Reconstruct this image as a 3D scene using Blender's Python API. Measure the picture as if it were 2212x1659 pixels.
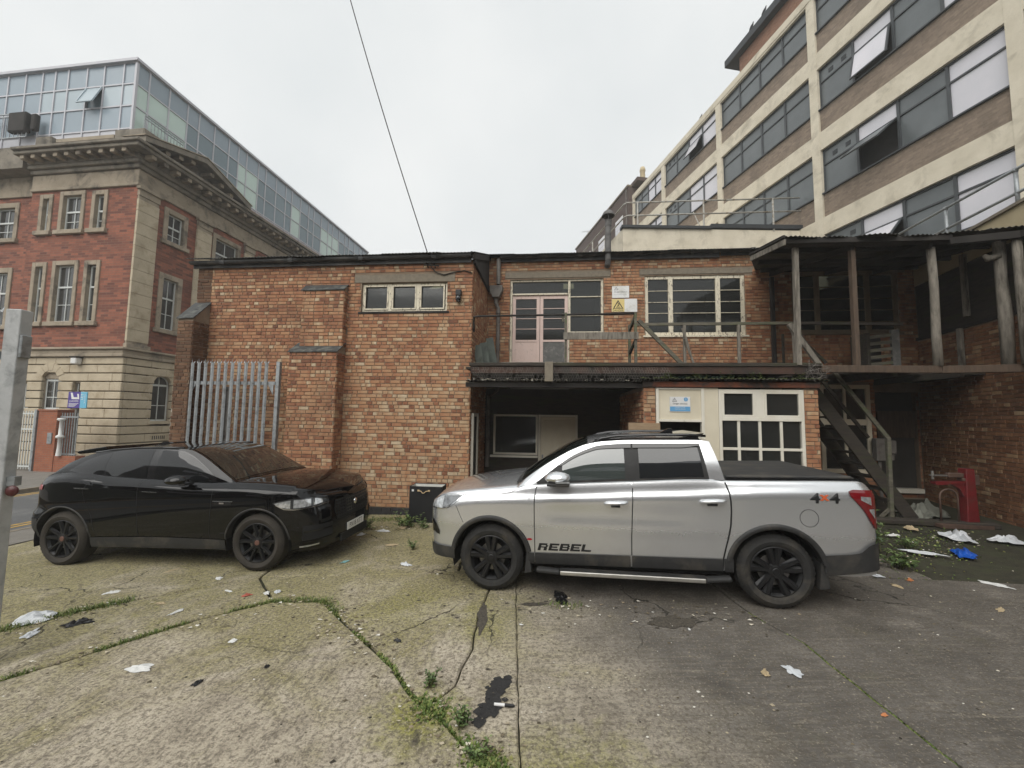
import bpy, bmesh, math, random
from mathutils import Vector, Matrix, noise
random.seed(7)
R_ = math.radians
for o in list(bpy.data.objects): bpy.data.objects.remove(o)
sc = bpy.context.scene
COL = sc.collection

# ------------------------------------------------------------------ camera
cam_d = bpy.data.cameras.new('camera'); cam = bpy.data.objects.new('camera', cam_d); COL.objects.link(cam)
cam_d.sensor_width = 36.0; cam_d.lens = 36.0*880/2212; cam_d.clip_start = .05; cam_d.clip_end = 2000
_p, _r = R_(4.5), R_(.8)
_X = Vector((1, 0, 0)); _U = Vector((0, -math.sin(_p), math.cos(_p))); _F = Vector((0, math.cos(_p), math.sin(_p)))
_rt = _X*math.cos(_r)+_U*math.sin(_r); _up = -_X*math.sin(_r)+_U*math.cos(_r)
mw = Matrix((( _rt.x, _up.x, -_F.x, 0), (_rt.y, _up.y, -_F.y, 0), (_rt.z, _up.z, -_F.z, 2.05), (0, 0, 0, 1)))
cam.matrix_world = mw
sc.camera = cam

# ------------------------------------------------------------------ sky, sun, exposure
SUN_EL, SUN_AZ = R_(46), R_(207)
world = bpy.data.worlds.new('World'); sc.world = world; world.use_nodes = True
nt = world.node_tree; nt.nodes.clear()
wo = nt.nodes.new('ShaderNodeOutputWorld'); bg = nt.nodes.new('ShaderNodeBackground')
sky = nt.nodes.new('ShaderNodeTexSky'); sky.sky_type = 'NISHITA'; sky.sun_disc = False
sky.sun_elevation = SUN_EL; sky.sun_rotation = SUN_AZ; sky.air_density = 1.0; sky.dust_density = 6.0; sky.ozone_density = 1.0
hs = nt.nodes.new('ShaderNodeHueSaturation'); hs.inputs['Saturation'].default_value = .25; hs.inputs['Value'].default_value = 1.0
mx = nt.nodes.new('ShaderNodeMix'); mx.data_type = 'RGBA'; mx.inputs[0].default_value = .84     # cloud deck over the clear sky
tcw = nt.nodes.new('ShaderNodeTexCoord'); cl = nt.nodes.new('ShaderNodeTexNoise'); cl.inputs['Scale'].default_value = 2.2; cl.inputs['Detail'].default_value = 5; cl.inputs['Roughness'].default_value = .5
nt.links.new(tcw.outputs['Generated'], cl.inputs['Vector']); clr = nt.nodes.new('ShaderNodeValToRGB'); nt.links.new(cl.outputs['Fac'], clr.inputs['Fac'])
clr.color_ramp.elements[0].position = .3; clr.color_ramp.elements[1].position = .7; clr.color_ramp.elements[0].color = (.70,.735,.745,1); clr.color_ramp.elements[1].color = (.84,.855,.85,1)   # soft cloud structure
cm = nt.nodes.new('ShaderNodeVectorMath'); cm.operation = 'SCALE'; cm.inputs['Scale'].default_value = 10.4; nt.links.new(clr.outputs[0], cm.inputs[0]); nt.links.new(cm.outputs[0], mx.inputs[7])
nt.links.new(sky.outputs[0], hs.inputs['Color']); nt.links.new(hs.outputs[0], mx.inputs[6])
nt.links.new(mx.outputs[2], bg.inputs[0]); bg.inputs[1].default_value = .078
nt.links.new(bg.outputs[0], wo.inputs[0])
sd = bpy.data.lights.new('sun', 'SUN'); sd.energy = 1.5; sd.angle = R_(60); sd.color = (1, .97, .92)
so = bpy.data.objects.new('sun', sd); COL.objects.link(so)
so.rotation_euler = Vector((math.sin(SUN_AZ)*math.cos(SUN_EL), math.cos(SUN_AZ)*math.cos(SUN_EL), math.sin(SUN_EL))).to_track_quat('Z', 'Y').to_euler()
sc.view_settings.view_transform = 'Standard'; sc.view_settings.look = 'None'
sc.view_settings.exposure = 0.58; sc.view_settings.gamma = 1.0; sc.view_settings.use_curve_mapping = False
sc.render.engine = 'CYCLES'; sc.cycles.max_bounces = 6; sc.cycles.diffuse_bounces = 3; sc.cycles.glossy_bounces = 3
sc.cycles.transparent_max_bounces = 8; sc.cycles.use_denoising = True

# ------------------------------------------------------------------ helpers
def gz(x): return .026*max(-7.5, min(14., x))          # the yard rises gently to the right, the street is level
class G:
    def __init__(s): s.v = []; s.f = []; s.a = []; s.m = []
    def face(s, pts, a=0., m=0):
        i = len(s.v); s.v += [tuple(p) for p in pts]; s.f.append(tuple(range(i, i+len(pts)))); s.a.append(a); s.m.append(m); return s
    def box(s, x0, x1, y0, y1, z0, z1, a=0., m=0, skip=''):
        i = len(s.v)
        s.v += [(x0,y0,z0),(x1,y0,z0),(x1,y1,z0),(x0,y1,z0),(x0,y0,z1),(x1,y0,z1),(x1,y1,z1),(x0,y1,z1)]
        for k, q in (('b',(3,2,1,0)),('t',(4,5,6,7)),('f',(0,1,5,4)),('r',(1,2,6,5)),('k',(2,3,7,6)),('l',(3,0,4,7))):
            if k in skip: continue
            s.f.append(tuple(i+j for j in q)); s.a.append(a); s.m.append(m)
        return s
    def bar(s, p0, p1, w, h, up=(0,0,1), a=0., m=0):
        p0 = Vector(p0); p1 = Vector(p1); d = (p1-p0).normalized(); u = Vector(up)
        if abs(d.dot(u)) > .98: u = Vector((0,1,0))
        sd_ = d.cross(u).normalized(); u = sd_.cross(d).normalized()
        i = len(s.v)
        for P in (p0, p1):
            for sx, sz in ((-1,-1),(1,-1),(1,1),(-1,1)): s.v.append(tuple(P+sd_*(sx*w/2)+u*(sz*h/2)))
        for q in ((3,2,1,0),(4,5,6,7),(0,1,5,4),(1,2,6,5),(2,3,7,6),(3,0,4,7)):
            s.f.append(tuple(i+j for j in q)); s.a.append(a); s.m.append(m)
        return s
    def tube(s, pts, r, n=8, a=0., m=0, cap=True):
        pts = [Vector(p) for p in pts]; rr = r if isinstance(r, (list, tuple)) else [r]*len(pts)
        base = len(s.v); prev = None
        for k, P in enumerate(pts):
            d = (pts[min(k+1, len(pts)-1)]-pts[max(k-1, 0)]).normalized()
            u = Vector((0,0,1)) if abs(d.z) < .95 else Vector((0,1,0))
            if prev is not None: u = prev
            sd_ = d.cross(u).normalized(); u = sd_.cross(d).normalized(); prev = u
            for j in range(n):
                t = 2*math.pi*j/n; s.v.append(tuple(P+sd_*(math.cos(t)*rr[k])+u*(math.sin(t)*rr[k])))
        for k in range(len(pts)-1):
            for j in range(n):
                a0 = base+k*n+j; a1 = base+k*n+(j+1) % n
                s.f.append((a0, a1, a1+n, a0+n)); s.a.append(a); s.m.append(m)
        if cap:
            s.f.append(tuple(base+j for j in reversed(range(n)))); s.a.append(a); s.m.append(m)
            s.f.append(tuple(base+(len(pts)-1)*n+j for j in range(n))); s.a.append(a); s.m.append(m)
        return s
    def lathe(s, prof, n=24, M=None, a=0., m=0, closed=False):
        base = len(s.v); M = M or Matrix()
        for r, h in prof:
            for j in range(n):
                t = 2*math.pi*j/n; s.v.append(tuple(M @ Vector((r*math.cos(t), r*math.sin(t), h))))
        for k in range(len(prof)-1):
            for j in range(n):
                a0 = base+k*n+j; a1 = base+k*n+(j+1) % n
                s.f.append((a0, a1, a1+n, a0+n)); s.a.append(a); s.m.append(m)
        return s
    def grid(s, fn, nu, nv, a=0., m=0, flip=False):
        base = len(s.v)
        for i in range(nu+1):
            for j in range(nv+1): s.v.append(tuple(fn(i/nu, j/nv)))
        for i in range(nu):
            for j in range(nv):
                q = (base+i*(nv+1)+j, base+(i+1)*(nv+1)+j, base+(i+1)*(nv+1)+j+1, base+i*(nv+1)+j+1)
                s.f.append(q[::-1] if flip else q); s.a.append(a); s.m.append(m)
        return s
    def prism(s, poly, ax, c0, c1, a=0., m=0):
        # poly: 2-d outline; extruded along axis ax ('x','y','z') from c0 to c1
        def P(q, c):
            return {'x': (c, q[0], q[1]), 'y': (q[0], c, q[1]), 'z': (q[0], q[1], c)}[ax]
        n = len(poly); i = len(s.v)
        s.v += [P(q, c0) for q in poly]+[P(q, c1) for q in poly]
        s.f.append(tuple(i+j for j in range(n))); s.f.append(tuple(i+n+j for j in reversed(range(n))))
        for j in range(n): s.f.append((i+(j+1) % n, i+j, i+n+j, i+n+(j+1) % n))
        s.a += [a]*(n+2); s.m += [m]*(n+2)
        return s
    def mesh(s, name, mats, smooth=False):
        me = bpy.data.meshes.new(name); me.from_pydata(s.v, [], s.f)
        at = me.attributes.new('bc', 'FLOAT', 'FACE'); at.data.foreach_set('value', s.a)
        for mt in (mats if isinstance(mats, (list, tuple)) else [mats]): me.materials.append(mt)
        me.polygons.foreach_set('material_index', s.m)
        if smooth: me.polygons.foreach_set('use_smooth', [True]*len(s.f))
        me.update(); return me
    def build(s, name, mats, parent=None, smooth=False, bevel=0, fix=False, seg=1):
        me = s.mesh(name, mats, smooth)
        if fix:
            bm = bmesh.new(); bm.from_mesh(me); bmesh.ops.remove_doubles(bm, verts=bm.verts, dist=1e-5)
            bmesh.ops.recalc_face_normals(bm, faces=bm.faces); bm.to_mesh(me); bm.free()
        o = bpy.data.objects.new(name, me); COL.objects.link(o)
        if parent: o.parent = parent
        if bevel:
            b = o.modifiers.new('bevel', 'BEVEL'); b.width = bevel; b.segments = seg; b.limit_method = 'ANGLE'; b.angle_limit = R_(40)
        return o
def tag(o, label, cat, group=None, kind=None):
    if label: o['label'] = label
    if cat: o['category'] = cat
    if group: o['group'] = group
    if kind: o['kind'] = kind
    return o
def thing(name, label, cat, loc=(0,0,0), rz=0., group=None):
    o = bpy.data.objects.new(name, None); COL.objects.link(o); o.location = loc; o.rotation_euler = (0, 0, rz)
    return tag(o, label, cat, group)
def struct(o): o['kind'] = 'structure'; return o
def stuff(o): o['kind'] = 'stuff'; return o
def copy_tree(o, parent=None):
    c = o.copy(); COL.objects.link(c); c.parent = parent
    if parent is not None: c.matrix_parent_inverse = o.matrix_parent_inverse
    for ch in o.children: copy_tree(ch, c)
    return c

# ------------------------------------------------------------------ materials
def newmat(name):
    m = bpy.data.materials.new(name); m.use_nodes = True; n = m.node_tree.nodes; n.clear()
    out = n.new('ShaderNodeOutputMaterial'); b = n.new('ShaderNodeBsdfPrincipled'); m.node_tree.links.new(b.outputs[0], out.inputs[0])
    return m, m.node_tree, b
def N(t, typ, **kw):
    n = t.nodes.new(typ)
    for k, v in kw.items():
        if k.startswith('i_'): n.inputs[k[2:].replace('_', ' ')].default_value = v
        else: setattr(n, k, v)
    return n
def L(t, a, b): t.links.new(a, b)
def coords(t): return N(t, 'ShaderNodeTexCoord').outputs['Object']
def noise_n(t, vec, scale, detail=4, rough=.55, dist=0.):
    n = N(t, 'ShaderNodeTexNoise'); n.inputs['Scale'].default_value = scale; n.inputs['Detail'].default_value = detail
    n.inputs['Roughness'].default_value = rough; n.inputs['Distortion'].default_value = dist
    if vec is not None: L(t, vec, n.inputs['Vector'])
    return n.outputs['Fac']
def ramp(t, fac, stops, interp='LINEAR'):
    r = N(t, 'ShaderNodeValToRGB'); r.color_ramp.interpolation = interp
    e = r.color_ramp.elements
    while len(e) > 1: e.remove(e[0])
    e[0].position = stops[0][0]; e[0].color = (*stops[0][1], 1)
    for p, c in stops[1:]: k = e.new(p); k.color = (*c, 1)
    L(t, fac, r.inputs['Fac']); return r.outputs['Color']
def mixc(t, fac, a, b, mode='MIX'):
    m = N(t, 'ShaderNodeMix', data_type='RGBA', blend_type=mode)
    for i, x in ((0, fac), (6, a), (7, b)):
        if isinstance(x, (int, float)): m.inputs[i].default_value = x
        elif isinstance(x, tuple): m.inputs[i].default_value = (*x, 1)
        else: L(t, x, m.inputs[i])
    return m.outputs[2]
def math_n(t, op, a, b=0., clamp=False):
    m = N(t, 'ShaderNodeMath', operation=op, use_clamp=clamp)
    for i, x in ((0, a), (1, b)):
        if isinstance(x, (int, float)): m.inputs[i].default_value = x
        else: L(t, x, m.inputs[i])
    return m.outputs[0]
def mrange(t, v, a, b, c=0., d=1.):
    m = N(t, 'ShaderNodeMapRange'); L(t, v, m.inputs[0])
    for i, x in enumerate((a, b, c, d)): m.inputs[i+1].default_value = x
    return m.outputs[0]
def bump(t, b, h, strength=.3, dist=.01):
    n = N(t, 'ShaderNodeBump'); n.inputs['Strength'].default_value = strength; n.inputs['Distance'].default_value = dist
    L(t, h, n.inputs['Height']); L(t, n.outputs[0], b.inputs['Normal'])
def scaled(t, vec, s):
    m = N(t, 'ShaderNodeMapping'); m.inputs['Scale'].default_value = s; L(t, vec, m.inputs['Vector']); return m.outputs[0]
MATS = {}
def surf(name, c1, c2=None, scale=3., rough=.8, metal=0., bs=40., bump_=0., coat=0., spec=None, detail=5, stain=None, stscale=1.5, sthr=(.5,.65), st=(1,1,1), rvar=.0, ior=None):
    """two-tone noise material with optional stain layer and fine relief"""
    m, t, b = newmat(name); co = coords(t)
    if st != (1,1,1): co = scaled(t, co, st)
    if c2 is None: c2 = tuple(x*.8 for x in c1)
    f = noise_n(t, co, scale, detail, .6)
    c = ramp(t, f, [(.3, c2), (.7, c1)])
    if stain:
        s = noise_n(t, co, stscale, 6, .65, .4); c = mixc(t, mrange(t, s, sthr[0], sthr[1]), c, stain)
    L(t, c, b.inputs['Base Color'])
    b.inputs['Roughness'].default_value = rough; b.inputs['Metallic'].default_value = metal
    if rvar: L(t, mrange(t, f, .3, .7, max(0.02, rough-rvar), min(1, rough+rvar)), b.inputs['Roughness'])
    if coat: b.inputs['Coat Weight'].default_value = coat; b.inputs['Coat Roughness'].default_value = .03
    if spec is not None: b.inputs['Specular IOR Level'].default_value = spec
    if ior: b.inputs['IOR'].default_value = ior
    if bump_:
        h = noise_n(t, co, bs, 4, .6); bump(t, b, h, bump_, .01)
    MATS[name] = m; return m
def brickmat(name, stops, kiss=.55, soot=None):
    """colour by the per-brick attribute 'bc', kiss marks and weathering by noise"""
    m, t, b = newmat(name); co = coords(t)
    at = N(t, 'ShaderNodeAttribute', attribute_name='bc')
    v = at.outputs['Fac']
    k = noise_n(t, scaled(t, co, (9, 9, 3.2)), 1.0, 1, .4)
    v2 = math_n(t, 'ADD', v, mrange(t, k, .38, .62, -.17*kiss, .17*kiss))
    c = ramp(t, v2, stops)
    d = noise_n(t, co, 60, 4, .7); c = mixc(t, mrange(t, d, .4, .75, 0., .3), c, (.16, .09, .05))
    w = noise_n(t, co, 1.1, 4, .6); c = mixc(t, mrange(t, w, .45, .78, 0., .55), c, (.13, .072, .042))
    if soot: c = mixc(t, mrange(t, noise_n(t, co, .6, 5, .7), .45, .7, 0, .7), c, soot)
    L(t, c, b.inputs['Base Color']); b.inputs['Roughness'].default_value = .88
    bump(t, b, noise_n(t, co, 90, 4, .7), .5, .006)
    MATS[name] = m; return m
BR_STOPS = [(0., (.15,.060,.034)), (.2, (.25,.100,.052)), (.42, (.36,.165,.085)), (.62, (.42,.225,.118)), (.78, (.46,.285,.162)), (.9, (.51,.375,.235)), (1., (.55,.435,.295))]
brickmat('brick', BR_STOPS)
brickmat('brick_darker', [(0., (.045,.022,.013)), (.4, (.095,.045,.024)), (.7, (.14,.070,.036)), (1., (.22,.125,.07))], .4)  # much darker brown bricks for the left end strip and corner buttress
surf('mortar', (.27,.205,.145), (.17,.125,.085), 5, .95, bump_=.4, bs=80)
surf('concrete_lintel', (.24,.205,.155), (.17,.145,.11), 12, .9, bump_=.3, bs=120)
surf('soot_timber', (.035,.030,.026), (.015,.013,.012), 3, .9, bump_=.5, bs=30, st=(1,1,1))
surf('grey_timber', (.26,.235,.195), (.13,.115,.095), 4, .9, bump_=.5, bs=12, st=(6,6,1), stain=(.07,.06,.045), stscale=2.2)
surf('rail_timber', (.16,.145,.11), (.07,.065,.05), 4, .9, bump_=.5, bs=20, st=(1,5,5), stain=(.10,.115,.06), stscale=1.5)
surf('brown_timber', (.115,.078,.052), (.06,.042,.03), 4, .85, bump_=.4, bs=20, st=(6,6,1))
surf('dark_timber', (.055,.044,.034), (.025,.021,.017), 4, .9, bump_=.5, bs=14, st=(1,6,6), stain=(.045,.052,.02), stscale=1.2, sthr=(.52,.7))
surf('rust_beam', (.082,.042,.028), (.04,.024,.018), 2.2, .85, bump_=.3, bs=30, stain=(.03,.024,.02), stscale=1.3, sthr=(.45,.6))
surf('red_timber', (.20,.055,.022), (.10,.035,.018), 2.4, .8, bump_=.3, bs=30, stain=(.03,.022,.017), stscale=1.2, sthr=(.5,.6))
surf('flaked_paint', (.72,.66,.52), (.62,.56,.43), 6, .65, bump_=.5, bs=60, stain=(.24,.20,.155), stscale=9., sthr=(.56,.6), st=(3,3,1))
surf('cream_paint', (.70,.64,.50), (.60,.54,.41), 2.2, .6, bump_=.12, bs=60, stain=(.32,.25,.16), stscale=5., sthr=(.68,.78))
surf('white_paint', (.76,.73,.64), (.66,.62,.52), 3, .5, bump_=.2, bs=50, stain=(.34,.30,.22), stscale=7., sthr=(.66,.74))
surf('pink_paint', (.68,.53,.475), (.62,.47,.41), 4, .65, bump_=.3, bs=50, stain=(.42,.33,.28), stscale=9., sthr=(.6,.66), st=(3,3,1))
surf('grey_panel', (.13,.13,.12), (.085,.085,.08), 6, .7, bump_=.2, stain=(.2,.19,.18), stscale=7)
surf('corrugated', (.085,.078,.068), (.04,.037,.033), 2.5, .85, bump_=.4, bs=30, stain=(.045,.05,.025), stscale=2.)
surf('gutter', (.055,.055,.055), (.03,.03,.03), 3, .7, stain=(.10,.095,.085), stscale=3.)
surf('cast_iron_grey', (.19,.175,.155), (.12,.11,.1), 5, .7, stain=(.075,.06,.05), stscale=4)
surf('flue', (.16,.155,.15), (.09,.088,.085), 4, .75, stain=(.04,.037,.033), stscale=3)
surf('slate', (.055,.058,.056), (.03,.031,.03), 8, .7, bump_=.3, stain=(.12,.125,.11), stscale=6)
surf('blue_brick', (.035,.034,.036), (.022,.021,.022), 8, .7, bump_=.3)
surf('interior_dark', (.03,.028,.025), (.016,.015,.013), 2, .9)
surf('interior_wall', (.16,.14,.115), (.10,.09,.075), 1.5, .9)
surf('tan_joinery', (.24,.185,.12), (.16,.12,.08), 4, .8, bump_=.3, bs=30)
surf('dark_door', (.06,.055,.048), (.035,.032,.028), 2, .8)
surf('galv', (.37,.39,.40), (.29,.31,.32), 14, .5, .55, stain=(.21,.22,.22), stscale=9, rvar=.1)
surf('galv_rail', (.45,.44,.40), (.33,.32,.29), 12, .6, .2, stain=(.2,.15,.10), stscale=6)
surf('white_plain', (.72,.72,.70), (.64,.64,.62), 2, .6)
def glassmat(name, tint, rough, alpha_mix, f0=.5):
    """window glass: mirror-like coat over a see-through dim pane"""
    m, t, b = newmat(name)
    b.inputs['Base Color'].default_value = (*tint, 1); b.inputs['Roughness'].default_value = rough
    b.inputs['Specular IOR Level'].default_value = f0
    tr = N(t, 'ShaderNodeBsdfTransparent'); tr.inputs[0].default_value = (.75, .8, .78, 1)
    mxs = N(t, 'ShaderNodeMixShader'); mxs.inputs[0].default_value = alpha_mix
    out = [n for n in t.nodes if n.type == 'OUTPUT_MATERIAL'][0]
    co = coords(t); bump(t, b, noise_n(t, co, 1.4, 2), .04, .05)
    L(t, tr.outputs[0], mxs.inputs[1]); L(t, b.outputs[0], mxs.inputs[2]); L(t, mxs.outputs[0], out.inputs[0])
    MATS[name] = m; return m
glassmat('old_glass', (.035,.036,.034), .08, .62, .7)

# ================================================================== GROUND, ROAD, PAVEMENT
def concretemat():
    m, t, b = newmat('yard_concrete'); co = coords(t)
    sx = N(t, 'ShaderNodeSeparateXYZ'); L(t, co, sx.inputs[0])
    big = noise_n(t, co, .55, 5, .6); med = noise_n(t, co, 2.6, 6, .65, .3); fine = noise_n(t, co, 34, 5, .78); grit = noise_n(t, co, 55, 3, .75)
    c = ramp(t, med, [(.28, (.33,.285,.215)), (.5, (.48,.42,.325)), (.72, (.58,.515,.405))])
    # broad dirty pour on the right-hand bay and under the cars
    xr = math_n(t, 'ADD', sx.outputs[0], math_n(t, 'MULTIPLY', math_n(t, 'SUBTRACT', big, .5), 2.6))
    yr = math_n(t, 'MULTIPLY', math_n(t, 'SUBTRACT', sx.outputs[1], 3.0), .33)
    dirt = mrange(t, math_n(t, 'ADD', xr, yr), .15, 1.5, 0., 1.)
    c = mixc(t, math_n(t, 'MULTIPLY', dirt, .90), c, ramp(t, med, [(.3, (.052,.048,.045)), (.55, (.098,.090,.083)), (.75, (.20,.183,.163))]))
    # algae: olive film on the older left-hand pours and along the joint bay
    al = noise_n(t, co, .8, 6, .7, .6)
    left = mrange(t, math_n(t, 'ADD', sx.outputs[1], math_n(t, 'MULTIPLY', sx.outputs[0], -.28)), 3.4, 5.4, 0., 1.)
    af = math_n(t, 'MULTIPLY', mrange(t, math_n(t, 'ADD', al, math_n(t, 'MULTIPLY', left, .19)), .50, .68), math_n(t, 'SUBTRACT', 1., dirt, True))
    c = mixc(t, math_n(t, 'MULTIPLY', af, .74), c, ramp(t, fine, [(.3, (.13,.118,.034)), (.7, (.33,.295,.095))]))
    # bright olive moss bloom in small patches
    mo = noise_n(t, co, 1.7, 7, .72, .8)
    c = mixc(t, math_n(t, 'MULTIPLY', mrange(t, mo, .58, .68), math_n(t, 'SUBTRACT', .6, math_n(t, 'MULTIPLY', dirt, .5))), c, (.26,.25,.065))
    # tamping streaks: across the right-hand bays, slanting on the left-hand pour
    s1 = noise_n(t, scaled(t, co, (2.2, 26, 1)), 1., 5, .65, .3)
    rot = N(t, 'ShaderNodeMapping'); rot.inputs['Rotation'].default_value = (0, 0, R_(-38)); rot.inputs['Scale'].default_value = (24, 3.0, 1); L(t, co, rot.inputs['Vector']); s2 = noise_n(t, rot.outputs[0], 1., 5, .65, .3)
    stk = mixc(t, mrange(t, sx.outputs[0], -.25, .1), s2, s1); near = mrange(t, math_n(t, 'ADD', sx.outputs[1], math_n(t, 'MULTIPLY', big, 1.6)), 4.2, 5.6, 1., .25); near = math_n(t, 'MAXIMUM', near, math_n(t, 'MULTIPLY', dirt, .7)); near = math_n(t, 'MULTIPLY', near, mrange(t, noise_n(t, co, .7, 4, .6), .36, .62, .25, 1.))
    c = mixc(t, math_n(t, 'MULTIPLY', mrange(t, stk, .5, .36, 0., .55), near), c, (.055,.046,.036)); c = mixc(t, math_n(t, 'MULTIPLY', mrange(t, stk, .56, .70, 0., .40), near), c, (.52,.45,.33))
    # moss blooms beside the middle joint and along the pale bay
    mossn = noise_n(t, co, 9., 5, .7)
    for (mxp, myp, rad, k_) in ((-.62,2.98,.42,.95),(.35,2.25,.75,.8),(-.25,4.25,.55,.45),(-1.1,4.6,.7,.4),(-3.4,2.5,.5,.4)):
        dv = N(t, 'ShaderNodeVectorMath', operation='DISTANCE'); L(t, co, dv.inputs[0]); dv.inputs[1].default_value = (mxp, myp, 0)
        f_ = math_n(t, 'MULTIPLY', mrange(t, math_n(t, 'ADD', dv.outputs['Value'], math_n(t, 'MULTIPLY', math_n(t, 'SUBTRACT', mossn, .5), rad*1.6)), rad, rad*.25, 0., 1.), k_)
        c = mixc(t, f_, c, ramp(t, fine, [(.3, (.15,.15,.03)), (.7, (.34,.32,.085))]))
    # exposed aggregate speckle and pits
    c = mixc(t, math_n(t, 'MULTIPLY', mrange(t, fine, .53, .42), .70), c, (.10,.082,.060))
    c = mixc(t, math_n(t, 'MULTIPLY', mrange(t, grit, .57, .66), math_n(t, 'SUBTRACT', .75, math_n(t, 'MULTIPLY', dirt, .40))), c, (.56,.49,.37))
    st = noise_n(t, co, 1.15, 6, .7, 1.2); c = mixc(t, mrange(t, st, .66, .73, 0., .75), c, (.035,.030,.026))
    # hairline cracks
    v = N(t, 'ShaderNodeTexVoronoi', feature='DISTANCE_TO_EDGE'); v.inputs['Scale'].default_value = .62
    wp = N(t, 'ShaderNodeVectorMath', operation='ADD'); nz = N(t, 'ShaderNodeTexNoise'); nz.inputs['Scale'].default_value = 3.; nz.inputs['Detail'].default_value = 5
    sc_ = N(t, 'ShaderNodeVectorMath', operation='SCALE'); sc_.inputs['Scale'].default_value = .42
    L(t, co, nz.inputs['Vector']); L(t, nz.outputs['Color'], sc_.inputs[0]); L(t, co, wp.inputs[0]); L(t, sc_.outputs[0], wp.inputs[1]); L(t, wp.outputs[0], v.inputs['Vector'])
    crack = math_n(t, 'MULTIPLY', mrange(t, v.outputs['Distance'], .006, .002), math_n(t, 'MULTIPLY', mrange(t, noise_n(t, co, .9, 2), .46, .56), mrange(t, sx.outputs[1], 3.5, 4.1)))
    c = mixc(t, math_n(t, 'MULTIPLY', crack, .9), c, (.025,.022,.015))
    L(t, c, b.inputs['Base Color']); L(t, mrange(t, dirt, 0, 1, .93, .72), b.inputs['Roughness'])
    # tamping ridges
    wv = N(t, 'ShaderNodeTexWave', bands_direction='Y'); wv.inputs['Scale'].default_value = 9.; wv.inputs['Distortion'].default_value = 14.; wv.inputs['Detail'].default_value = 3.; wv.inputs['Detail Scale'].default_value = 1.6
    L(t, co, wv.inputs['Vector'])
    h = math_n(t, 'ADD', math_n(t, 'MULTIPLY', wv.outputs['Fac'], .22), math_n(t, 'ADD', math_n(t, 'MULTIPLY', fine, 1.5), math_n(t, 'MULTIPLY', grit, .5)))
    h = math_n(t, 'SUBTRACT', h, math_n(t, 'MULTIPLY', crack, 2.))
    bump(t, b, h, .75, .014)
    MATS['yard_concrete'] = m
concretemat()
surf('soil', (.045,.042,.022), (.022,.020,.013), 9, .95, bump_=.7, bs=50, stain=(.042,.046,.02), stscale=4, sthr=(.48,.66))
surf('asphalt', (.115,.117,.118), (.085,.087,.088), 30, .85, bump_=.4, bs=120, stain=(.16,.16,.155), stscale=.8)
surf('yellow_line', (.55,.34,.07), (.45,.27,.05), 15, .8, stain=(.2,.15,.07), stscale=12)
surf('paving', (.20,.185,.165), (.15,.14,.12), 4, .9, bump_=.3, bs=60)
g = G()
xs = [-220,-60,-30,-12,-7.5,-3,0,4,8,11,14,40,200]; ys = [-80,-20,0,10,30,120,400]
for i in range(len(xs)-1):
    for j in range(len(ys)-1):
        g.face([(x, y, gz(x)-.035) for x, y in ((xs[i],ys[j]),(xs[i+1],ys[j]),(xs[i+1],ys[j+1]),(xs[i],ys[j+1]))])
ground = struct(g.build('ground', MATS['soil'], fix=True))

def inset(poly, d):
    n = len(poly); out = []
    A = sum(poly[i][0]*poly[(i+1) % n][1]-poly[(i+1) % n][0]*poly[i][1] for i in range(n))
    s = 1 if A > 0 else -1
    for i in range(n):
        p0 = Vector(poly[i-1]); p1 = Vector(poly[i]); p2 = Vector(poly[(i+1) % n])
        e1 = (p1-p0).normalized(); e2 = (p2-p1).normalized()
        n1 = Vector((-e1.y, e1.x))*s; n2 = Vector((-e2.y, e2.x))*s
        b = (n1+n2); b = b/max(.35, b.length_squared/2) if b.length > 1e-6 else n1
        out.append(p1+b*d)
    return out
def ragged(poly, step=.09, amp=.014, seed=0):
    out = []; n = len(poly)
    for i in range(n):
        a = Vector(poly[i]); b = Vector(poly[(i+1) % n]); k = max(1, int((b-a).length/step)) if (b-a).length < 9 else 6
        nn = Vector((-(b-a).y, (b-a).x)).normalized()
        if nn.x+nn.y*.013 < 0: nn = -nn
        for j in range(k):
            p = a+(b-a)*(j/k); w = noise.noise(Vector((p.x*5, p.y*5, seed)))*amp+noise.noise(Vector((p.x*17, p.y*17, seed+3)))*amp*.7
            out.append(p+nn*w)
    return out
J1 = [(-2.07,4.76),(-2.66,4.78),(-3.22,4.37),(-3.69,3.82),(-4.04,3.43),(-5.3,2.05),(-7.0,.2)]
J0 = [(-4.30,4.86),(-4.70,4.56),(-4.99,4.20),(-6.2,2.9),(-8.0,1.0)]
J2 = [(-2.07,4.76),(-1.65,4.28),(-1.245,3.86),(-.945,3.54),(-.71,3.2),(-.42,2.92),(-.245,2.72),(-.09,2.55),(.07,2.33),(.07,-3.)]
CR = [(-.20,5.6),(-.22,5.06),(-.31,4.38),(-.32,3.80),(-.40,3.30),(-.56,3.06)]
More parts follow.
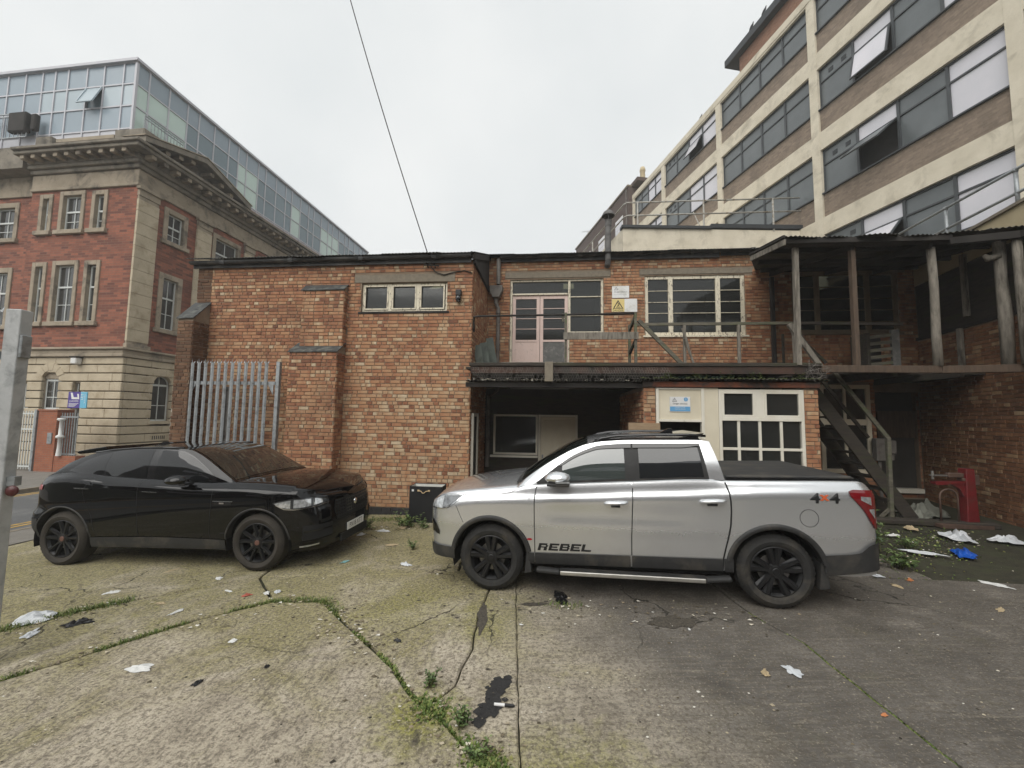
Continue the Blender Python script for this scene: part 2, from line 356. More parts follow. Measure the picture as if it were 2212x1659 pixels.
slabs = [
 (J1[::1]+[(-7.0,-3.),(.07,-3.)]+J2[::-1][1:-1], .022),
 (J1[1:]+[(-8.0,.2),(-8.0,1.0)]+J0[::-1][1:]+[(-3.25,5.5)], .022),
 (J0+[(-8.3,1.0),(-8.25,6.9),(-8.05,8.5),(-7.6,9.2),(-3.4,8.95),(-3.25,5.5)], .012),
 ([(-2.07,4.76),(-2.66,4.78),(-3.25,5.5),(-1.34,5.53),(-.68,5.63),(-.20,5.6)]+CR[1:]+[(-.71,3.2),(-.945,3.54),(-1.245,3.86),(-1.65,4.28)], .014),
 (CR+[(-.42,2.92),(-.245,2.72),(-.09,2.55),(.07,2.33),(.08,5.55)], .0015),
 ([(.08,-3.),(2.62,-3.),(2.62,3.1),(2.64,3.8),(2.48,4.35),(2.44,5.5),(.08,5.55)], .0015),
 ([(2.62,-3.),(8.7,-3.),(8.7,3.),(8.2,4.6),(5.5,5.1),(2.44,5.5),(2.48,4.35),(2.64,3.8),(2.62,3.1)], .018),
 ([(-3.25,5.5),(-3.4,8.95),(-.62,8.7),(-.68,5.63),(-1.34,5.53)], .014),
 ([(-.68,5.63),(-.62,8.7),(-.9,11.),(3.4,10.6),(5.6,9.6),(5.2,5.15),(2.44,5.5),(.08,5.55),(-.20,5.6)], .014),
]
for k, (poly, gap) in enumerate(slabs):
    pl = inset(ragged(poly), gap)
    A = sum(pl[i][0]*pl[(i+1) % len(pl)][1]-pl[(i+1) % len(pl)][0]*pl[i][1] for i in range(len(pl)))
    if A < 0: pl = pl[::-1]
    inn = inset(pl, .012); n = len(pl); dz = random.uniform(-.004, .003) if k > 3 else 0
    gg = G(); v0 = [(p[0], p[1], gz(p[0])-.05) for p in pl]; v1 = [(p[0], p[1], gz(p[0])-.012+dz) for p in pl]; v2 = [(p[0], p[1], gz(p[0])+dz) for p in inn]
    gg.v = v0+v1+v2
    for i in range(n):
        j = (i+1) % n; gg.f.append((i, j, n+j, n+i)); gg.f.append((n+i, n+j, 2*n+j, 2*n+i))
    gg.f.append(tuple(2*n+i for i in range(n))); gg.a = [0]*len(gg.f); gg.m = [0]*len(gg.f)
    gg.build('concrete_slab', MATS['yard_concrete'], ground)

# street to the left: local frame of the corner building
LBC = (-15.412, 16.0); LBA = R_(-7.3)
def lb(x, y, z=0): return (LBC[0]+x*math.cos(LBA)-y*math.sin(LBA), LBC[1]+x*math.sin(LBA)+y*math.cos(LBA), z)
def strip(name, mat, x0, x1, y0, y1, z0, z1, parent=None):
    gg = G(); gg.box(x0, x1, y0, y1, z0, z1); o = gg.build(name, mat, parent)
    if parent is None: o.location = (LBC[0], LBC[1], 0); o.rotation_euler = (0, 0, LBA); struct(o)
    return o
road = strip('road', MATS['asphalt'], 2.85, 7.15, -22, 60, -.4, -.212)
strip('yellow_line', MATS['yellow_line'], 3.0, 3.08, -22, 60, -.208, -.2065, road); strip('yellow_line', MATS['yellow_line'], 3.18, 3.26, -22, 60, -.208, -.2065, road)
strip('yellow_line', MATS['yellow_line'], 6.62, 6.70, -22, 60, -.208, -.2065, road); strip('yellow_line', MATS['yellow_line'], 6.80, 6.88, -22, 60, -.208, -.2065, road)
strip('pavement', MATS['paving'], -30, 2.72, -12, 60, -.5, -.11); strip('kerb', MATS['concrete_lintel'], 2.72, 2.85, -22, 60, -.5, -.10)
strip('pavement', MATS['paving'], 7.28, 8.2, -22, 60, -.5, -.198); strip('kerb', MATS['concrete_lintel'], 7.15, 7.28, -22, 60, -.5, -.192)

# ================================================================== BRICK WORKSHOP
def wallbox(g, x0, x1, z0, z1, holes, y0, y1, a=0., m=0):
    zs = sorted({z0, z1, *[min(max(h[2], z0), z1) for h in holes], *[min(max(h[3], z0), z1) for h in holes]})
    for k in range(len(zs)-1):
        za, zb = zs[k], zs[k+1]; zm = (za+zb)/2
        cuts = sorted([(max(h[0], x0), min(h[1], x1)) for h in holes if h[2] < zm < h[3]]); x = x0
        for c0, c1 in cuts:
            if c0 > x+1e-4: g.box(x, c0, y0, y1, za, zb, a, m)
            x = max(x, c1)
        if x < x1-1e-4: g.box(x, x1, y0, y1, za, zb, a, m)
BMESH = {}
def brick_mesh(l, q):
    key = (round(l, 3), q)
    if key not in BMESH:
        rr = random.Random(hash(key) & 0xffff); gg = G(); c = .004
        j = lambda: rr.uniform(-.0025, .0025)
        h = .066
        gg.v = [(0,0,0),(l,0,0),(l,0,h),(0,0,h),(c+j(),-.012,c+j()),(l-c+j(),-.012,c+j()),(l-c+j(),-.012,h-c+j()),(c+j(),-.012,h-c+j())]
        gg.f = [(4,5,6,7),(0,1,5,4),(1,2,6,5),(2,3,7,6),(3,0,4,7)]; gg.a = [q/12.]*5; gg.m = [0]*5
        BMESH[key] = gg.mesh('brick', MATS['brick'])
    return BMESH[key]
def bcval(rr, mu, header):
    v = rr.gauss(mu, .135)
    if header and rr.random() < .42: v = rr.choice((.16, .22, .28, .78, .84, .92))
    elif rr.random() < .05: v = rr.uniform(.78, .95)
    return min(1., max(0., v))
def lay(g, O, D, n, s0, s1, z0, z1, holes=(), mu=lambda s, z: .5, seed=1, collect=None, course=.0775, ph=.5):
    """lay bricks as proud blocks on a wall plane: O origin, D direction along the wall, n outward normal"""
    rr = random.Random(seed); O = Vector(O); D = Vector(D); n = Vector(n); z = z0; k = 0
    while z+.066 <= z1+.02:
        s = s0-rr.uniform(0, .2); hrow = [(h[0]-.004, h[1]+.004) for h in holes if h[2] < z+.06 and h[3] > z+.006]
        wav = .0
        while s < s1:
            hd = rr.random() < ph; l = (.1025 if hd else .215)+rr.uniform(-.004, .004)
            segs = [(max(s, s0), min(s+l, s1))]
            for h0, h1 in hrow:
                ns = []
                for a, b in segs:
                    if h1 <= a or h0 >= b: ns.append((a, b)); continue
                    if h0 > a: ns.append((a, h0))
                    if h1 < b: ns.append((h1, b))
                segs = ns
            for a, b in segs:
                if b-a < .025: continue
                v = bcval(rr, mu((a+b)/2, z), hd); zz = z+rr.uniform(-.003, .003)
                if collect is not None and abs((b-a)-l) < 1e-6: collect.append((a, zz, b-a, v)); continue
                pr = .012+rr.uniform(-.003, .004); h = .066; c = .004; i = len(g.v)
                for q, (u, w, dp) in enumerate(((a,0,0),(b,0,0),(b,h,0),(a,h,0),(a+c,c,pr),(b-c,c,pr),(b-c,h-c,pr),(a+c,h-c,pr))):
                    P = O+D*u+n*dp; jx = rr.uniform(-.002, .002) if dp else 0
                    g.v.append((P.x, P.y, P.z+zz+w+jx))
                for q in ((4,5,6,7),(0,1,5,4),(1,2,6,5),(2,3,7,6),(3,0,4,7)): g.f.append(tuple(i+e for e in q)); g.a.append(v); g.m.append(0)
            s += l+.0115
        z += course; k += 1
def sstep0(a, b, x): t = min(1, max(0, (x-a)/(b-a))); return t*t*(3-2*t)
MO = (-.8947, 8.6773, 0.); MA = R_(-5.6)
wk = thing('brick_workshop', 'long two storey orange brick workshop with corrugated roof behind the parked cars', 'building', MO, MA)
def Mw(x, y, z=0): return (MO[0]+x*math.cos(MA)-y*math.sin(MA), MO[1]+x*math.sin(MA)+y*math.cos(MA), z)
mu_front = lambda s, z: .60-.035*z+.12*sstep0(3.6,2.2,z)
# --- front block: backing wall, bricks
win_a = (-2.507, -.553, 4.312, 4.967)
g = G(); wallbox(g, -6.5, 0, -.35, 5.46, [win_a], .0, .3); g.box(-6.5, -6.2, .3, 6, -.35, 5.46)
fw = g.build('front_wall', MATS['mortar'], wk)
bl = []; g = G()
lay(g, (0,0,0), (1,0,0), (0,-1,0), -6.14, 0, .09, 5.44, [win_a, (-2.678,-.385,4.975,5.152), (-3.79,-2.83,3.4,4.88), (-3.9,-2.83,-.3,3.6)], mu_front, 3, bl)
gd = G(); lay(gd, (0,0,0), (1,0,0), (0,-1,0), -6.5, -6.14, 4.2, 5.44, [], lambda s, z: .5, 4); stuff(gd.build('brickwork', MATS['brick_darker'], fw))
bl.sort(key=lambda b: -(b[2]*2 + (1.2 if -2.7 < b[0] < -.25 and 1.1 < b[1] < 4.2 else 0)))
vis = [b for b in bl]
for i, (a, zz, l, v) in enumerate(bl):
    if i < 300:
        q = round(v*12); lt = .215 if l > .15 else .1025
        o = bpy.data.objects.new('brick', brick_mesh(lt, q)); COL.objects.link(o); o.parent = fw; o.location = (a, -.0005, zz)
    else:
        pr = .012; c = .004; k = len(g.v)
        for (u, w, dp) in ((a,0,0),(a+l,0,0),(a+l,.066,0),(a,.066,0),(a+c,c,pr),(a+l-c,c,pr),(a+l-c,.066-c,pr),(a+c,.066-c,pr)): g.v.append((u, -dp, zz+w))
        for q in ((4,5,6,7),(0,1,5,4),(1,2,6,5),(2,3,7,6),(3,0,4,7)): g.f.append(tuple(k+e for e in q)); g.a.append(v); g.m.append(0)
stuff(g.build('brickwork', MATS['brick'], fw))
g = G(); 
for k in range(30):
    x = -6.14+k*.2045; g.box(x, x+.196, -.02, .05, -.3, .075 if k % 9 else .07)
g.build('plinth', MATS['blue_brick'], fw)
g = G(); g.box(-2.678, -.385, -.014, .2, 4.972, 5.151); g.build('lintel', MATS['concrete_lintel'], wk, bevel=.006)
def buttress(x0, x1, p, z0, z1, seed, mu, capz, mat='brick'):
    g = G(); g.box(x0, x1, -p, 0.0, z0, z1); g.prism([(-p, z1), (0, z1), (0, capz)], 'x', x0, x1)
    b = g.build('buttress', MATS['mortar'], wk); g = G()
    lay(g, (0,-p,0), (1,0,0), (0,-1,0), x0, x1, z0+.02, z1, [], mu, seed); 
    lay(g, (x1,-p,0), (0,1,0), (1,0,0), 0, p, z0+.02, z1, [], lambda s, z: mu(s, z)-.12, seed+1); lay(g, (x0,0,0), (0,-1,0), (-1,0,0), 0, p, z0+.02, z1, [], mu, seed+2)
    stuff(g.build('brickwork', MATS[mat], b)); return b
def slate_cap(b, x0, x1, p, z1, capz, rows):
    for r in range(rows):
        t0 = r/rows; t1 = (r+1)/rows+.12
        ya, za = -p-.035+(p+.035)*t0, z1-.02+(capz-z1+.02)*t0; yb, zb = -p-.035+(p+.035)*min(t1,1), z1-.02+(capz-z1+.02)*min(t1,1)
        n = 2
        for k in range(n):
            w = (x1-x0+.06)/n; xa = x0-.03+k*w+.002; xb = xa+w-.004; dz = .034+.008*k
            g = G(); g.v = [(xa,ya,za+dz-.02),(xb,ya,za+dz-.02),(xb,yb,zb+.012),(xa,yb,zb+.012),(xa,ya,za+dz),(xb,ya,za+dz),(xb,yb,zb+.03),(xa,yb,zb+.03)]
            g.f = [(3,2,1,0),(4,5,6,7),(0,1,5,4),(1,2,6,5),(2,3,7,6),(3,0,4,7)]; g.a = [0]*6; g.m = [0]*6
            g.build('slate', MATS['slate'], b)
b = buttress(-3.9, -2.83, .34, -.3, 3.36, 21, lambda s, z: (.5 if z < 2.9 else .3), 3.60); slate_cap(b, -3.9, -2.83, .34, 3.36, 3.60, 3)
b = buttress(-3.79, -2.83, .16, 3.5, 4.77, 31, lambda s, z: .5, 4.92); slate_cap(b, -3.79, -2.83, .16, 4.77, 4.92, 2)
b = buttress(-6.5, -6.14, .42, -.3, 4.1, 41, lambda s, z: .5, 4.55, 'brick_darker'); slate_cap(b, -6.5, -6.14, .42, 4.1, 4.55, 4)
# --- windows
def pane(parent, x0, x1, z0, z1, y, mat='old_glass'):
    g = G(); g.box(x0, x1, y, y+.006, z0, z1); return g.build('pane', MATS[mat], parent)
def frame_window(name, x0, x1, z0, z1, y, muls, rows, mat, fw_=.055, mw_=.07, bar=.018, depth=.07, parent=None, sill=None, glass='old_glass', rowcols=None):
    """timber window: outer frame, mullions at x in muls, thin glazing bars at z in rows"""
    g = G(); g.box(x0, x0+fw_, y, y+depth, z0, z1); g.box(x1-fw_, x1, y, y+depth, z0, z1)
    g.box(x0+fw_, x1-fw_, y+.002, y+depth, z0, z0+fw_); g.box(x0+fw_, x1-fw_, y+.002, y+depth, z1-fw_, z1)
    for mx_ in muls: g.box(mx_-mw_/2, mx_+mw_/2, y-.006, y+depth-.002, z0+.01, z1-.01)
    xs_ = [x0+fw_]+[q for m_ in muls for q in (m_-mw_/2, m_+mw_/2)]+[x1-fw_]
    zs_ = [z0+fw_]+list(rows)+[z1-fw_]
    for c in range(0, len(xs_), 2):
        for r in rows: g.box(xs_[c], xs_[c+1], y+.012, y+depth-.01, r-bar/2, r+bar/2)
    w = g.build('window', MATS[mat], parent, bevel=.004)
    if sill: gg = G(); gg.box(x0-.06, x1+.06, y-.07, y+.04, z0-.045, z0-.002); gg.build('sill', MATS[sill], w)
    for c in range(0, len(xs_), 2):
        for r in range(len(zs_)-1):
            pane(w, xs_[c]+.002, xs_[c+1]-.002, zs_[r]+.004, zs_[r+1]-.004, y+.035, glass)
    return w
wa = frame_window('window', -2.50, -.56, 4.32, 4.962, .05, [-1.86, -1.22], [], 'flaked_paint', .04, .075, parent=wk)
g = G(); g.box(-2.56, -.5, -.03, .09, 4.27, 4.312); g.build('sill', MATS['soot_timber'], wa)
g = G()
for x0 in (-2.455, -1.815, -1.175): 
    x1 = x0+.555; g.box(x0, x0+.03, .035, .06, 4.37, 4.92); g.box(x1-.03, x1, .035, .06, 4.37, 4.92); g.box(x0+.03, x1-.03, .036, .06, 4.37, 4.4); g.box(x0+.03, x1-.03, .036, .06, 4.89, 4.92)
g.build('casement', MATS['flaked_paint'], wa)
# --- return wall, recessed upper wall, ground-floor recess
g = G(); g.box(-.3, 0, .3, 2.4, -.35, 5.44); g.prism([(0,5.44),(2.4,5.44),(2.4,6.36)], 'x', -.3, -.01); g.build('return_wall', MATS['mortar'], wk)
g = G(); lay(g, (0,0,0), (0,1,0), (1,0,0), 0, 2.1, .1, 5.43, [(.16,.78,-1,2.1)], lambda s, z: .48, 51); stuff(g.build('brickwork', MATS['brick'], wk))
g = G(); g.prism([(-.05,5.42),(2.1,5.42),(2.1,6.25),(-.05,5.47)], 'x', .016, .03); g.build('gable_board', MATS['soot_timber'], wk)
g = G(); g.bar((.04,-.06,5.43), (.04,2.05,5.43), .05, .13); g.build('wall_plate', MATS['soot_timber'], wk); g = G(); g.bar((.045,-.16,5.47), (.045,2.1,6.31), .05, .13); g.build('barge_board', MATS['soot_timber'], wk)
holes = [(.613,2.185,2.0,5.70),(2.185,3.07,4.24,5.70),(4.13,6.6,4.16,5.735),(7.72,10.17,4.205,5.755)]
g = G(); wallbox(g, 0, 10.6, 2.75, 6.32, holes, 2.1, 2.4); g.build('upper_wall', MATS['mortar'], wk)
g = G(); lay(g, (0,2.1,0), (1,0,0), (0,-1,0), 0, 10.55, 3.0, 6.31, holes+[(.473,3.257,5.70,5.90),(3.995,6.79,5.73,5.91),(7.55,10.35,5.75,5.93)], lambda s, z: .53-(.12 if s > 6.9 else 0), 61)
stuff(g.build('brickwork', MATS['brick'], wk))
for x0, x1, z0, z1 in ((.473,3.257,5.735,5.895),(3.995,6.79,5.765,5.905),(7.55,10.35,5.785,5.925)):
    g = G(); g.box(x0, x1, 2.082, 2.3, z0, z1); g.build('lintel', MATS['concrete_lintel'], wk, bevel=.006)
# door set with top light and side light
g = G(); y = 2.14
g.box(.613, .67, y, y+.09, 3.02, 5.705); g.box(2.155, 2.215, y-.004, y+.09, 3.02, 5.705); g.box(3.01, 3.07, y, y+.09, 4.24, 5.705)
g.box(.67, 3.01, y+.002, y+.088, 5.65, 5.703); g.box(.67, 2.155, y-.03, y+.09, 5.28, 5.325); g.box(2.215, 3.01, y+.002, y+.09, 4.24, 4.29)
g.box(2.215, 3.01, y+.01, y+.07, 5.215, 5.24); g.box(2.215, 3.01, y+.01, y+.07, 4.71, 4.735)
ds = g.build('door_frame', MATS['flaked_paint'], wk, bevel=.004)
pane(ds, .67, 2.155, 5.325, 5.65, y+.05); 
for z0, z1 in ((4.29,4.71),(4.735,5.215),(5.24,5.65)): pane(ds, 2.215, 3.01, z0, z1, y+.05)
for k, (x0, x1) in enumerate(((.68, 1.405), (1.415, 2.148))):
    g = G(); y = 2.15
    g.box(x0, x0+.085, y, y+.05, 3.03, 5.275); g.box(x1-.085, x1, y, y+.05, 3.03, 5.275); g.box(x0+.085, x1-.085, y+.001, y+.05, 5.18, 5.275); g.box(x0+.085, x1-.085, y+.001, y+.05, 3.03, 3.12)
    g.box(x0+.085, x1-.085, y+.001, y+.05, 4.02, 4.075)
    for z in (4.37, 4.65, 4.92): g.box(x0+.085, x1-.085, y+.01, y+.045, z-.009, z+.009)
    d = g.build('door', MATS['pink_paint'], wk, bevel=.004); d['label'] = ('faded pink door leaf with pink lower panel', 'faded pink door leaf with grey boarded lower panel')[k]
    g = G(); g.box(x0+.085, x1-.085, y+.012, y+.03, 3.12, 4.02); g.build('panel', MATS['pink_paint' if k == 0 else 'grey_panel'], d)
    zz = [4.075, 4.37, 4.65, 4.92, 5.18]
    for z0, z1 in zip(zz, zz[1:]): pane(d, x0+.087, x1-.087, z0+.009, z1-.009, y+.025)
frame_window('window', 4.13, 6.6, 4.165, 5.735, 2.13, [4.78, 5.955], [4.47, 4.755, 5.045, 5.345], 'flaked_paint', .085, .115, .016, parent=wk, sill='flaked_paint')
frame_window('window', 7.72, 10.17, 4.21, 5.755, 2.13, [8.33, 9.50], [4.50, 4.79, 5.08, 5.38], 'tan_joinery', .085, .115, .016, parent=wk, sill='tan_joinery')
# interiors
g = G(); g.box(-6.2, 10.6, 5.9, 6.0, -.3, 7.75); g.box(-6.2, 10.6, 2.4, 5.9, 2.72, 2.98); g.box(10.45, 10.6, 2.4, 5.9, -.3, 6.3);  g.build('inner_wall', MATS['interior_wall'], wk)
g = G(); g.box(3.2, 3.28, 2.6, 5.8, 3, 6.3); g.box(7.0, 7.1, 2.4, 5.8, 3, 6.4); g.box(-.3, -.02, 2.4, 5.8, -.3, 6.3); g.build('partition', MATS['interior_dark'], wk)
g = G()
for x, y, z in ((-2.1,2.,3.9),(-1.5,3.,4.),(4.6,2.9,3),(5.3,3.3,3),(9.2,3.2,3)): g.box(x, x+.12, y, y+.12, z, z+2.)
g.box(4.4,5.0,2.7,3.2,3.0,4.35); g.box(2.35,2.9,2.5,3.,4.1,4.4); g.build('stored_timber', MATS['brown_timber'], wk)
m, t, b_ = newmat('glow_panel'); b_.inputs['Base Color'].default_value = (.5,.45,.3,1); b_.inputs['Emission Color'].default_value = (1,.88,.55,1); b_.inputs['Emission Strength'].default_value = .75; MATS['glow_panel'] = m
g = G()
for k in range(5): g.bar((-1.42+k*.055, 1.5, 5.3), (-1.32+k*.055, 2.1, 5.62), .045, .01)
g.build('glow_panel', MATS['glow_panel'], wk)  # corrugated roof light inside; daylight through it given as emission
g = G(); g.box(2.05, 2.35, 3.1, 3.12, 5.75, 5.9); g.box(2.05,2.35,3.4,3.42,6.1,6.2); g.build('glow_panel', MATS['glow_panel'], wk)  # added glowing panels for the yellowish patches in the door's top light
# ground-floor recess under the deck
rh = [(.24,1.385,1.065,2.092),(1.40,2.395,-.3,2.098)]
g = G(); wallbox(g, -.02, 4., -.3, 2.75, rh, 2.0, 2.1); g.build('recess_wall', MATS['dark_timber'], wk)
g = G(); g.box(.24,.29,1.96,2.06,1.065,2.092); g.box(1.335,1.385,1.96,2.06,1.065,2.092); g.box(.29,1.335,1.962,2.06,1.065,1.115); g.box(.29,1.335,1.962,2.06,2.045,2.092)
w = g.build('window', MATS['white_paint'], wk, bevel=.004); pane(w, .29, 1.335, 1.115, 2.045, 2.01)
g = G(); g.box(.17, 1.39, 1.90, 2.0, 1.0, 1.05); g.build('sill', MATS['white_paint'], w)
g = G(); g.box(1.40,1.455,1.955,2.08,-.1,2.095); g.box(2.345,2.395,1.955,2.08,-.1,2.095); g.box(1.455,2.345,1.957,2.08,2.045,2.093); d = g.build('door_frame', MATS['white_paint'], wk)
g = G(); g.box(1.458,2.342,1.985,2.025,-.05,2.04); g.box(1.54,2.26,1.972,1.985,.15,1.95); dd = g.build('door', MATS['cream_paint'], d, bevel=.004)
g = G(); g.tube([(1.51,1.985,1.0),(1.51,1.94,1.0),(1.62,1.94,.99)], .011); g.box(1.49,1.53,1.974,1.986,.88,1.08); g.build('door_handle', MATS['galv'], dd)
g = G(); g.box(.0, .06, .16, .24, 0, 2.1); g.box(.0, .06, .70, .78, 0, 2.1); g.box(0.,.05,.24,.70,2.03,2.1); d = g.build('door_frame', MATS['white_paint'], wk)
g = G(); g.box(.005,.03,.24,.70,0,2.03); g.build('door', MATS['dark_door'], d)
# drain pipe with hopper
g = G(); g.tube([(.30,2.0,6.25),(.30,2.0,5.55)], .055, 12); g.tube([(.24,2.0,5.15),(.24,2.0,5.05),(.31,2.0,4.9),(.31,2.0,2.7),(.12,1.9,2.55),(.10,1.9,2.3),(.10,1.9,.75)], .05, 12)
for z in (4.75, 3.9, 3.2): g.tube([(.31,2.0,z),(.31,2.0,z+.06)], .062, 12)
g.tube([(.10,1.9,2.1),(.10,1.9,2.2)], .062, 12)
p = g.build('drain_pipe', MATS['cast_iron_grey'], wk, smooth=False)
g = G(); g.prism([(.08,5.5),(.42,5.5),(.42,5.36),(.33,5.18),(.16,5.18),(.08,5.36)], 'y', 1.9, 2.08); g.build('hopper', MATS['cast_iron_grey'], p, bevel=.008)
# roofs: corrugated sheets over the front block and over the recessed range
def corr(g, x0, x1, zf, y0, y1, pitch=.076, amp=.011, jag=.03, seed=0):
    n = int((x1-x0)/pitch*6); rr = random.Random(seed); jg = {}
    def fn(u, v):
        x = x0+(x1-x0)*u; sh = int((x-x0)/.66)
        if sh not in jg: jg[sh] = (rr.uniform(-jag, jag), rr.uniform(-.006, .010))
        y = y0+(y1-y0)*v+(jg[sh][0] if v == 0 else 0)
        return (x, y, zf(y)+amp*math.sin(2*math.pi*x/pitch)+jg[sh][1])
    g.grid(fn, n, 3)
zr = lambda y: 5.545+.375*(y+.2)
g = G(); corr(g, -6.62, .08, zr, -.24, 6.0, seed=1); g.build('roof', MATS['corrugated'], wk, smooth=True)
g = G(); corr(g, .06, 10.7, zr, 1.80, 6.0, seed=2); g.build('roof', MATS['corrugated'], wk, smooth=True)
def gutter(p0, p1, r=.06):
    g = G(); d = (Vector(p1)-Vector(p0)); 
    g.grid(lambda u, v: (Vector(p0)+d*u+Vector((0, -r*math.cos(math.pi*v), -r*1.1*math.sin(math.pi*v)))), 12, 8)
    k = int(d.length/1.8)
    for i in range(k+1):
        c = Vector(p0)+d*((i+.5)/(k+1)); g.box(c.x-.05, c.x+.05, c.y-r-.008, c.y-r+.01, c.z-.05, c.z+.01); g.box(c.x-.05, c.x+.05, c.y-r, c.y+r, c.z-r*1.1-.01, c.z-r*.9)
    g.box(p0[0]+.02, p1[0]-.02, p0[1]+r, p0[1]+r+.03, p0[2]-.13, p0[2]+.02)
    return g.build('gutter', MATS['gutter'], wk, smooth=False)
gutter((-6.6,-.13,5.50), (.0,-.13,5.52)); gutter((.34,1.96,6.30), (6.0,1.96,6.345)); gutter((6.0,1.965,6.345), (10.5,1.965,6.36))
# --- projecting ground-floor room with white joinery
g = G(); g.box(3.464, 3.68, -.65, 2.0, -.3, 2.64); g.build('pier', MATS['mortar'], wk)
g = G(); g.box(6.31, 6.545, -.65, 2.0, -.3, 2.64); g.build('pier', MATS['mortar'], wk)
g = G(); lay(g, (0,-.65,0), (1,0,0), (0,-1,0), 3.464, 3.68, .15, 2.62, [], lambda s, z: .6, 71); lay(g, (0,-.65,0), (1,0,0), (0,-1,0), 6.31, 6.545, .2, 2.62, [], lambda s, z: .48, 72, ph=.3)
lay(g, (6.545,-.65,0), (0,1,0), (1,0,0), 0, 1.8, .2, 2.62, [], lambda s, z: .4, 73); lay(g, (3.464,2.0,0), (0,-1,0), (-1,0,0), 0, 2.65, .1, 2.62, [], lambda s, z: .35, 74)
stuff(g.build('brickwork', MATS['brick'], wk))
g = G(); y = -.66
g.box(3.69, 3.745, y, y+.1, .1, 2.628); g.box(4.51, 4.565, y, y+.1, .1, 2.628); g.box(3.745, 4.51, y+.002, y+.1, 2.59, 2.626); g.box(3.745, 4.51, y+.002, y+.1, 1.985, 2.03)
df = g.build('door_frame', MATS['white_paint'], wk, bevel=.004)
g = G(); g.box(3.747, 4.508, y+.025, y+.06, 2.032, 2.588); g.build('panel', MATS['cream_paint'], df)
g = G(); g.box(4.567, 4.815, y+.01, y+.1, .1, 2.628); g.build('panel', MATS['cream_paint'], wk)
g = G()
g.box(4.82, 4.875, y, y+.1, .9, 2.60); g.box(6.25, 6.305, y, y+.1, .9, 2.60); g.box(4.875, 6.25, y+.002, y+.1, 2.56, 2.60); g.box(4.875, 6.25, y-.01, y+.1, 2.02, 2.085); g.box(4.875, 6.25, y-.03, y+.1, .9, .96)
g.box(5.46, 5.62, y+.001, y+.09, 2.085, 2.56)
for x in (5.165, 5.535, 5.905): g.box(x-.024, x+.024, y+.006, y+.07, .96, 2.02)
for z in (1.508, .99): g.box(4.875, 6.25, y+.008, y+.068, z-.024, z+.024)
for x0, x1 in ((4.875,5.46),(5.62,6.25)): g.box(x0, x0+.04, y-.008, y+.05, 2.085, 2.56); g.box(x1-.04, x1, y-.008, y+.05, 2.085, 2.56); g.box(x0+.04, x1-.04, y-.007, y+.05, 2.085, 2.13); g.box(x0+.04, x1-.04, y-.007, y+.05, 2.52, 2.56)
w = g.build('window', MATS['white_paint'], wk, bevel=.004); w['label'] = 'white painted window of ten panes in the projecting room'
for x0, x1 in ((4.915,5.42),(5.66,6.21)): pane(w, x0, x1, 2.13, 2.52, y+.03)
xx = [4.875, 5.165, 5.535, 5.905, 6.25]
for x0, x1 in zip(xx, xx[1:]):
    pane(w, x0+.024, x1-.024, 1.532, 2.02, y+.03); pane(w, x0+.024, x1-.024, 1.014, 1.484, y+.03)
g = G(); g.box(4.82,6.305,y+.02,y+.2,.1,.9); g.build('stall_riser', MATS['mortar'], wk)
g = G(); g.box(3.44, 6.57, -.70, -.60, 2.632, 2.735); g.build('fascia_board', MATS['red_timber'], wk, bevel=.006)
g = G(); corr(g, 3.3, 6.7, lambda y: 2.78+.01*math.sin(y*3), -.80, 2.0, seed=5, amp=.014); g.build('room_roof', MATS['corrugated'], wk, smooth=True)
g = G(); g.box(3.7, 6.3, 1.8, 1.9, 0, 2.6); g.box(5.2,5.75,.4,.5,.3,1.95); g.build('inner_wall', MATS['interior_wall'], wk)
# --- wall behind the stair: window bay and dark doorway
y = 1.2
g = G(); wallbox(g, 6.55, 8.85, -.2, 3.0, [(7.70,8.75,.9,2.85)], y, y+.2); g.box(8.75, 8.85, y, 2.3, -.2, 3.0); wallbox(g, 8.85, 10.6, -.2, 3.0, [(9.55,10.5,.45,2.75)], 2.2, 2.4); g.build('back_wall', MATS['mortar'], wk)
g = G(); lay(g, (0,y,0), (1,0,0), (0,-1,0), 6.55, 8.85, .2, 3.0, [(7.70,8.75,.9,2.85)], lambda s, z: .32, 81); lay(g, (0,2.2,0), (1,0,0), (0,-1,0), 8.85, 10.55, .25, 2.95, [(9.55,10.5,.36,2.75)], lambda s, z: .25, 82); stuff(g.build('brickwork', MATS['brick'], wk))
w = frame_window('window', 7.70, 8.75, .9, 2.85, y-.02, [8.22], [2.02], 'cream_paint', .09, .05, .13, parent=wk)
g = G(); g.box(9.6, 10.45, 2.18, 2.26, 1.66, 2.3); g.build('door_board', MATS['brown_timber'], wk)
g = G(); g.box(9.56, 10.49, 2.3, 2.36, .46, 2.75); g.build('door', MATS['dark_door'], wk)
g = G(); g.box(9.70, 10.50, 2.10, 2.3, .36, .46); g.build('door_sill', MATS['white_paint'], wk, bevel=.008)
g = G(); g.tube([(3.36,1.5,.1),(3.42,1.7,1.5),(3.55,1.9,2.15)], .045, 8); g.build('leaning_board', MATS['brown_timber'], wk)

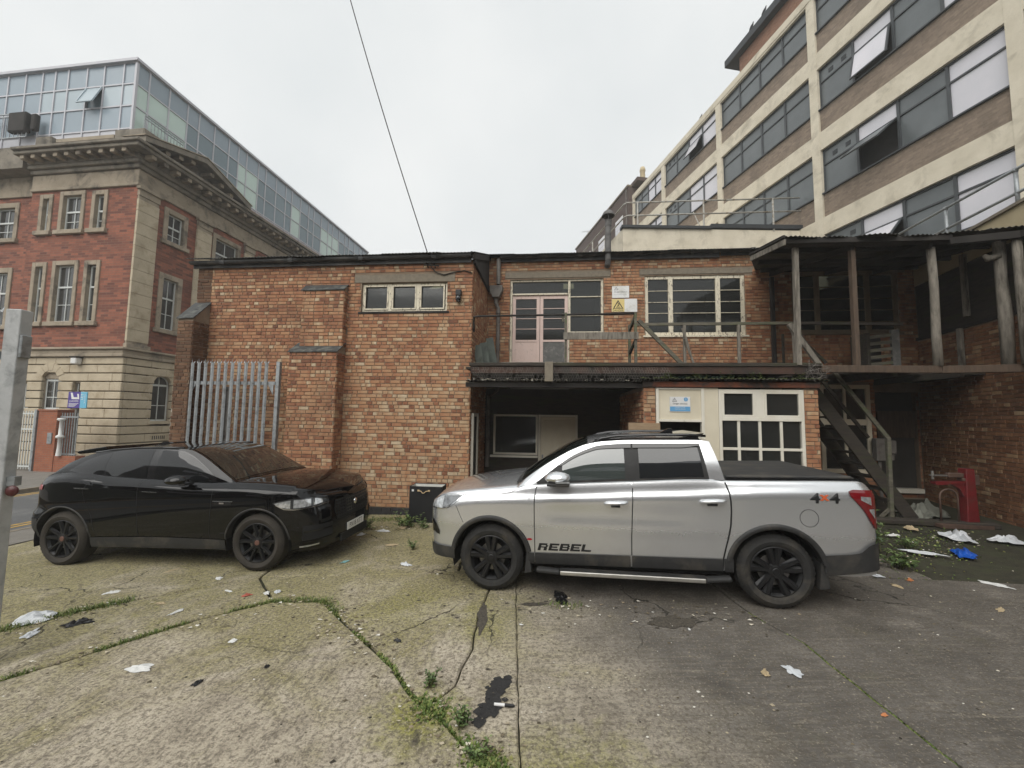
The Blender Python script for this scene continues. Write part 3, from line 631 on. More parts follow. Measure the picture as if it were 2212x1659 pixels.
# ================================================================== WALKWAY DECK, RAILINGS, CANOPY, STAIR
RO = (9.8148, 9.7875, 0.); RA = R_(-106.7)
def Rw(x, y, z=0): return (RO[0]+x*math.cos(RA)-y*math.sin(RA), RO[1]+x*math.sin(RA)+y*math.cos(RA), z)
def toM(P):
    dx = P[0]-MO[0]; dy = P[1]-MO[1]; c, s = math.cos(MA), math.sin(MA); return (dx*c+dy*s, -dx*s+dy*c, P[2] if len(P) > 2 else 0)
Dm = toM(Rw(3.2, -.05)); Cm = (8.6, -.7)
dk = thing('walkway_deck', 'first floor timber walkway on rusty beams along the workshop wall', 'walkway', Mw(0,0), MA)
def joint_quad(g, p0, p1, w, z0, z1):
    p0 = Vector((p0[0],p0[1],0)); p1 = Vector((p1[0],p1[1],0)); d = (p1-p0).normalized(); n = Vector((-d.y, d.x, 0))*w
    a, b, c, e = p0, p1, p1+n, p0+n
    i = len(g.v); g.v += [(q.x,q.y,z) for z in (z0,z1) for q in (a,b,c,e)]
    for q in ((3,2,1,0),(4,5,6,7),(0,1,5,4),(1,2,6,5),(2,3,7,6),(3,0,4,7)): g.f.append(tuple(i+k for k in q)); g.a.append(0); g.m.append(0)
g = G(); joint_quad(g, (.15,-.70), (6.57,-.70), .10, 2.89, 3.018); g.box(.15,6.57,-.73,-.58,2.882,2.896); g.build('steel_beam', MATS['rust_beam'], dk)
g = G(); joint_quad(g, (.12,-.74), (6.60,-.72), .16, 3.02, 3.085); g.build('edge_plank', MATS['dark_timber'], dk, bevel=.008)
g = G(); joint_quad(g, (6.60,-.74), Cm, .09, 2.915, 3.045); g.build('edge_beam', MATS['brown_timber'], dk, bevel=.006)
g = G(); joint_quad(g, (Cm[0]+.002,Cm[1]), (Dm[0]+.5,Dm[1]-.15), .09, 2.912, 3.042); g.build('edge_beam', MATS['brown_timber'], dk, bevel=.006)
for k in range(17):
    y0 = -.58+k*.158
    if y0 > 2.0: break
    g = G(); x1 = 10.5 if y0 > .2 else 8.7; g.box(.02, 6.6 if y0 < 1.0 else x1, y0, y0+.15, 2.985+random.uniform(-.004,.004), 3.02)
    if y0 < 1.0: g.box(7.5 if -.25 < y0 < .75 else 6.605, x1, y0, y0+.15, 2.985, 3.02)
    g.build('deck_plank', MATS['dark_timber'], dk)
for x in (.4,1.3,2.2,3.1,4.0,4.9,5.8,6.7,7.9,9.0): g = G(); g.box(x, x+.06, -.57, 2.05, 2.86, 2.975); g.build('joist', MATS['dark_timber'], dk)
g = G(); g.box(1.60, 1.76, -.80, -.735, 2.715, 3.095); g.build('bracket_post', MATS['concrete_lintel'], dk, bevel=.008)
g = G(); g.box(.75, 2.15, -.66, -.5, 3.086, 3.105); g.build('loose_board', MATS['grey_timber'], dk)
# low corrugated roof over the ground-floor recess, its edge full of leaf litter
rf = thing('lean_to_roof', 'sagging dark corrugated lean-to roof over the ground floor recess', 'roof', Mw(0,0), MA)
g = G(); corr(g, .03, 3.46, lambda y: 2.74+.03*(y+.6), -.66, 2.0, amp=.016, jag=.02, seed=9); g.build('roof_sheet', MATS['corrugated'], rf, smooth=True)
g = G(); g.box(.03, 3.45, -.60, -.50, 2.62, 2.71); g.build('edge_beam', MATS['soot_timber'], rf)
g = G()
for k in range(160):
    x = random.uniform(.05, 3.4) if random.random() < .4 else random.uniform(.05, 1.9); y = random.uniform(-.72, -.45); z = 2.745+random.uniform(0,.03); s_ = random.uniform(.012,.035)
    g.face([(x,y,z),(x+s_,y+random.uniform(-.01,.01),z+random.uniform(-.02,.03)),(x+s_*.8,y+s_,z+random.uniform(0,.02)),(x-.01,y+s_*.7,z+.008)])
surf('pale_litter', (.55,.52,.44), (.28,.25,.18), 30, .8); stuff(g.build('leaf_litter', MATS['pale_litter'], rf))
# wire netting hung on the beam
g = G(); hx = .055; rr = random.Random(5)
for i in range(int(6.5/(hx*1.5))):
    for j in range(5):
        cx_ = .2+i*hx*.866*1.0*1.0; cz = 2.76+j*hx*1.5*.62
        if cx_ > 6.75: continue
        cx_ += (j % 2)*hx*.433
        if cx_ > 4.3 or rr.random() < .85:
            q = [(cx_+math.sin(a)*hx*.5, -.765+.02*math.sin(cx_*4+j), cz+math.cos(a)*hx*.5) for a in (0, math.pi/3, 2*math.pi/3, math.pi)]
            for a, b in zip(q, q[1:]): g.bar(a, b, .004, .004)
for i in range(26):
    x = 6.45+rr.uniform(-.1,.2); z = 2.98+rr.uniform(-.15,.12); g.tube([(x,-.78,z),(x+rr.uniform(-.12,.12),-.80+rr.uniform(-.04,.02),z+rr.uniform(-.12,.1)),(x+rr.uniform(-.15,.15),-.78,z+rr.uniform(-.15,.1))], .0022, 4)
surf('wire', (.30,.28,.25), (.2,.18,.16), 20, .7, .2); nw = g.build('wire_netting', MATS['wire'], dk); stuff(nw)
# railings
def post(parent, x, y, z0, z1, w=.055, mat='rail_timber', dx=0., dy=0., name='post'):
    g = G(); g.bar((x,y,z0), (x+dx,y+dy,z1), w, w*.9, (1,0,0)); return g.build(name, MATS[mat], parent, bevel=.004)
ra = thing('railing', 'short guard rail with black pipe and one grey plank before the pink doors', 'railing', Mw(0,0), MA)
g = G(); g.tube([(.05,.05,3.86),(.05,-.0,4.06),(.08,-.12,4.15),(.2,-.15,4.155),(3.45,-.15,4.175)], .022, 8); g.build('pipe_rail', MATS['soot_timber'], ra, smooth=True)
post(ra, 2.02, -.15, 3.02, 4.21, .055); post(ra, 3.43, -.15, 3.02, 4.20, .06); post(ra, 3.40, .35, 3.02, 4.05, .06); post(ra, 1.96,-.12,4.02,4.2,.05)
g = G(); g.box(1.97, 3.48, -.205, -.18, 3.635, 3.785); g.build('plank', MATS['grey_timber'], ra, bevel=.004)
g = G(); g.bar((3.43,-.12,4.12), (3.40,.38,3.93), .05, .07); g.build('brace', MATS['rail_timber'], ra); g = G(); g.bar((3.43,-.12,3.62), (3.40,.36,3.42), .045, .06); g.build('brace', MATS['dark_timber'], ra)
rb = thing('railing', 'long low weathered timber rail below the cream window', 'railing', Mw(0,0), MA)
g = G(); g.bar((3.6,.5,4.095), (6.86,.5,4.10), .05, .06); g.build('rail', MATS['rail_timber'], rb); g = G(); g.bar((6.88,.5,4.10), (8.95,.5,4.06), .05, .055); g.build('rail', MATS['dark_timber'], rb)
for x in (4.594, 5.716, 6.832): post(rb, x, .5, 3.02, 4.07, .06, 'grey_timber')
g = G(); g.bar((3.50,-.1,4.05), (4.42,-.1,3.06), .05, .075); g.build('brace', MATS['rail_timber'], rb)
g = G(); g.tube([(4.53,.42,3.99),(4.60,.42,3.75),(4.66,.42,3.5),(4.80,.42,3.06)], [.028,.032,.027,.022], 7); tag(g.build('leaning_branch', MATS['grey_timber']), 'crooked grey stick leaning against the walkway rail', 'stick').location = Mw(0,0); bpy.context.view_layer.update()
o = bpy.data.objects['leaning_branch']; o.rotation_euler = (0,0,MA)
g = G(); g.bar((6.30,-.30,3.90), (6.84,-.30,3.06), .06, .09); o = tag(g.build('leaning_plank', MATS['grey_timber'], bevel=.004), 'pale plank leaning against the first canopy post', 'plank'); o.location = Mw(0,0); o.rotation_euler = (0,0,MA)
g = G(); g.bar((6.42,-.22,3.88), (6.92,-.22,3.06), .05, .06); o = tag(g.build('leaning_plank', MATS['dark_timber'], bevel=.004), 'dark plank leaning just behind the pale plank on the walkway', 'plank'); o.location = Mw(0,0); o.rotation_euler = (0,0,MA)
# canopy over the right-hand end of the walkway
cn = thing('canopy', 'dark corrugated canopy on grey timber posts at the end of the walkway', 'canopy', Mw(0,0), MA)
zc_ = lambda y: 5.375+.15*(y+.9)
def canopy_pt(u, v):
    x = 5.86+(10.6-5.86)*u
    yf = -.95 if x < 8.7 else -.95+(Dm[1]-.15+.95)*((x-8.7)/(10.6-8.7))*1.25
    yb = .25+min(1.85, (x-5.86)*1.85)          # the sheet is cut back at its left end
    y = yf+(yb-yf)*v; k = int((x-5.86)/.66)
    return (x, y+(.06*math.sin(k*2.3)+.025*math.sin(x*9) if v == 0 else 0), zc_(y)+.012*math.sin(2*math.pi*x/.076)+.012*math.sin(k*1.7)-.05*math.sin(math.pi*min(1,max(0,(x-5.86)/3.0)))*(1-v)*.5)
g = G(); g.grid(canopy_pt, 380, 4); g.build('roof_sheet', MATS['corrugated'], cn, smooth=True)
g = G(); g.bar((5.9,-.85,5.315), (8.75,-.85,5.30), .07, .09); g.build('front_beam', MATS['soot_timber'], cn)
g = G(); g.bar((8.72,-.85,5.24), (Dm[0]+.35,Dm[1]-.28,5.22), .07, .12); g.build('end_beam', MATS['soot_timber'], cn)
g = G(); g.bar((5.90,-1.0,5.24), (5.90,.25,5.43), .03, .10); g.build('barge_board', MATS['grey_timber'], cn); g = G(); g.bar((5.89,-1.0,5.345), (5.89,.27,5.535), .04, .05); g.build('barge_board', MATS['soot_timber'], cn)
for y, xa in ((-.1,5.9),(.9,6.35),(1.8,6.85)): g = G(); g.bar((xa,y,zc_(y)-.06), (10.4,y,zc_(y)-.06), .06, .09); g.build('purlin', MATS['soot_timber'], cn)
for x in (7.2,8.5,9.6): g = G(); g.bar((x,-.75 if x < 9 else -1.2,5.22), (x,2.05,5.70), .05, .10); g.build('rafter', MATS['soot_timber'], cn)
post(cn, 6.215, -.70, 3.045, 5.25, .088, 'grey_timber', .02); post(cn, 7.215, -.68, 3.045, 5.22, .09, 'brown_timber', .01)
g = G(); g.tube([(8.575,-.66,3.045),(8.57,-.66,3.6),(8.59,-.66,4.4),(8.575,-.66,5.2)], [.072,.066,.062,.064], 10); g.build('post', MATS['grey_timber'], cn, smooth=True)
for (rx, ry, w) in ((3.02,-.36,.085),(3.28,-.30,.066)):
    P = toM(Rw(rx, ry)); g = G(); g.tube([(P[0],P[1],3.045),(P[0]+.01,P[1],3.9),(P[0]-.01,P[1],4.6),(P[0],P[1],5.25)], [w*1.05,w*1.1,w*.9,w], 10); g.build('post', MATS['grey_timber'], cn, smooth=True)
P = toM(Rw(3.02,-.36)); g = G(); g.tube([(P[0]-.05,P[1]-.04,4.98),(P[0]-.22,P[1]-.02,4.94),(P[0]-.26,P[1],5.02)], [.05,.06,.03], 8); g.build('knot_stub', MATS['grey_timber'], cn, smooth=True)
P = toM(Rw(1.72,-.07)); post(cn, P[0], P[1], 4.2, 5.5, .085, 'grey_timber'); P = toM(Rw(1.5,-.07)); post(cn, P[0], P[1], 3.045, 4.0, .085, 'grey_timber')
post(cn, 7.19, 1.98, 3.045, 5.6, .09, 'soot_timber'); post(cn, 7.36, 1.9, 3.045, 4.15, .05, 'dark_timber')
g = G(); g.bar((7.4,1.5,4.1), (7.95,1.3,3.35), .05, .06); g.build('brace', MATS['dark_timber'], cn)
# slatted crate and dark debris on the deck
cr = thing('slatted_crate', 'dark slatted timber crate standing on the walkway under the canopy', 'crate', Mw(8.62,.95,3.02), MA)
g = G(); g.box(-.04,.02,0,.5,0,.95); g.build('side_board', MATS['dark_timber'], cr); g = G(); g.box(.46,.62,0,.05,0,1.02); g.build('side_board', MATS['grey_panel'], cr)
for k in range(6): g = G(); g.bar((-.02,.02,.10+k*.15), (.5,.02,.16+k*.15), .03, .07); g.build('slat', MATS['rail_timber'], cr)
g = G(); g.box(.0,.46,.3,.34,0,.9); g.build('back_board', MATS['soot_timber'], cr)
# green sheets leaning in the corner by the drain pipe
surf('green_sheet', (.115,.135,.115), (.075,.09,.078), 5, .7, stain=(.05,.06,.045), stscale=4)
for k, (x, dx, h, lab) in enumerate(((.16,-.10,.62,'lowest grey-green sheet leaning in the corner beside the drain pipe'),(.27,-.12,.72,'middle grey-green sheet leaning in the corner beside the drain pipe'),(.42,-.17,.88,'tallest grey-green sheet leaning in the corner beside the drain pipe'))):
    g = G(); g.bar((x,.35+k*.25,0), (x+dx,.45+k*.25,h), .17, .02, (0,1,0)); o = tag(g.build('leaning_sheet', MATS['green_sheet']), lab, 'sheet', 'sheets leaning in the deck corner'); o.location = Mw(.0,0,3.02); o.rotation_euler = (0,0,MA)
# stair
stn = thing('timber_stair', 'steep dark timber stair running down from the walkway behind the pickup', 'stair', Mw(0,0), MA)
S0 = Vector((6.62,.0,3.0)); S1 = Vector((8.42,.0,.24)); sd_ = S1-S0
for y in (.02,.72): g = G(); g.bar((S0.x,y,S0.z), (S1.x+.12,y,S1.z-.05), .05, .23); g.build('stringer', MATS['dark_timber'], stn, bevel=.005)
for k in range(1, 12):
    c = S0+sd_*(k/12); g = G(); g.box(c.x-.10, c.x+.12, .045, .695, c.z+.02, c.z+.055); g.build('tread', MATS['dark_timber'], stn)
g = G(); g.bar((8.13,-.03,.17), (8.15,-.03,1.74), .07, .07, (1,0,0)); g.build('newel_post', MATS['rail_timber'], stn, bevel=.006)
g = G(); g.bar((8.17,-.03,1.70), (7.20,-.03,3.06), .045, .075); g.build('handrail', MATS['rail_timber'], stn, bevel=.005); g = G(); g.bar((8.35,.74,1.70), (7.4,.74,3.03), .045, .06); g.build('handrail', MATS['dark_timber'], stn)
g = G(); g.bar((7.95,-.02,.24), (8.14,-.02,.42), .04, .05); g.build('brace', MATS['rail_timber'], stn)

# ================================================================== RIGHT-HAND WING
rw = thing('brick_wing', 'dark weathered brick wing with cream parapet on the right edge', 'building', RO, RA)
brickmat('brick_dim', [(0., (.10,.045,.025)), (.3, (.20,.085,.04)), (.6, (.30,.15,.075)), (.85, (.42,.27,.15)), (1., (.50,.36,.22))], .4)
g = G(); g.box(-.6, 9, 0, .35, -.3, 4.0); g.build('wall', MATS['mortar'], rw)
g = G(); lay(g, (0,0,0), (1,0,0), (0,-1,0), -.0, 4.6, .18, 3.98, [], lambda s, z: .45+.06*math.sin(s*2), 91, ph=.35); stuff(g.build('brickwork', MATS['brick_dim'], rw))
g = G(); g.box(-.6, 9, -.05, .35, 4.0, 4.06); g.build('ledge', MATS['soot_timber'], rw)
g = G(); g.box(-.3, 9, .03, .3, 4.06, 5.34); g.build('upper_wall', MATS['dark_timber'], rw)
surf('cream_render', (.50,.42,.27), (.42,.34,.21), 2.5, .9, bump_=.4, bs=40, stain=(.30,.24,.14), stscale=1.4, sthr=(.55,.75))
g = G(); g.box(-.3, 9, .0, .4, 5.34, 5.92); g.build('parapet', MATS['cream_render'], rw); g = G(); g.box(-.3, 9, -.05, .45, 5.92, 5.975); g.build('coping', MATS['concrete_lintel'], rw)
g = G(); g.box(-.3, 9, .4, 3.5, 5.5, 5.6); g.build('roof', MATS['grey_panel'], rw)
rr_ = thing('roof_railing', 'galvanised two bar roof railing above the cream parapet on the right', 'railing', RO, RA)
g = G(); g.tube([(-1.6,.3,7.14),(4.5,.3,6.62)], .03, 8); g.build('rail', MATS['galv'], rr_, smooth=True); g = G(); g.tube([(-.3,.3,6.53),(4.5,.3,6.2)], .03, 8); g.build('rail', MATS['galv'], rr_, smooth=True)
for x, z in ((.74,6.95),(2.52,6.79)): g = G(); g.tube([(x,.3,5.975),(x,.3,z)], .032, 8); g.tube([(x,.3,z-.05),(x,.3,z+.02)], .042, 8); g.build('post', MATS['galv'], rr_, smooth=True)

# ================================================================== CONCRETE FRAMED BLOCK ON THE RIGHT
BO = (12.939, 16.5, 0.); BA = R_(-80.07)
fb = thing('office_block', 'tall cream concrete framed block with grey window panels on the right', 'building', BO, BA)
surf('cream_concrete', (.68,.62,.50), (.56,.505,.395), 1.6, .9, bump_=.6, bs=18, stain=(.36,.32,.245), stscale=1.1, sthr=(.52,.74))
def walling(name, c1, c2, mort, sc_=1., bump_s=.5, sx=.225, sz=.075, stain=None):
    m, t, b = newmat(name); co = coords(t); sp = N(t, 'ShaderNodeSeparateXYZ'); L(t, co, sp.inputs[0])
    cb = N(t, 'ShaderNodeCombineXYZ'); L(t, math_n(t, 'ADD', sp.outputs[0], sp.outputs[1]), cb.inputs[0]); L(t, sp.outputs[2], cb.inputs[1])
    bt = N(t, 'ShaderNodeTexBrick'); L(t, cb.outputs[0], bt.inputs['Vector'])
    bt.inputs['Scale'].default_value = 1.; bt.inputs['Brick Width'].default_value = sx; bt.inputs['Row Height'].default_value = sz; bt.inputs['Mortar Size'].default_value = .008
    bt.inputs['Color1'].default_value = (*c1, 1); bt.inputs['Color2'].default_value = (*c2, 1); bt.inputs['Mortar'].default_value = (*mort, 1); bt.inputs['Bias'].default_value = -.1
    n1 = noise_n(t, co, 5., 5, .7); c = mixc(t, mrange(t, n1, .35, .75, 0., .45), bt.outputs['Color'], tuple(x*.45 for x in c1))
    n2 = noise_n(t, co, .7, 5, .7)
    if stain: c = mixc(t, mrange(t, n2, .5, .7, 0., .6), c, stain)
    L(t, c, b.inputs['Base Color']); b.inputs['Roughness'].default_value = .9; bump(t, b, math_n(t, 'SUBTRACT', math_n(t, 'MULTIPLY', n1, .3), bt.outputs['Fac']), bump_s, .012)
    MATS[name] = m
walling('brown_brick', (.29,.225,.17), (.19,.145,.108), (.25,.20,.155), stain=(.12,.095,.075))
walling('dark_brick', (.10,.066,.054), (.075,.05,.042), (.10,.08,.068))
walling('orange_brick', (.30,.15,.09), (.22,.10,.06), (.26,.20,.15))
surf('window_frame', (.055,.062,.066), (.045,.05,.054), 3, .5)
surf('grey_infill', (.135,.15,.155), (.10,.112,.117), 1.2, .28, spec=.6)
surf('bright_glass', (.66,.64,.68), (.56,.56,.60), .8, .15, spec=.8)  # pale base colour stands for reflected sky and curtains
surf('black_fascia', (.03,.034,.038), (.02,.023,.026), 2, .6)
cols = [(-16.9,-16.6),(-12.34,-11.92),(-6.33,-5.93),(-.28,.10),(5.82,6.2),(11.9,12.3)]
for a, b in cols: g = G(); g.box(a, b, -.06, .5, -.3, 20.45); g.build('column', MATS['cream_concrete'], fb)
bands = [(9.76,10.49),(13.43,14.21),(17.06,17.80),(20.35,20.78),(6.0,6.9)]
for z0, z1 in bands:
    for (a0, a1), (b0, b1) in zip(cols, cols[1:]): g = G(); g.box(a1+.001, b0-.001, -.05, .4, z0, z1); g.build('concrete_band', MATS['cream_concrete'], fb)
g = G(); g.box(-16.9, 12.3, -.08, .5, 20.45, 20.80); g.build('parapet', MATS['cream_concrete'], fb)
rows = [(7.9,9.76,6.9),(11.54,13.43,10.49),(15.23,17.06,14.21),(18.75,20.35,17.80)]
cfg = {0: ['gwgw','gogw','gogw','gggw'], 1: ['gggg']*4, 2: ['ggww','ggww','ggww','ggow'], 3: ['ggww','gwww','gwww','ggww'], 4: ['gwgw']*4}
bays = [(.10,5.82),(-5.93,-.28),(-11.92,-6.33),(-16.6,-12.34),(6.2,11.9)]
def awning(parent, x0, x1, z0, z1, y, ang, mat):
    """top-hung casement swung outwards"""
    def P(x, t, d=0.): return (x, y-t*math.sin(ang)-d*math.cos(ang), z1-t*math.cos(ang)+d*math.sin(ang))
    g = G(); h = z1-z0; w = .06
    for a, b, c, d in ((x0,x0+w,0,h),(x1-w,x1,0,h),(x0+w,x1-w,0,w),(x0+w,x1-w,h-w,h)):
        i = len(g.v); g.v += [P(a,c),P(b,c),P(b,d),P(a,d),P(a,c,.05),P(b,c,.05),P(b,d,.05),P(a,d,.05)]
        for q in ((0,1,2,3),(7,6,5,4),(0,4,5,1),(1,5,6,2),(2,6,7,3),(3,7,4,0)): g.f.append(tuple(i+k for k in q)); g.a.append(0); g.m.append(0)
    o = g.build('open_casement', MATS['window_frame'], parent); g = G()
    g.face([P(x0+w,w,.02),P(x1-w,w,.02),P(x1-w,h-w,.02),P(x0+w,h-w,.02)]); g.face([P(x0+w,h-w,.03),P(x1-w,h-w,.03),P(x1-w,w,.03),P(x0+w,w,.03)])
    g.build('pane', MATS[mat], o)
for bi, (xa, xb) in enumerate(bays):
    for ri, (zs_, zh, sb) in enumerate(rows):
        if bi == 4 and ri > 2: continue
        g = G(); g.box(xa, xb, .02, .3, sb, zs_-.05); g.build('spandrel', MATS['brown_brick'], fb)
        g = G(); g.box(xa, xb, -.07, .2, zs_-.05, zs_); g.build('sill', MATS['window_frame'], fb)
        n = 4; w = (xb-xa)/n; y = .06; g = G()
        zt = zs_+(zh-zs_)*.66
        for k in range(n+1):
            xm = xa+k*w; g.box(max(xa, xm-.045), min(xb, xm+.045), y, y+.1, zs_, zh)
        for k in range(n):
            x0 = xa+k*w+.045; x1 = xa+(k+1)*w-.045
            g.box(x0, x1, y+.002, y+.1, zs_, zs_+.06); g.box(x0, x1, y+.002, y+.1, zh-.07, zh); g.box(x0, x1, y+.004, y+.1, zt-.03, zt+.03)
        wn = g.build('window', MATS['window_frame'], fb)
        for k in range(n):
            x0 = xa+k*w+.045; x1 = xa+(k+1)*w-.045; ty = cfg[bi][ri][k]; mt = 'grey_infill' if ty == 'g' else 'bright_glass'
            g = G(); g.box(x0, x1, y+.05, y+.06, zt+.03, zh-.07); g.build('pane', MATS[mt], wn)
            if ty == 'o' or (ty == 'w' and bi == 0 and ri == 0 and k == 1):
                g = G(); g.box(x0, x1, y+.5, y+.55, zs_, zt); g.build('dark_room', MATS['interior_dark'], wn)
                awning(wn, x0, x1, zs_+.05, zt-.03, y-.005, R_({1:48,2:12,0:40,3:25}[ri]), 'grey_infill' if ri == 1 else 'bright_glass')
            else:
                g = G(); g.box(x0, x1, y+.05, y+.06, zs_+.06, zt-.03); g.build('pane', MATS[mt], wn)
            if ty == 'g' and k == 0 and bi in (0, 2):
                for q in (.35, .9):
                    g = G(); g.box(x0+q, x0+q+.2, y+.035, y+.049, zt+.18, zt+.36); g.build('vent', MATS['black_fascia'], wn)
g = G(); g.box(-16.6, 12, .35, .5, -.3, 20.4); g.build('inner_wall', MATS['interior_dark'], fb)
g = G(); g.box(-16.9, 12.3, .5, 12, -.3, 20.3); g.build('core', MATS['brown_brick'], fb)
g = G(); g.box(-4.75, 12, .32, 9, 20.8, 22.3); g.build('plant_room', MATS['orange_brick'], fb); g = G(); g.box(-5.5, 12.4, -.02, 9.4, 22.15, 22.55); g.build('roof_fascia', MATS['black_fascia'], fb)
# pigeons along the roof edge
surf('pigeon', (.12,.12,.13), (.06,.06,.065), 20, .7)
def Bw(x, y, z): return (BO[0]+x*math.cos(BA)-y*math.sin(BA), BO[1]+x*math.sin(BA)+y*math.cos(BA), z)
for k, (x, z) in enumerate(((-2.65,22.6),(-3.5,22.6),(-7.85,20.8))):
    g = G(); g.tube([(-.17,0,.06),(-.1,0,.09),(0,0,.13),(.08,0,.17),(.11,0,.23),(.13,0,.26),(.17,0,.255)], [.012,.04,.065,.055,.03,.03,.008], 8); g.bar((.02,.02,0), (.02,.02,.1), .012, .012); g.bar((.02,-.02,0), (.02,-.02,.1), .012, .012)
    o = tag(g.build('pigeon', MATS['pigeon'], smooth=True), ('pigeon on the black fascia, nearest the top of the picture', 'pigeon on the black fascia, lower down the roof edge', 'pigeon alone on the cream parapet of the tall block')[k], 'pigeon', 'pigeons on the roof edge'); o.location = Bw(x, .05, z); o.rotation_euler = (0,0,BA)
# dark brick range beyond, with chimney
db = thing('brick_range', 'dark brick building with a pale chimney pot beyond the concrete block', 'building', Bw(-16.9,-.4,0), BA)
g = G(); g.box(-13.5, -.02, 0, 10, -.3, 21.6); g.build('wall', MATS['dark_brick'], db); g = G(); g.box(-13.6, 0, -.1, 10, 21.6, 21.75); g.build('coping', MATS['concrete_lintel'], db)
for x in (-2.6,-6.6,-10.4):
    for z in (17.6, 13.8):
        g = G(); g.box(x, x+1.5, -.03, .1, z, z+2.0); w = g.build('window', MATS['white_plain'], db)
        for i in range(2):
            for j in range(2): g = G(); g.box(x+.08+i*.7, x+.72+i*.7, -.05, .0, z+.08+j*.95, z+.92+j*.95); g.build('pane', MATS['bright_glass'], w)
g = G(); g.box(-.3, 1.0, .3, 1.6, 21.6, 21.9); c = g.build('chimney', MATS['dark_brick'], db); g = G(); g.lathe([(.22,21.9),(.2,22.5),(.24,22.55),(.24,22.65),(.17,22.9),(.0,22.9)], 14, Matrix.Translation((.75,.9,0))); g.build('chimney_pot', MATS['cream_render'], c, smooth=True)
g = G(); g.tube([(-.35,-.05,21.5),(-.35,-.05,10)], .05, 8); g.build('drain_pipe', MATS['cast_iron_grey'], db)
g = G(); P0 = Vector((0,0,0)); g.tube([(0,0,0),(0,0,1.7)], .02, 6); g.tube([(-.7,0,1.6),(.7,0,1.75)], .015, 5)
for k in range(7): g.tube([(-.6+k*.2,-.25,1.61+k*.021),(-.6+k*.2,.25,1.61+k*.021)], .01, 4)
o = tag(g.build('tv_aerial', MATS['cast_iron_grey']), 'thin television aerial on the far dark brick roof', 'aerial'); o.location = Bw(-29.2, .6, 21.7)
# low rendered block behind the workshop roof with its guard rail
pb = thing('rendered_block', 'low cream rendered block with guard rail rising behind the workshop roof', 'building', (4.84, 17.5, 0), 0)
g = G(); g.prism([(0,0),(8.3,0),(7.0,12),(-1.8,12)], 'z', -.3, 10.44); g.build('wall', MATS['cream_concrete'], pb)
g = G(); g.prism([(-.08,-.1),(3.9,-.1),(3.9,.25),(-.08,.25)], 'z', 10.44, 10.56); g.build('coping', MATS['black_fascia'], pb)
g = G(); g.prism([(3.9,-.06),(8.1,-.06),(8.1,.3),(3.9,.3)], 'z', 10.50, 10.68); g.build('coping', MATS['black_fascia'], pb)
gr = thing('guard_rail', 'pale flaking two bar guard rail on the rendered block', 'railing', (4.84, 17.5, 10.5), 0)
g = G(); g.tube([(-1.9,12,1.1),(.08,.12,1.1),(.2,.0,1.12),(7.9,.0,1.46)], .035, 8); g.build('rail', MATS['galv_rail'], gr, smooth=True); g = G(); g.tube([(-1.9,12,.5),(.08,.12,.5),(.2,.0,.52),(8.2,.0,.86)], .035, 8); g.build('rail', MATS['galv_rail'], gr, smooth=True)
for x, h in ((.65,1.13),(3.6,1.26),(6.7,1.4)): g = G(); g.tube([(x,0,-.1),(x,0,h)], .04, 8); g.build('post', MATS['galv_rail'], gr)
g = G(); g.tube([(3.45,.0,.0),(3.55,.9,1.2)], .025, 6); g.build('brace', MATS['galv_rail'], gr)
for y in (4.,8.): g = G(); g.tube([(.1-y*.165,y,-.1),(.1-y*.165,y,1.1)], .04, 8); g.build('post', MATS['galv_rail'], gr)
# flue with cowl on the workshop
fl = thing('flue_pipe', 'grey metal flue with a conical cowl rising over the workshop eaves', 'flue', Mw(3.17,1.93,6.03), MA)
g = G(); g.tube([(0,.17,.0),(0,.05,.03),(0,0,.12),(0,0,.3),(.01,0,1.16)], .075, 16); g.tube([(0,0,.28),(0,0,.34)], .088, 16); g.tube([(.01,0,1.0),(.01,0,1.16)], .085, 16); g.build('pipe', MATS['flue'], fl, smooth=False)
g = G(); g.lathe([(.165,1.27),(.17,1.285),(.12,1.38),(.05,1.43),(0,1.44)], 20, Matrix.Translation((.01,0,0))); g.lathe([(.165,1.27),(.0,1.30)], 20, Matrix.Translation((.01,0,0))); g.build('cowl', MATS['flue'], fl, smooth=True)
for a in range(3): g = G(); t = a*2.1+.4; g.tube([(.01+.08*math.cos(t),.08*math.sin(t),1.1),(.01+.10*math.cos(t),.10*math.sin(t),1.3)], .012, 5); g.build('strut', MATS['flue'], fl)

# ================================================================== RED BRICK AND STONE CORNER BUILDING ON THE LEFT
cb_ = thing('corner_building', 'red brick and stone corner building with pediment and glazed roof storey', 'building', (LBC[0],LBC[1],0), LBA)
walling('red_brick', (.33,.115,.068), (.09,.036,.028), (.20,.12,.085), sx=.34, sz=.10, stain=(.13,.05,.035))
surf('sandstone', (.52,.445,.325), (.41,.345,.245), 1.8, .92, bump_=.45, bs=22, stain=(.30,.235,.15), stscale=1.6, sthr=(.52,.74))
surf('dark_stone', (.25,.22,.175), (.16,.14,.112), 2.2, .92, bump_=.5, bs=16, stain=(.065,.058,.046), stscale=1.5, sthr=(.5,.7))
surf('stone_grey', (.36,.30,.225), (.27,.225,.165), 2.2, .92, bump_=.4, bs=16, stain=(.13,.11,.085), stscale=1.2)
surf('sash_white', (.60,.62,.60), (.52,.54,.52), 3, .5)
surf('dark_pane', (.045,.045,.042), (.03,.03,.028), 1, .06, spec=.9)
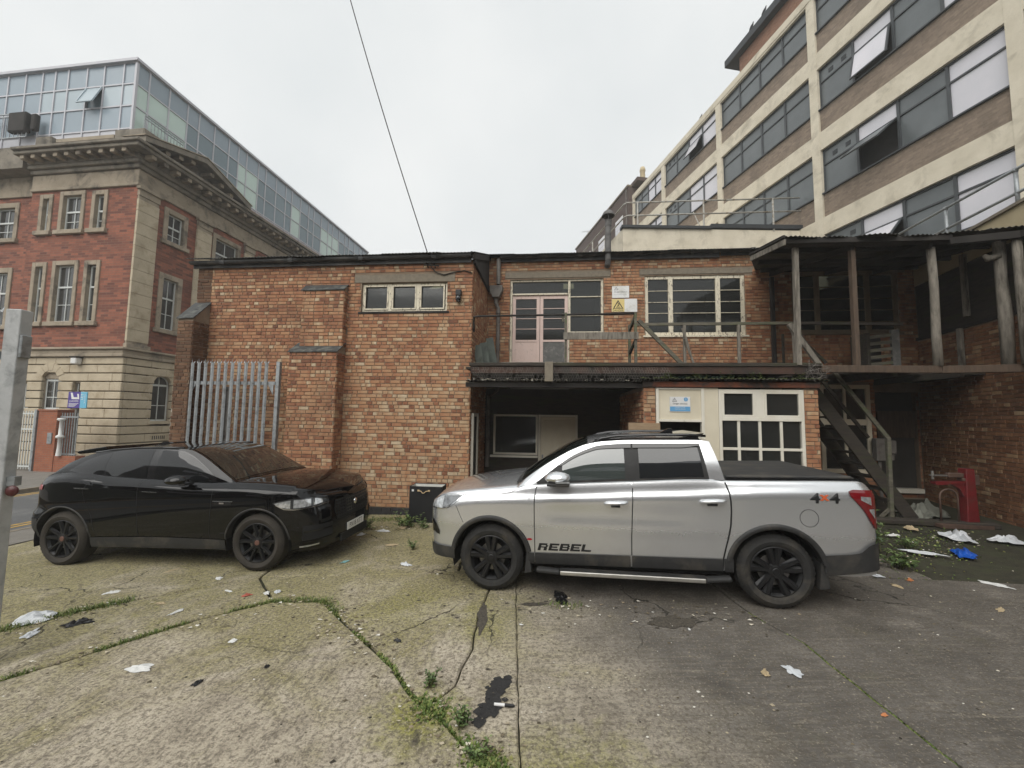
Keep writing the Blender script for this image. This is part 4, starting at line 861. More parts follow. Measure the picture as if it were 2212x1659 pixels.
# brick body: projecting corner pavilion plus recessed left range
front_w = [(-4.68,-3.97,5.44,8.15),(-3.69,-2.44,5.44,8.18),(-2.15,-1.40,5.44,8.15),(-4.65,-4.01,9.3,11.09),(-3.66,-2.43,9.3,11.17),(-2.1,-1.34,9.3,11.13)]
left_w = [(-7.6,-6.15,5.4,8.1),(-7.6,-6.15,9.2,11.0),(-10.6,-9.15,5.4,8.1),(-10.6,-9.15,9.2,11.0),(-13.6,-12.1,5.4,8.1),(-13.6,-12.1,9.2,11.0)]
side_w = [(1.14,2.22,5.42,8.05),(1.14,2.27,9.33,10.97)]+[(y, y+1.75, z0, z1) for y in (3.62,6.6,9.6,12.6,15.6) for z0, z1 in ((5.3,8.1),(9.0,10.95))]
g = G(); wallbox(g, -5.13, -.0, 4.5, 11.25, front_w, 0, .35); g.build('brick_wall', MATS['red_brick'], cb_)
g = G(); wallbox(g, -22, -5.14, 4.5, 11.25, left_w, .3, .6); g.build('brick_wall', MATS['red_brick'], cb_)
g = G()
zs = sorted({4.5, 11.25, *[h[2] for h in side_w], *[h[3] for h in side_w]})
for za, zb in zip(zs, zs[1:]):
    zm = (za+zb)/2; y = .352
    for h in sorted(h for h in side_w if h[2] < zm < h[3]):
        g.box(-.35, 0, y, h[0], za, zb); y = h[1]
    g.box(-.35, 0, y, 42, za, zb)
g.build('brick_wall', MATS['red_brick'], cb_)
g = G(); g.box(-22, -.6, .9, 30, 4, 13.5); g.build('core', MATS['interior_dark'], cb_)
def surround(kind, a, b, z0, z1, w, tall, mull=True):
    """stone surround with sill and a sash window; kind 'f' front face, 's' side face, 'l' recessed left range"""
    off = .3 if kind == 'l' else 0
    def B(g, u0, u1, d0, d1, za, zb):
        if kind == 's': g.box(-d1, -d0, u0, u1, za, zb)
        else: g.box(u0, u1, off+d0, off+d1, za, zb)
    g = G(); B(g, a, a+w, -.05, .2, z0+.18, z1); B(g, b-w, b, -.05, .2, z0+.18, z1); B(g, a+w, b-w, -.048, .2, z1-w*1.1, z1); B(g, a-.08, b+.08, -.13, .2, z0, z0+.18)
    s = g.build('window_surround', MATS['stone_grey'], cb_, bevel=.012)
    x0, x1, za, zb = a+w, b-w, z0+.18, z1-w*1.1; zm = zb-(zb-za)*(.38 if tall else .45)
    g = G(); f = .05
    B(g, x0, x0+f, .10, .18, za, zb); B(g, x1-f, x1, .10, .18, za, zb); B(g, x0+f, x1-f, .102, .18, za, za+f*1.3); B(g, x0+f, x1-f, .102, .18, zb-f, zb); B(g, x0+f, x1-f, .09, .17, zm-.035, zm+.035)
    if x1-x0 > .5: xm = (x0+x1)/2; B(g, xm-.015, xm+.015, .11, .165, za, zb); 
    zq = (za+zm)/2; B(g, x0+f, x1-f, .115, .16, zq-.012, zq+.012)
    wn = g.build('window', MATS['sash_white'], s)
    g = G(); B(g, x0+f, x1-f, .14, .15, za+.05, zm-.03); g.build('pane', MATS['dark_pane'], wn); g = G(); B(g, x0+f, x1-f, .135, .145, zm+.03, zb-.05); g.build('pane', MATS['dark_pane'], wn)
for a, b, z0, z1 in front_w: surround('f', a, b, z0, z1, .17, z0 < 9)
for a, b, z0, z1 in left_w[:4]: surround('l', a, b, z0, z1, .2, z0 < 9)
for a, b, z0, z1 in side_w[:8]: surround('s', a, b, z0, z1, .2, z0 < 9)
# giant pilasters on the side face
def pilaster(y0, y1):
    g = G(); g.box(.0, .18, y0-.05, y1+.05, 4.55, 4.72); g.build('pilaster_base', MATS['stone_grey'], cb_, bevel=.015)
    g = G(); g.box(0,.20,y0-.07,y1+.07,11.1,11.22); g.build('pilaster_capital', MATS['stone_grey'], cb_, bevel=.015)
    g = G(); g.box(0,.085,y0+.01,y1-.01,4.72,10.85); p = g.build('pilaster', MATS['stone_grey'], cb_, bevel=.015)
    z = 4.82
    while z < 10.7:
        h = min(.49, 10.75-z); g = G(); g.box(0, .10, y0, y1, z+.006, z+h-.006); g.build('stone', MATS['sandstone'], p, bevel=.01); z += h
    g = G(); g.box(0,.12,y0,y1,10.85,11.1); g.build('stone', MATS['stone_grey'], p)
pilaster(.0,.86); pilaster(2.71,3.5); pilaster(5.6,6.3); pilaster(8.6,9.3)
# rusticated stone base, each course its own blocks
courses = [-.3,.4,.75,1.1,1.43,1.73,2.12,2.48,2.80,3.18,3.52,3.86,4.17]
def arch_hole_segments(a, b, zsp, r, za, zb): return None
bs_ = G(); wallbox(bs_, -22, -.1, -.3, 4.2, [(-3.61,-2.81,2.05,3.3),(-2.14,-1.78,2.05,3.12),(-4.64,-4.3,2.05,3.12)], .06, .4); bs_.box(-.45,-.06,.41,42,-.3,1.55); bs_.box(-.45,-.06,.41,1.2,1.55,4.2); bs_.box(-.45,-.06,2.08,42,1.55,4.2); bs_.box(-.45,-.06,1.2,2.08,3.62,4.2)
base = bs_.build('stone_base', MATS['stone_grey'], cb_)
def arch_cut(u, za, zb, uc, r, zsp):
    """half-width of the arch opening at height z"""
    z = (za+zb)/2
    if z < zsp: return r
    return math.sqrt(max(0, r*r-(z-zsp)**2)) if z < zsp+r else 0
rr = random.Random(11)
for za, zb in zip(courses, courses[1:]):
    cuts = []
    if zb > 2.06 and za < 3.7: w = arch_cut(0, max(za,2.05), zb, 0, .40, 3.24); cuts.append((-3.21-w, -3.21+w)) if w > .02 else None
    if zb > 2.06 and za < 3.1: cuts += [(-2.14,-1.78),(-4.64,-4.30)]
    x = -9.0; ends = []
    segs = []; pos = -9.0
    for c0, c1 in sorted(cuts): segs.append((pos, c0)); pos = c1
    segs.append((pos, .1))
    for s0, s1 in segs:
        u = s0
        while u < s1-.01:
            e = min(s1, u+rr.uniform(.9, 1.7)); e = s1 if s1-e < .4 else e
            g = G(); g.box(u+.002, e-.002, -.06+rr.uniform(0,.008), .07, za+.02, zb-.018); g.build('stone', MATS['sandstone'], base, bevel=.02); u = e
    cuts = []
    if zb > 1.62 and za < 3.62: w = arch_cut(0, max(za,1.6), zb, 0, .43, 3.16); cuts.append((1.64-w, 1.64+w)) if w > .02 else None
    segs = []; pos = .07
    for c0, c1 in sorted(cuts): segs.append((pos, c0)); pos = c1
    segs.append((pos, 9.5))
    for s0, s1 in segs:
        u = s0
        while u < s1-.01:
            e = min(s1, u+rr.uniform(.9, 1.7)); e = s1 if s1-e < .4 else e
            g = G(); g.box(-.07, .10, u+.002, e-.002, za+.02, zb-.018); g.build('stone', MATS['sandstone'], base, bevel=.02); u = e
def arched_window(kind, uc, r, z0, zsp):
    def P(u, d, z): return (-d, u, z) if kind == 's' else (u, d, z)
    def prof(rad): return [(-rad, z0), (rad, z0)]+[(rad*math.cos(t), zsp+rad*math.sin(t)) for t in [math.pi*k/12 for k in range(13)]]
    o_ = prof(r); i_ = prof(r-.07); n = len(o_); g = G()
    for d0 in (.12,):
        for k in range(n):
            j = (k+1) % n; a, b, c, d = o_[k], o_[j], i_[j], i_[k]
            if k == 0: c, d = (c[0], z0+.07), (d[0], z0+.07)
            g.face([P(uc+a[0],d0,a[1]),P(uc+b[0],d0,b[1]),P(uc+c[0],d0,c[1]),P(uc+d[0],d0,d[1])])
    for z in (zsp, (z0+zsp)/2-.1):
        h = .04 if z == zsp else .015
        if kind == 's': g.box(-.16,-.11,uc-r+.05,uc+r-.05,z-h,z+h)
        else: g.box(uc-r+.05,uc+r-.05,.11,.16,z-h,z+h)
    if kind == 's': g.box(-.15,-.115,uc-.015,uc+.015,z0,zsp+r-.05)
    else: g.box(uc-.015,uc+.015,.115,.15,z0,zsp+r-.05)
    w = g.build('arched_window', MATS['sash_white'], cb_); g = G(); g.face([P(uc+q[0],.14,q[1]) for q in i_]); g.build('pane', MATS['dark_pane'], w)
    g = G(); pts = [(1.12*r*math.cos(math.pi*k/10), zsp+1.12*r*math.sin(math.pi*k/10)) for k in range(11)]
    for k in range(5):
        t0, t1 = math.pi*(.12+k*.152), math.pi*(.12+(k+1)*.152)-.03
        q = [(rad*math.cos(t), zsp+rad*math.sin(t)) for rad, t in ((r*.98,t0),(r*1.75,t0),(r*1.75,t1),(r*.98,t1))]
        g = G(); 
        for dd in (-.075,): 
            g.face([P(uc+a, dd, z) for a, z in q])
            for (a, b) in zip(q, q[1:]+q[:1]): g.face([P(uc+a[0],dd,a[1]),P(uc+b[0],dd,b[1]),P(uc+b[0],.1,b[1]),P(uc+a[0],.1,a[1])])
        g.build('voussoir', MATS['sandstone'], w, fix=True)
arched_window('f', -3.21, .40, 2.06, 3.24); arched_window('s', 1.64, .43, 1.62, 3.16)
for a, b in ((-2.14,-1.78),(-4.64,-4.30)):
    g = G(); g.box(a+.03, a+.07, .12, .16, 2.06, 3.1); g.box(b-.07, b-.03, .12, .16, 2.06, 3.1); g.box(a+.07,b-.07,.12,.16,2.06,2.12); g.box(a+.07,b-.07,.12,.16,2.6,2.63); w = g.build('slit_window', MATS['sash_white'], cb_); g = G(); g.box(a+.05,b-.05,.15,.16,2.06,3.1); g.build('pane', MATS['dark_pane'], w)
g = G(); g.box(-.12, .13, 1.1, 2.2, 1.5, 1.62); g.build('sill', MATS['sandstone'], cb_)
for k in range(7): g = G(); g.box(.09, .105, 1.33+k*.085, 1.37+k*.085, .85, 1.0); g.build('air_brick', MATS['interior_dark'], cb_)
# string course, frieze, cornice with brackets, attic
def ring(name, z0, z1, p, mat, x0=-5.13, y1=42., bev=.02):
    g = G(); pl = [(x0,-p),(p,-p),(p,y1),(-.6,y1),(-.6,.5),(x0,.5)]; g.prism(pl, 'z', z0, z1); return g.build(name, MATS[mat], cb_, bevel=bev)
ring('string_course', 4.17, 4.30, .16, 'stone_grey'); ring('string_course', 4.30, 4.46, .10, 'stone_grey'); ring('string_course', 4.46, 4.55, .20, 'stone_grey')
g = G(); g.box(-22,-5.131,.2,.6,4.17,4.55); g.build('string_course', MATS['stone_grey'], cb_)
ring('frieze', 11.22, 11.34, .09, 'stone_grey'); ring('frieze', 11.34, 11.95, .04, 'stone_grey'); ring('architrave', 11.95, 12.12, .14, 'dark_stone')
ring('cornice', 12.12, 12.28, .26, 'dark_stone'); ring('cornice', 12.46, 12.60, .74, 'dark_stone'); ring('cornice', 12.60, 12.72, .84, 'dark_stone'); ring('soffit', 12.28, 12.46, .3, 'dark_stone')
g = G(); g.box(-22,-5.131,.22,.8,11.22,12.1); g.build('frieze', MATS['stone_grey'], cb_); g = G(); g.box(-22,-5.131,-.4,.8,12.1,12.6); g.build('cornice', MATS['dark_stone'], cb_)
for k in range(10): x = -4.9+k*.535; g = G(); g.box(x, x+.2, -.66, -.301, 12.30, 12.459); g.build('bracket', MATS['stone_grey'], cb_, bevel=.01)
for k in range(22): y = -.1+k*.535; g = G(); g.box(.301, .66, y, y+.2, 12.30, 12.459); g.build('bracket', MATS['stone_grey'], cb_, bevel=.01)
g = G(); g.prism([(-22,.1),(-.1,.1),(-.1,4.4),(-.7,4.4),(-.7,.7),(-22,.7)], 'z', 12.72, 13.45); g.build('attic', MATS['dark_stone'], cb_, bevel=.02)
g = G(); g.box(-4.3,-1.45,.05,.6,13.45,13.60); g.build('coping', MATS['stone_grey'], cb_); g = G(); g.box(-1.4,.02,.02,.95,13.2,13.78); g.build('parapet_block', MATS['dark_stone'], cb_, bevel=.04); g = G(); g.box(-5.3,-4.5,.0,.6,13.2,13.75); g.build('parapet_block', MATS['dark_stone'], cb_, bevel=.04)
# pediment on the side face
def slope(name, y0, z0, y1, z1, t, p0, p1, mat):
    g = G(); g.prism([(y0,z0),(y1,z1),(y1,z1+t),(y0,z0+t)], 'x', p0, p1); g.build(name, MATS[mat], cb_, fix=True)
slope('raking_cornice', -.55, 12.72, 2.2, 13.55, .22, -.2, .84, 'dark_stone'); slope('raking_cornice', 2.2, 13.55, 4.95, 12.72, .22, -.2, .84, 'dark_stone')
slope('lead_flashing', -.6, 12.945, 2.2, 13.79, .04, -.2, .88, 'stone_grey'); slope('lead_flashing', 2.2, 13.79, 5.0, 12.945, .04, -.2, .88, 'stone_grey')
g = G(); g.prism([(-.3,12.72),(4.7,12.72),(2.2,13.55)], 'x', -.2, .12); g.build('tympanum', MATS['dark_stone'], cb_, fix=True)
for k in range(4):
    for s in (-1, 1):
        y = 2.2+s*(.5+k*.58); z = 13.55-.302*(.5+k*.58)-.10; g = G(); g.box(.121, .66, y-.1, y+.1, z-.1, z+.06); g.build('bracket', MATS['stone_grey'], cb_)
g = G(); g.box(-.9, -.02, 4.4, 42, 12.72, 13.3); g.build('brick_parapet', MATS['orange_brick'], cb_)
# glazed roof storey
surf('curtain_frame', (.50,.50,.53), (.44,.44,.47), 3, .5)
def gl(name, c, r=.1): surf(name, c, tuple(x*.86 for x in c), .5, r, spec=.4)
gl('blue_glass', (.29,.35,.40), .25); gl('pale_glass', (.42,.49,.53), .2); gl('green_glass', (.55,.68,.62), .2); gl('slate_glass', (.20,.26,.29), .2)
gs = [17.15, 16.18, 15.18, 14.13, 13.62]
fx = [-1.1,-1.72,-2.70,-3.58,-4.55,-5.23,-5.9,-6.8,-7.75,-8.7,-9.6,-10.5,-11.4]; sy = [.42,.97,1.9,2.83,3.47,4.38,5.33,6.0,6.6]
while sy[-1] < 21: sy.append(sy[-1]+(.62 if len(sy) % 3 == 1 else .92))
gf = G(); gf.box(-12, -1.16, .5, 12, 13.4, 17.1); gf.box(-3, -1.16, 12, 21.2, 13.4, 17.1); gf.build('glazed_core', MATS['slate_glass'], cb_)
g = G()
for x in fx: g.box(x-.03, x+.03, .40, .49, 13.62, 17.15)
for z in gs: g.box(-12, -1.07, .405, .485, z-.03, z+.03)
g.box(-1.15,-1.05,.38,.48,13.5,17.2); g.build('curtain_wall_frame', MATS['curtain_frame'], cb_)
g = G()
for y in sy[1:]: g.box(-1.15, -1.06, y-.03, y+.03, 13.4, 17.15)
for z in gs: g.box(-1.145, -1.065, .49, sy[-1], z-.03, z+.03)
g.build('curtain_wall_frame', MATS['curtain_frame'], cb_)
g = G(); g.prism([(-12,.30),(-.97,.30),(-.97,21.4),(-1.6,21.4),(-1.6,.9),(-12,.9)], 'z', 17.15, 17.27); g.build('roof_edge', MATS['curtain_frame'], cb_)
rr = random.Random(4)
for x0, x1 in zip(fx[1:], fx):
    for r, (zt, zb) in enumerate(zip(gs, gs[1:])):
        mt = 'pale_glass' if r == 1 and rr.random() < .6 else ('curtain_frame' if r == 3 else 'blue_glass')
        if r == 1 and abs(x0+3.58) < .1:
            g = G(); h = zt-zb-.08; g.face([(x0+.05,.42,zt-.04),(x1-.05,.42,zt-.04),(x1-.05,.42-.35,zb+.06),(x0+.05,.42-.35,zb+.06)]); g.bar((x0+.05,.4,zt-.04),(x0+.05,.07,zb+.06),.05,.05); g.bar((x1-.05,.4,zt-.04),(x1-.05,.07,zb+.06),.05,.05); g.bar((x0+.05,.07,zb+.06),(x1-.05,.07,zb+.06),.05,.05); g.build('open_casement', MATS['pale_glass'], cb_); continue
        g = G(); g.box(x0+.03, x1-.03, .44, .46, zb+.03, zt-.03); g.build('pane', MATS[mt], cb_)
for y0, y1 in zip(sy, sy[1:]):
    gr2 = rr.random()
    for r, (zt, zb) in enumerate(zip(gs, gs[1:])):
        mt = 'blue_glass' if r == 0 else ('curtain_frame' if r == 3 else ('green_glass' if gr2 < .5 else 'slate_glass'))
        if .9 < y0 < 2.5 and r in (1,2): mt = 'green_glass'
        g = G(); g.box(-1.12, -1.10, y0+.03, y1-.03, zb+.03, zt-.03); g.build('pane', MATS[mt], cb_)
# balcony rails
for (x0, y0, x1, y1, z0, z1, lab) in ((-.72,.6,-.72,2.4,13.85,14.8,'slim grey balcony rail above the stone pediment'),(-8.6,.12,-6.0,.12,13.9,15.0,'grey balcony rail by the dark box on the glazed storey')):
    bk = thing('balcony_rail', lab, 'railing', lb(0,0,0), LBA)
    for z in (z0, z1, z1-.12): g = G(); g.bar((x0,y0,z), (x1,y1,z), .04, .04); g.build('rail', MATS['galv'], bk)
    n = 12
    for k in range(n+1): t = k/n; g = G(); g.bar((x0+(x1-x0)*t,y0+(y1-y0)*t,z0), (x0+(x1-x0)*t,y0+(y1-y0)*t,z1), .02, .02); g.build('baluster', MATS['galv'], bk)
g = G(); g.box(-6.85,-5.95,.0,.25,14.1,15.0); g.box(-5.75,-5.5,.05,.25,14.15,14.9); o = tag(g.build('cooling_unit', MATS['soot_timber'], bevel=.04), 'black box unit standing on the balcony of the glazed storey', 'unit'); o.location = lb(0,0,0); o.rotation_euler = (0,0,LBA)
g = G(); g.box(-2.02,-1.75,-.30,-.06,3.86,4.12); tl = tag(g.build('wall_lamp', MATS['white_plain'], bevel=.05, seg=3), 'white floodlight on the stone wall above the arched window', 'lamp'); tl.location = lb(0,0,0); tl.rotation_euler = (0,0,LBA)
g = G(); g.box(-2.04,-1.73,-.32,-.06,4.12,4.17); g.box(-1.9,-1.86,-.07,.0,3.9,4.1); g.build('hood', MATS['soot_timber'], tl)

# ================================================================== VEHICLES
def pchip(xs, ys):
    n = len(xs); h = [xs[i+1]-xs[i] for i in range(n-1)]; d = [(ys[i+1]-ys[i])/h[i] for i in range(n-1)]; m = [0.]*n
    m[0], m[-1] = d[0], d[-1]
    for i in range(1, n-1):
        if d[i-1]*d[i] > 0: w1 = 2*h[i]+h[i-1]; w2 = h[i]+2*h[i-1]; m[i] = (w1+w2)/(w1/d[i-1]+w2/d[i])
    def f(x):
        if x <= xs[0]: return ys[0]
        if x >= xs[-1]: return ys[-1]
        i = 0
        while xs[i+1] < x: i += 1
        t = (x-xs[i])/h[i]; a = (1+2*t)*(1-t)**2; b = t*(1-t)**2; c = t*t*(3-2*t); e = t*t*(t-1)
        return a*ys[i]+b*h[i]*m[i]+c*ys[i+1]+e*h[i]*m[i+1]
    return f
def table(rows):
    out = []
    for r in sorted(rows):
        if not out or r[0] > out[-1][0]+1e-3: out.append(r)
    return pchip([r[0] for r in out], [r[1] for r in out])
def sstep(a, b, x): t = min(1, max(0, (x-a)/(b-a))); return t*t*(3-2*t)
class Body:
    def __init__(s, ctrl, ref, arches, R, prof, yc, gh):
        S = [0.]
        for a, b in zip(ctrl, ctrl[1:]): S.append(S[-1]+math.hypot(b[0]-a[0], b[1]-a[1]))
        k = [i for i, c in enumerate(ctrl) if abs(c[0]-ref) < 1e-6][0]; S = [q-S[k]+ref for q in S]
        s.S0, s.S1 = S[0], S[-1]; s.fx, s.fh, s.fb, s.fS, s.fC = [pchip(S, [c[j] for c in ctrl]) for j in range(5)]
        s.xs = pchip([c[0] for c in ctrl], S)
        s.arches, s.R, s.prof, s.yc = arches, R, prof, yc
        s.gre, s.ghe, s.gc = [pchip([r[0] for r in gh], [r[j] for r in gh]) for j in (1, 2, 3)]; s.g0, s.g1 = gh[0][0], gh[-1][0]
        s.gwarp = None
    def zb(s, q):
        z = s.fb(q); x = s.fx(q)
        for xc, zc in s.arches:
            d = abs(x-xc)
            if d < s.R: z = max(z, zc+math.sqrt(s.R**2-d*d))
        return z
    def side(s, q, z, off=0., sg=-1):
        e = .004; x, h = s.fx(q), s.fh(q); tx = s.fx(q+e)-s.fx(q-e); th = s.fh(q+e)-s.fh(q-e); l = math.hypot(tx, th) or 1
        nx, nh = -th/l, tx/l; p = s.prof(q, z, s.fS(q))+off
        hh = max(0., h+nh*p); return (x+nx*p, s.yc+sg*hh, z)
    def sx(s, x, z, off=0., sg=-1): return s.side(s.xs(x), z, off, sg)
    def gside(s, x, t, off=0., sg=-1):
        q = s.xs(x); b = s.side(q, s.fS(q), 0, sg); hb = abs(b[1]-s.yc); h1, z1 = s.ghe(x), s.gre(x); z0 = s.fS(q)
        h = hb+(h1-hb)*t+.03*math.sin(math.pi*min(1,max(0,t)))*min(1., (z1-z0)/.3); z = z0+(z1-z0)*t
        dz, dh = z1-z0, hb-h1; l = math.hypot(dz, dh) or 1
        x2 = x+(s.gwarp(x, t) if s.gwarp else 0)
        return (x2, s.yc+sg*(h+off*dz/l), z+off*dh/l)
    def gz_(s, x, z, off=0., sg=-1):
        z0 = s.fS(s.xs(x)); return s.gside(x, (z-z0)/max(.02, s.gre(x)-z0), off, sg)
    def gtop(s, x, t, off=0., sg=-1):
        h, z0, z1 = s.ghe(x), s.gre(x), s.gc(x); z = z0+(z1-z0)*(1-(1-t)**2.6); e = .01; sl = (s.gc(x+e)-s.gc(x-e))/(2*e); l = math.hypot(1, sl)
        x2 = x+(s.gwarp(x, 1) if s.gwarp else 0)
        return (x2-off*sl/l, s.yc+sg*h*(1-t), z+off/l)
    def shell(s, n=150, rows=20, ntop=8):
        g = G(); qs = sorted({s.S0+(s.S1-s.S0)*i/n for i in range(n+1)} | {s.xs(xc+s.R*math.cos(math.pi*k/20)) for xc, zc in s.arches for k in range(21)} | {s.xs(xc+sg_*(s.R+.003)) for xc, zc in s.arches for sg_ in (-1,1)})
        for sg in (-1, 1):
            base = len(g.v)
            for q in qs:
                zb, zS = s.zb(q), s.fS(q)
                for j in range(rows+1):
                    t = j/rows; g.v.append(s.side(q, zb+(zS-zb)*(1-(1-t)**1.25), 0, sg))
                e = s.side(q, zS, 0, sg); zC = s.fC(q)
                for j in range(1, ntop+1):
                    t = j/ntop; g.v.append((e[0]+(s.fx(q)-e[0])*t, s.yc+(e[1]-s.yc)*(1-t), zS+(zC-zS)*(1-(1-t)**2.4)))
            w = rows+ntop+1
            for i in range(len(qs)-1):
                for j in range(w-1):
                    f = (base+i*w+j, base+(i+1)*w+j, base+(i+1)*w+j+1, base+i*w+j+1); g.f.append(f if sg < 0 else f[::-1]); g.a.append(0); g.m.append(0)
        return g
    def cab(s, n=70, rows=10, ntop=10, g=None):
        g = g or G()
        for sg in (-1, 1):
            g.grid(lambda u, v: s.gside(s.g0+(s.g1-s.g0)*u, v, 0, sg), n, rows, flip=sg > 0); g.grid(lambda u, v: s.gtop(s.g0+(s.g1-s.g0)*u, v, 0, sg), n, ntop, flip=sg > 0)
        return g
    def patch(s, g, fn, x0, x1, lo, hi, nu, nv, off, sg=-1, m=0):
        g.grid(lambda u, v: fn(x0+(x1-x0)*u, lo(x0+(x1-x0)*u)+(hi(x0+(x1-x0)*u)-lo(x0+(x1-x0)*u))*v, off, sg), nu, nv, m=m, flip=sg > 0)
    def line(s, g, fn, pts, w, off, sg=-1):
        """thin ribbon along a polyline in the side plane"""
        P = []
        for (a, b), (c, d) in zip(pts, pts[1:]):
            k = max(2, int(math.hypot(c-a, d-b)/.05))
            for i in range(k): P.append((a+(c-a)*i/k, b+(d-b)*i/k))
        P.append(pts[-1])
        for (a, b), (c, d) in zip(P, P[1:]):
            l = math.hypot(c-a, d-b); nx, nz = -(d-b)/l*w/2, (c-a)/l*w/2
            g.face([fn(a-nx, b-nz, off, sg), fn(c-nx, d-nz, off, sg), fn(c+nx, d+nz, off, sg), fn(a+nx, b+nz, off, sg)])
def carpaint(name, col, metal, rough, coat=1., dirt=None, dcol=(.12,.10,.075), ior=1.5, spec=.5):
    m, t, b = newmat(name); co = coords(t); c = None; b.inputs['Coat IOR'].default_value = ior; b.inputs['Specular IOR Level'].default_value = spec
    b.inputs['Metallic'].default_value = metal; b.inputs['Coat Weight'].default_value = coat; b.inputs['Coat Roughness'].default_value = .02; b.inputs['Roughness'].default_value = rough
    if dirt:
        sp = N(t, 'ShaderNodeSeparateXYZ'); L(t, co, sp.inputs[0]); n = noise_n(t, co, 3., 5, .65)
        f = math_n(t, 'MULTIPLY', mrange(t, sp.outputs[2], dirt[0], dirt[1], 1., 0.), mrange(t, n, .3, .7, .35, 1.)); f = math_n(t, 'MULTIPLY', f, dirt[2])
        n2 = noise_n(t, co, 1.3, 5, .7, .5); f = math_n(t, 'MAXIMUM', f, mrange(t, n2, .5, .8, 0., dirt[3]))
        L(t, mixc(t, f, col, dcol), b.inputs['Base Color']); L(t, mrange(t, f, 0, 1, rough, .75), b.inputs['Roughness']); L(t, mrange(t, f, 0, .7, coat, 0.), b.inputs['Coat Weight'])
    else: b.inputs['Base Color'].default_value = (*col, 1)
    MATS[name] = m
carpaint('silver_paint', (.75,.765,.78), .80, .25, 1., (.35,.85,.42,.06), (.30,.27,.22))
carpaint('black_paint', (.0022,.0024,.003), .0, .3, 1., (.22,.60,.16,.0), (.045,.04,.032), 1.47, 0.)
def cglass(name, f0col, base, rough=.03):
    m, t, b = newmat(name); b.inputs['Base Color'].default_value = (*base, 1); b.inputs['Roughness'].default_value = rough
    b.inputs['Specular IOR Level'].default_value = .5; b.inputs['Specular IOR Level'].default_value = .2; b.inputs['Coat Weight'].default_value = 1.; b.inputs['Coat IOR'].default_value = f0col; b.inputs['Coat Roughness'].default_value = .01; MATS[name] = m
cglass('tinted_glass', 1.45, (.008,.009,.010)); cglass('clear_glass', 2.0, (.05,.062,.06)); cglass('privacy_glass', 1.6, (.016,.018,.02)); cglass('screen_glass', 1.38, (.014,.018,.016))
surf('car_black_plastic', (.028,.028,.028), (.018,.018,.018), 12, .62, bump_=.08, bs=200, stain=(.06,.054,.045), stscale=3.)
surf('gloss_black', (.008,.008,.009), (.006,.006,.007), 3, .12, coat=.6)
surf('rubber', (.026,.025,.024), (.014,.014,.013), 12, .85, bump_=.2, bs=80, stain=(.055,.048,.038), stscale=4.)
surf('dirty_rubber', (.052,.044,.035), (.026,.023,.019), 5, .9, bump_=.2, bs=80)
surf('alloy_black', (.020,.020,.021), (.012,.012,.013), 6, .38, .3)
surf('disc_metal', (.30,.29,.28), (.22,.21,.20), 8, .4, .9)
surf('under_dark', (.008,.008,.008), (.005,.005,.005), 4, .9)
surf('chrome', (.80,.81,.81), (.72,.73,.73), 3, .10, 1.)
surf('alu_step', (.62,.61,.57), (.5,.49,.45), 10, .35, .85)
surf('lamp_clear', (.70,.72,.73), (.30,.31,.32), 26, .06, .5, coat=1.)
surf('lamp_grey', (.36,.37,.38), (.16,.165,.17), 18, .12, .7, coat=1.)
surf('lamp_inner', (.10,.105,.11), (.05,.052,.055), 20, .2, .6)
surf('lamp_red', (.20,.006,.010), (.13,.004,.007), 9, .08, coat=1.)
surf('lamp_red_dim', (.42,.02,.04), (.3,.012,.02), 9, .2, coat=1.)
surf('print_black', (.012,.012,.013), (.009,.009,.01), 4, .5); surf('print_orange', (.60,.12,.04), (.55,.10,.03), 4, .5); surf('plate_white', (.72,.72,.70), (.68,.68,.66), 3, .4)
surf('rust_cap', (.16,.075,.055), (.11,.055,.04), 12, .5)
TXT = {}
def text2d(body, size, shear=0., bold=0., sx=1., space=1.):
    cu = bpy.data.curves.new('lettering', 'FONT'); cu.body = body; cu.size = size; cu.shear = shear; cu.offset = bold; cu.align_x = 'CENTER'; cu.align_y = 'CENTER'; cu.space_character = space
    ob = bpy.data.objects.new('lettering_tmp', cu); COL.objects.link(ob); bpy.context.view_layer.update()
    me = bpy.data.meshes.new_from_object(ob.evaluated_get(bpy.context.evaluated_depsgraph_get()))
    v = [(p.co.x*sx, p.co.y) for p in me.vertices]; f = [tuple(p.vertices) for p in me.polygons]
    bpy.data.objects.remove(ob); bpy.data.curves.remove(cu); bpy.data.meshes.remove(me); return v, f
def put_text(g, body, size, fn, m=0, **kw):
    v, f = text2d(body, size, **kw); i = len(g.v); g.v += [tuple(fn(a, b)) for a, b in v]; g.f += [tuple(i+k for k in q) for q in f]; g.a += [0]*len(f); g.m += [m]*len(f); return g
